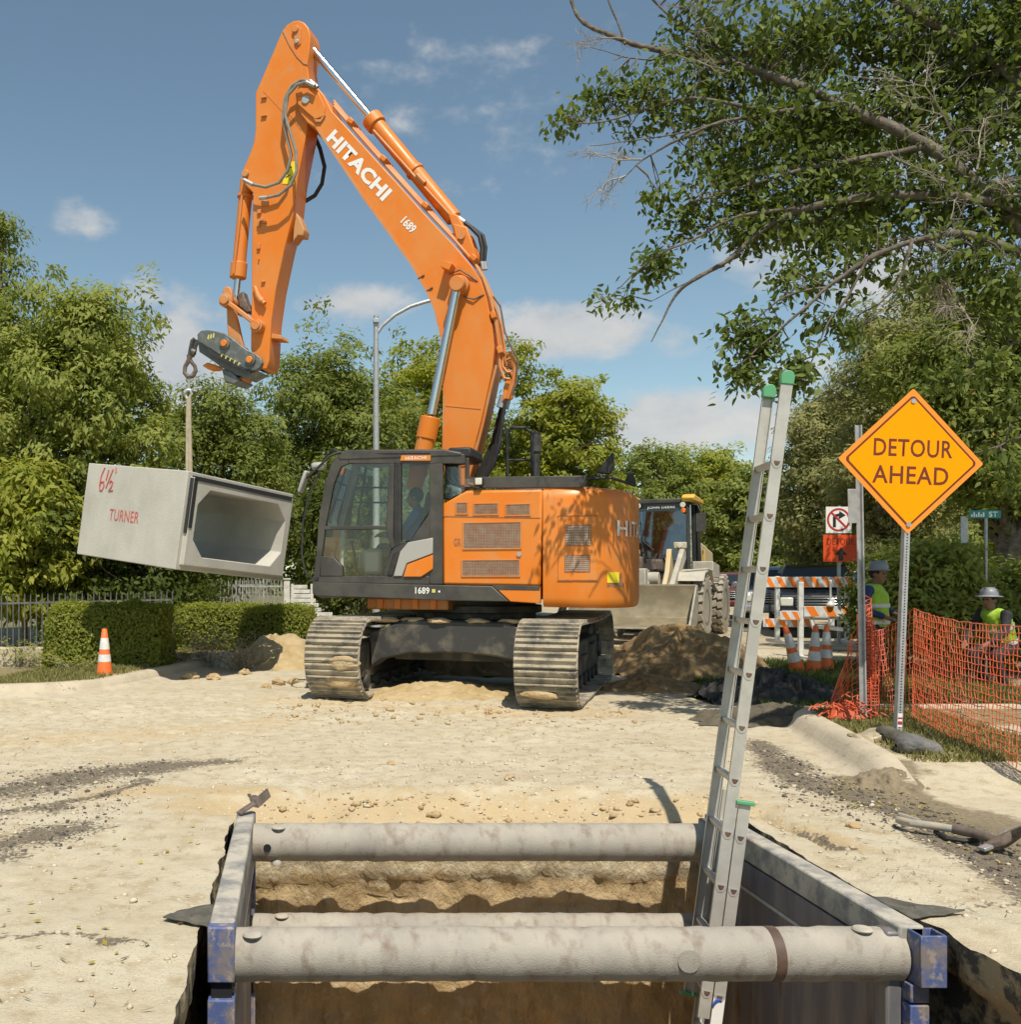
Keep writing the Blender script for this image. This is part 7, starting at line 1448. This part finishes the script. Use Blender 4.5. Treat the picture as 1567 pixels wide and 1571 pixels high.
weed('dry straw weeds at the foot of the dirt bank left of the track', 372, 1020, 17.0, .55, 34, 'dry', 302, .4)
weed('green weed by the dark fence at the far left', 38, 1000, 17.6, .55, 26, 'yellowgreen', 303)
weed('small green weeds at the bottom of the left hedge', 110, 1034, 15.9, .25, 22, 'yellowgreen', 304)
# grass
def grass(name, poly, n, h, mat, seed):
    r = np.random.default_rng(seed); P = np.array(poly); q = r.uniform(P.min(0), P.max(0), (n*4,2)); q = q[in_poly(q[:,0], q[:,1], poly)]; q = q[fbm(q[:,0]*2.2, q[:,1]*2.2, o=3, s=seed) > r.uniform(-.5,.35,len(q))][:n]; n = len(q)
    z = ground_h(q[:,0], q[:,1]); a = r.uniform(0,6.28,n); hh = h*(.4+.9*r.random(n)); w = .004+.003*r.random(n); ln = r.normal(size=(n,2))*.45*hh[:,None]; V = np.empty((n,4,3)); ca, sa = np.cos(a)*w, np.sin(a)*w
    V[:,0] = np.stack([q[:,0]-ca,q[:,1]-sa,z-.01],1); V[:,1] = np.stack([q[:,0]+ca,q[:,1]+sa,z-.01],1); V[:,2] = np.stack([q[:,0]+ln[:,0]+ca*.3,q[:,1]+ln[:,1]+sa*.3,z+hh],1); V[:,3] = np.stack([q[:,0]+ln[:,0]*.5-ca,q[:,1]+ln[:,1]*.5-sa,z+hh*.55],1)
    tag(link(name, mesh_np(name, V.reshape(-1,3), np.arange(n*4).reshape(n,4), LM[mat], dict(tint=np.repeat(r.random(n),4)))), kind='stuff')
grass('grass', [(4.75,7.9),(6.2,7.8),(6.6,11.0),(5.6,10.9),(5.25,10.5)], 13000, .055, 'grass', 401)
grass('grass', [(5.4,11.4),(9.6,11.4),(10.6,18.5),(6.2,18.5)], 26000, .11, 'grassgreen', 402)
grass('grass', [(-5.2,13.35),(-3.0,13.6),(-2.75,14.1),(-1.9,17.4),(-2.0,20.4),(-4.4,16.0),(-5.2,14.4)], 16000, .07, 'grass', 403)

def litter(name, n, polys, Lm, wid, mats, seed, lift=.004):
    r = np.random.default_rng(seed); P = []
    for poly, w in polys: Q = np.array(poly); q = r.uniform(Q.min(0), Q.max(0), (int(n*w*4),2)); q = q[in_poly(q[:,0], q[:,1], poly)][:int(n*w)]; P.append(q)
    q = np.concatenate(P); q = q[~((q[:,0] > HX0-.06) & (q[:,0] < HX1+.06) & (q[:,1] > HY0) & (q[:,1] < HY1+.1))]; n = len(q); z = ground_h(q[:,0], q[:,1])+lift; a = r.uniform(0,6.28,n); L = Lm*(.4+r.random(n)); w = wid*(.6+.8*r.random(n)); d = np.stack([np.cos(a),np.sin(a),r.normal(size=n)*.15],1)*L[:,None]; e = np.stack([-np.sin(a),np.cos(a),r.normal(size=n)*.3],1)*w[:,None]; c = np.stack([q[:,0],q[:,1],z+.006],1)
    V = np.stack([c-d*.5, c+e*.5, c+d*.5+np.array([0,0,.004]), c-e*.5], 1); tag(link(name, mesh_np(name, V.reshape(-1,3), np.arange(n*4).reshape(n,4), mats, dict(tint=np.repeat(r.random(n),4)))), kind='stuff')
LM['fallen'] = leafmat('fallen_leaves', (.30,.24,.05), (.50,.42,.12), trans=.2); LM['twig'] = leafmat('ground_twigs', (.16,.125,.08), (.28,.22,.14), trans=0)
litter('fallen_leaves', 260, [(pl([(1300,1190),(1440,1230),(1560,1300),(1560,1340),(1250,1215)]), .6), (pl([(0,1300),(300,1250),(300,1500),(0,1500)]), .15), (pl([(500,1100),(1080,1100),(1080,1200),(500,1200)]), .25)], .035, .02, LM['fallen'], 601)
litter('ground_twigs', 900, [(pl([(-40,1120),(1100,1090),(1100,1215),(-40,1230)]), .55), (pl([(1150,1150),(1600,1350),(1600,1440),(1200,1300)]), .25), (pl([(-40,1240),(300,1240),(280,1560),(-40,1560)]), .05)], .05, .006, LM['twig'], 602)

# ---- the overhanging tree at upper right
def overhead():
    r = np.random.default_rng(500); KD = 1.04; base = Vector((7.9, 9.4, 0))*KD; t = thing('overhanging_tree', 'big tree at the right whose leafy limbs reach over the sign and ladder', 'tree', base)
    A = lambda p: at(p[0], p[1], max(p[2], 9.2)*KD)-base
    def path(P, r0, r1, name='limb', n=8):
        P = [A(p) if len(p) == 3 and not isinstance(p, Vector) else p for p in P]; Q = []
        for i in range(len(P)-1):
            for j in range(4): u = j/4; Q.append(P[i].lerp(P[i+1], u)+Vector(r.normal(size=3))*.012)
        Q.append(P[-1]); m = len(Q)-1
        for _ in range(2): Q = [Q[0]]+[(Q[i-1]+Q[i]*2+Q[i+1])/4 for i in range(1, m)]+[Q[-1]]
        th = .72 if name == 'limb' else 1.0; mb = MB(); mb.tube(Q, [(r0+(r1-r0)*(i/m)**.8)*th*(1+.12*r.normal()) for i in range(m+1)], n); mb.build(name, mt['bark'], t, ang=60); return Q
    tp = path([Vector((0,0,-.1)), Vector((.05,0,1.5)), Vector((-.1,0,3.2)), Vector((-.2,.05,4.6)), Vector((-.1,.1,7.5)), Vector((.2,.3,10.5))], .30, .10, 'trunk', 12)
    S = []
    J = Vector((-.18,.03,4.1))
    S += path([J, (1640,420,9.3), (1567,352,9.3), (1500,285,9.4), (1430,226,9.6), (1360,190,9.8), (1290,160,10.0), (1200,122,10.3), (1120,95,10.6), (1050,80,10.8), (985,72,11.0), (930,52,11.1), (893,36,11.2), (880,8,11.3), (872,-12,11.3)], .115, .022)
    S += path([(1150,100,10.5), (1080,60,10.8), (1020,20,11.0), (985,-20,11.1)], .035, .015); S += path([(960,66,11.0), (945,30,11.1), (930,-12,11.1)], .022, .010)
    S += path([(1040,80,10.8), (1000,95,10.8), (955,85,10.9), (905,72,11.0)], .02, .006)
    S += path([Vector((-.15,.02,3.9)), (1600,330,8.9), (1480,300,9.3), (1340,300,9.7), (1230,318,9.9), (1160,360,10.1), (1110,405,10.2), (1060,432,10.2), (1035,455,10.3), (1018,490,10.3), (1000,524,10.3)], .085, .008)
    S += path([(1110,405,10.2), (1075,425,10.2), (1040,440,10.3), (1000,462,10.3)], .018, .005)
    S += path([Vector((-.15,-.05,3.4)), (1600,400,8.8), (1480,355,9.0), (1400,368,9.2), (1330,400,9.3), (1270,440,9.4), (1230,478,9.4), (1190,512,9.5), (1150,548,9.5)], .07, .008)
    S += path([(1330,400,9.3), (1290,470,9.3), (1265,500,9.3), (1245,560,9.2), (1225,578,9.2)], .02, .005); S += path([(1270,440,9.4), (1205,450,9.5), (1160,490,9.6), (1115,540,9.6)], .018, .005)
    S += path([(1400,368,9.2), (1385,420,9.1), (1370,445,9.1), (1345,470,9.1), (1335,500,9.1)], .022, .006)
    S += path([(1290,160,10.0), (1200,170,10.1), (1110,185,10.3), (1040,215,10.4), (985,245,10.5), (950,280,10.5)], .045, .006)
    S += path([(1180,172,10.2), (1080,150,10.4), (1000,160,10.5), (930,190,10.6), (868,188,10.6)], .03, .008); S += path([(1110,185,10.3), (1040,205,10.4), (960,215,10.5), (905,224,10.5)], .018, .004)
    S += path([(1430,226,9.6), (1330,240,9.8), (1230,260,10.0), (1130,290,10.2), (1060,310,10.3)], .05, .012); S += path([(1230,318,9.9), (1130,330,10.1), (1060,370,10.2), (1000,395,10.3), (970,425,10.3), (930,462,10.3)], .03, .006)
    S += path([tp[14], (1640,220,9.4), (1560,120,9.6), (1480,60,9.8), (1380,10,10.0), (1300,-40,10.2)], .09, .03); S += path([tp[14], (1570,60,9.7), (1550,-30,9.8)], .10, .06)
    S += path([tp[10], (1640,500,8.6), (1560,520,8.3), (1500,560,8.2), (1450,590,8.2)], .05, .01); S += path([tp[8], (1640,640,8.2), (1560,670,8.0), (1525,690,8.0)], .035, .008)
    B = []
    def bl(px, py, rx, ry, Y, dz=1.25): Y = Y+.15; p = A((px,py,Y)); k = max(Y,9.2)*KD/F; B.append((p.x,p.y,p.z,rx*k,max(.22,min(rx,ry)*k*dz),ry*k))
    for a in [(862,192,26,26,10.6),(905,150,36,30,10.6),(960,135,60,38,10.6),(1010,170,80,46,10.5),(1090,120,90,50,10.5),(1100,55,110,50,10.7),(1210,60,120,66,10.3),(1330,50,120,70,10.1),(1450,70,110,90,9.9),(1540,60,80,100,9.6),(1160,200,110,56,10.2),(1280,220,120,60,10.0),(1400,150,110,70,9.9),(1500,200,90,80,9.6),(1070,245,60,34,10.4),(1130,295,90,50,10.2),(1020,300,40,26,10.4),(1240,300,110,60,10.0),(1350,300,100,66,9.7),(1450,310,90,80,9.4),(1540,330,60,90,9.2),(1060,345,60,36,10.3),(1010,392,36,30,10.3),(1000,410,26,24,10.3),(945,455,34,18,10.3),(1150,350,80,44,10.1),(1260,370,70,40,9.8),(1215,415,30,24,9.7),(1360,380,80,40,9.3),(1470,420,80,60,9.1),(1540,450,60,70,8.9),(1225,440,50,24,9.5),(1290,430,46,30,9.4),(1150,492,46,20,9.5),(1135,510,34,24,9.5),(1180,520,44,22,9.5),(1300,512,32,18,9.3),(1270,495,22,20,9.3),(1130,562,26,26,9.5),(1160,540,30,18,9.5),(1215,578,18,12,9.2),(1230,560,14,20,9.2),(1140,580,16,18,9.5),(1210,585,10,10,9.2),(1500,560,70,40,8.3),(1445,585,30,20,8.2),(1530,695,32,30,8.0),(1560,620,30,40,8.1),(1560,720,20,26,8.0)]: bl(*a)
    for a in [(1240,345,60,36,10.4),(1290,170,70,50,10.0),(1190,330,60,40,11.4),(1250,200,90,60,11.8),(1150,260,60,40,11.4),(1310,330,80,50,12.2),(1210,110,90,50,11.9),(1350,230,90,60,12.2),(1100,190,60,36,11.3)]: bl(*a)  # extra foliage behind the canopy, added to shade the dirt pile
    for a in [(1780,260,200,150,11.9),(1640,100,180,150,11.4),(1850,80,220,160,11.6)]: bl(*a)  # unseen foliage beyond the frame, added to shade the workers' side
    for a in [(1700,60,150,120,9.3),(1720,260,140,120,9.2),(1400,-90,200,80,10.2),(1150,-60,150,50,10.8),(1640,-120,200,120,9.6),(1760,440,120,90,8.8)]: bl(*a)
    C, O = clumps(B, 4300, r, .15, 8); Sx = np.array([q[:] for q in S]); mb = MB(); keep = []
    for i in range(0, len(C), 2):
        d = np.linalg.norm(Sx-C[i], axis=1); j = int(np.argmin(d+.25*r.random(len(d)))); a = Vector(Sx[j]); b = Vector(C[i])
        if d[j] < 1.6: m = a.lerp(b, .55)+Vector((r.normal()*.05, r.normal()*.05, .10*d[j])); mb.tube([a, m, b, b+Vector((r.normal()*.05, r.normal()*.05, -.07))], [.009,.006,.004,.002], 4)
    o = mb.build('twigs', mt['bark'], t, smooth=False); o['kind'] = 'stuff'
    # leaves hang in small sprays from each twig end
    per = 16; P = np.repeat(C, per, 0)+r.normal(size=(len(C)*per,3))*np.array([.085,.085,.07]); Nn = nrmz(r.normal(size=(len(P),3))*.6+np.array([0,-.15,.55])); ct = np.repeat(r.random(len(C)), per); tt = np.clip(.5*ct+.5*r.random(len(P)),0,.96); tt[r.random(len(P)) > .996] = 1
    o = link('crown', leaf_mesh('crown', P, Nn, .088, LM['near'], tt, r, .95, .50, hexa=True), t); o['kind'] = 'stuff'
    # bare dead twigs
    mb = MB()
    def dead(a, d, L, rad, lev):
        P = [a]; p = a
        for i in range(4): d = (d+Vector(r.normal(size=3))*.22).normalized(); p = p+d*L/4; P.append(p)
        mb.tube(P, [rad*(1-.7*i/4) for i in range(5)], 4)
        if lev:
            for q in P[1:]:
                for _ in range(2): dead(q, (d+Vector(r.normal(size=3))*.75).normalized(), L*.55, rad*.5, lev-1)
    for (px, py, Y, dx, dz, L) in [(1460,200,9.3,-.4,.6,.7),(1520,330,9.0,-.5,.5,.7),(1545,390,8.8,-.9,.1,.7),(1440,350,9.2,-.3,-.7,.7),(1500,260,9.1,.2,.9,.6),(1060,80,10.7,-.2,.9,.6),(960,60,11.0,-.8,.3,.5),(985,245,10.5,-.9,-.1,.5),(960,270,10.5,-.8,-.3,.4),(1540,300,9.0,.3,.3,.8),(1470,460,8.9,-.2,-.4,.5),(1120,110,10.4,-.6,.2,.5)]:
        dead(A((px,py,Y)), Vector((dx,-.15,dz)), L, .011, 2)
    o = mb.build('dead_twigs', mt['deadtwig'], t, smooth=False); o['kind'] = 'stuff'
    # ball moss tufts
    for (px, py, Y) in ((1455,470,8.9),(1448,440,8.9),(1540,280,9.0),(1560,385,8.8)):
        q = A((px,py,Y)); mb = MB()
        for i in range(70): d = Vector(r.normal(size=3)).normalized(); mb.tube([q+d*.02, q+d*.09+Vector((0,0,.01)), q+d*.14-Vector((0,0,.02))], [.004,.003,.001], 3)
        mb.build('ball_moss', mt['deadtwig'], t, smooth=False)
overhead()
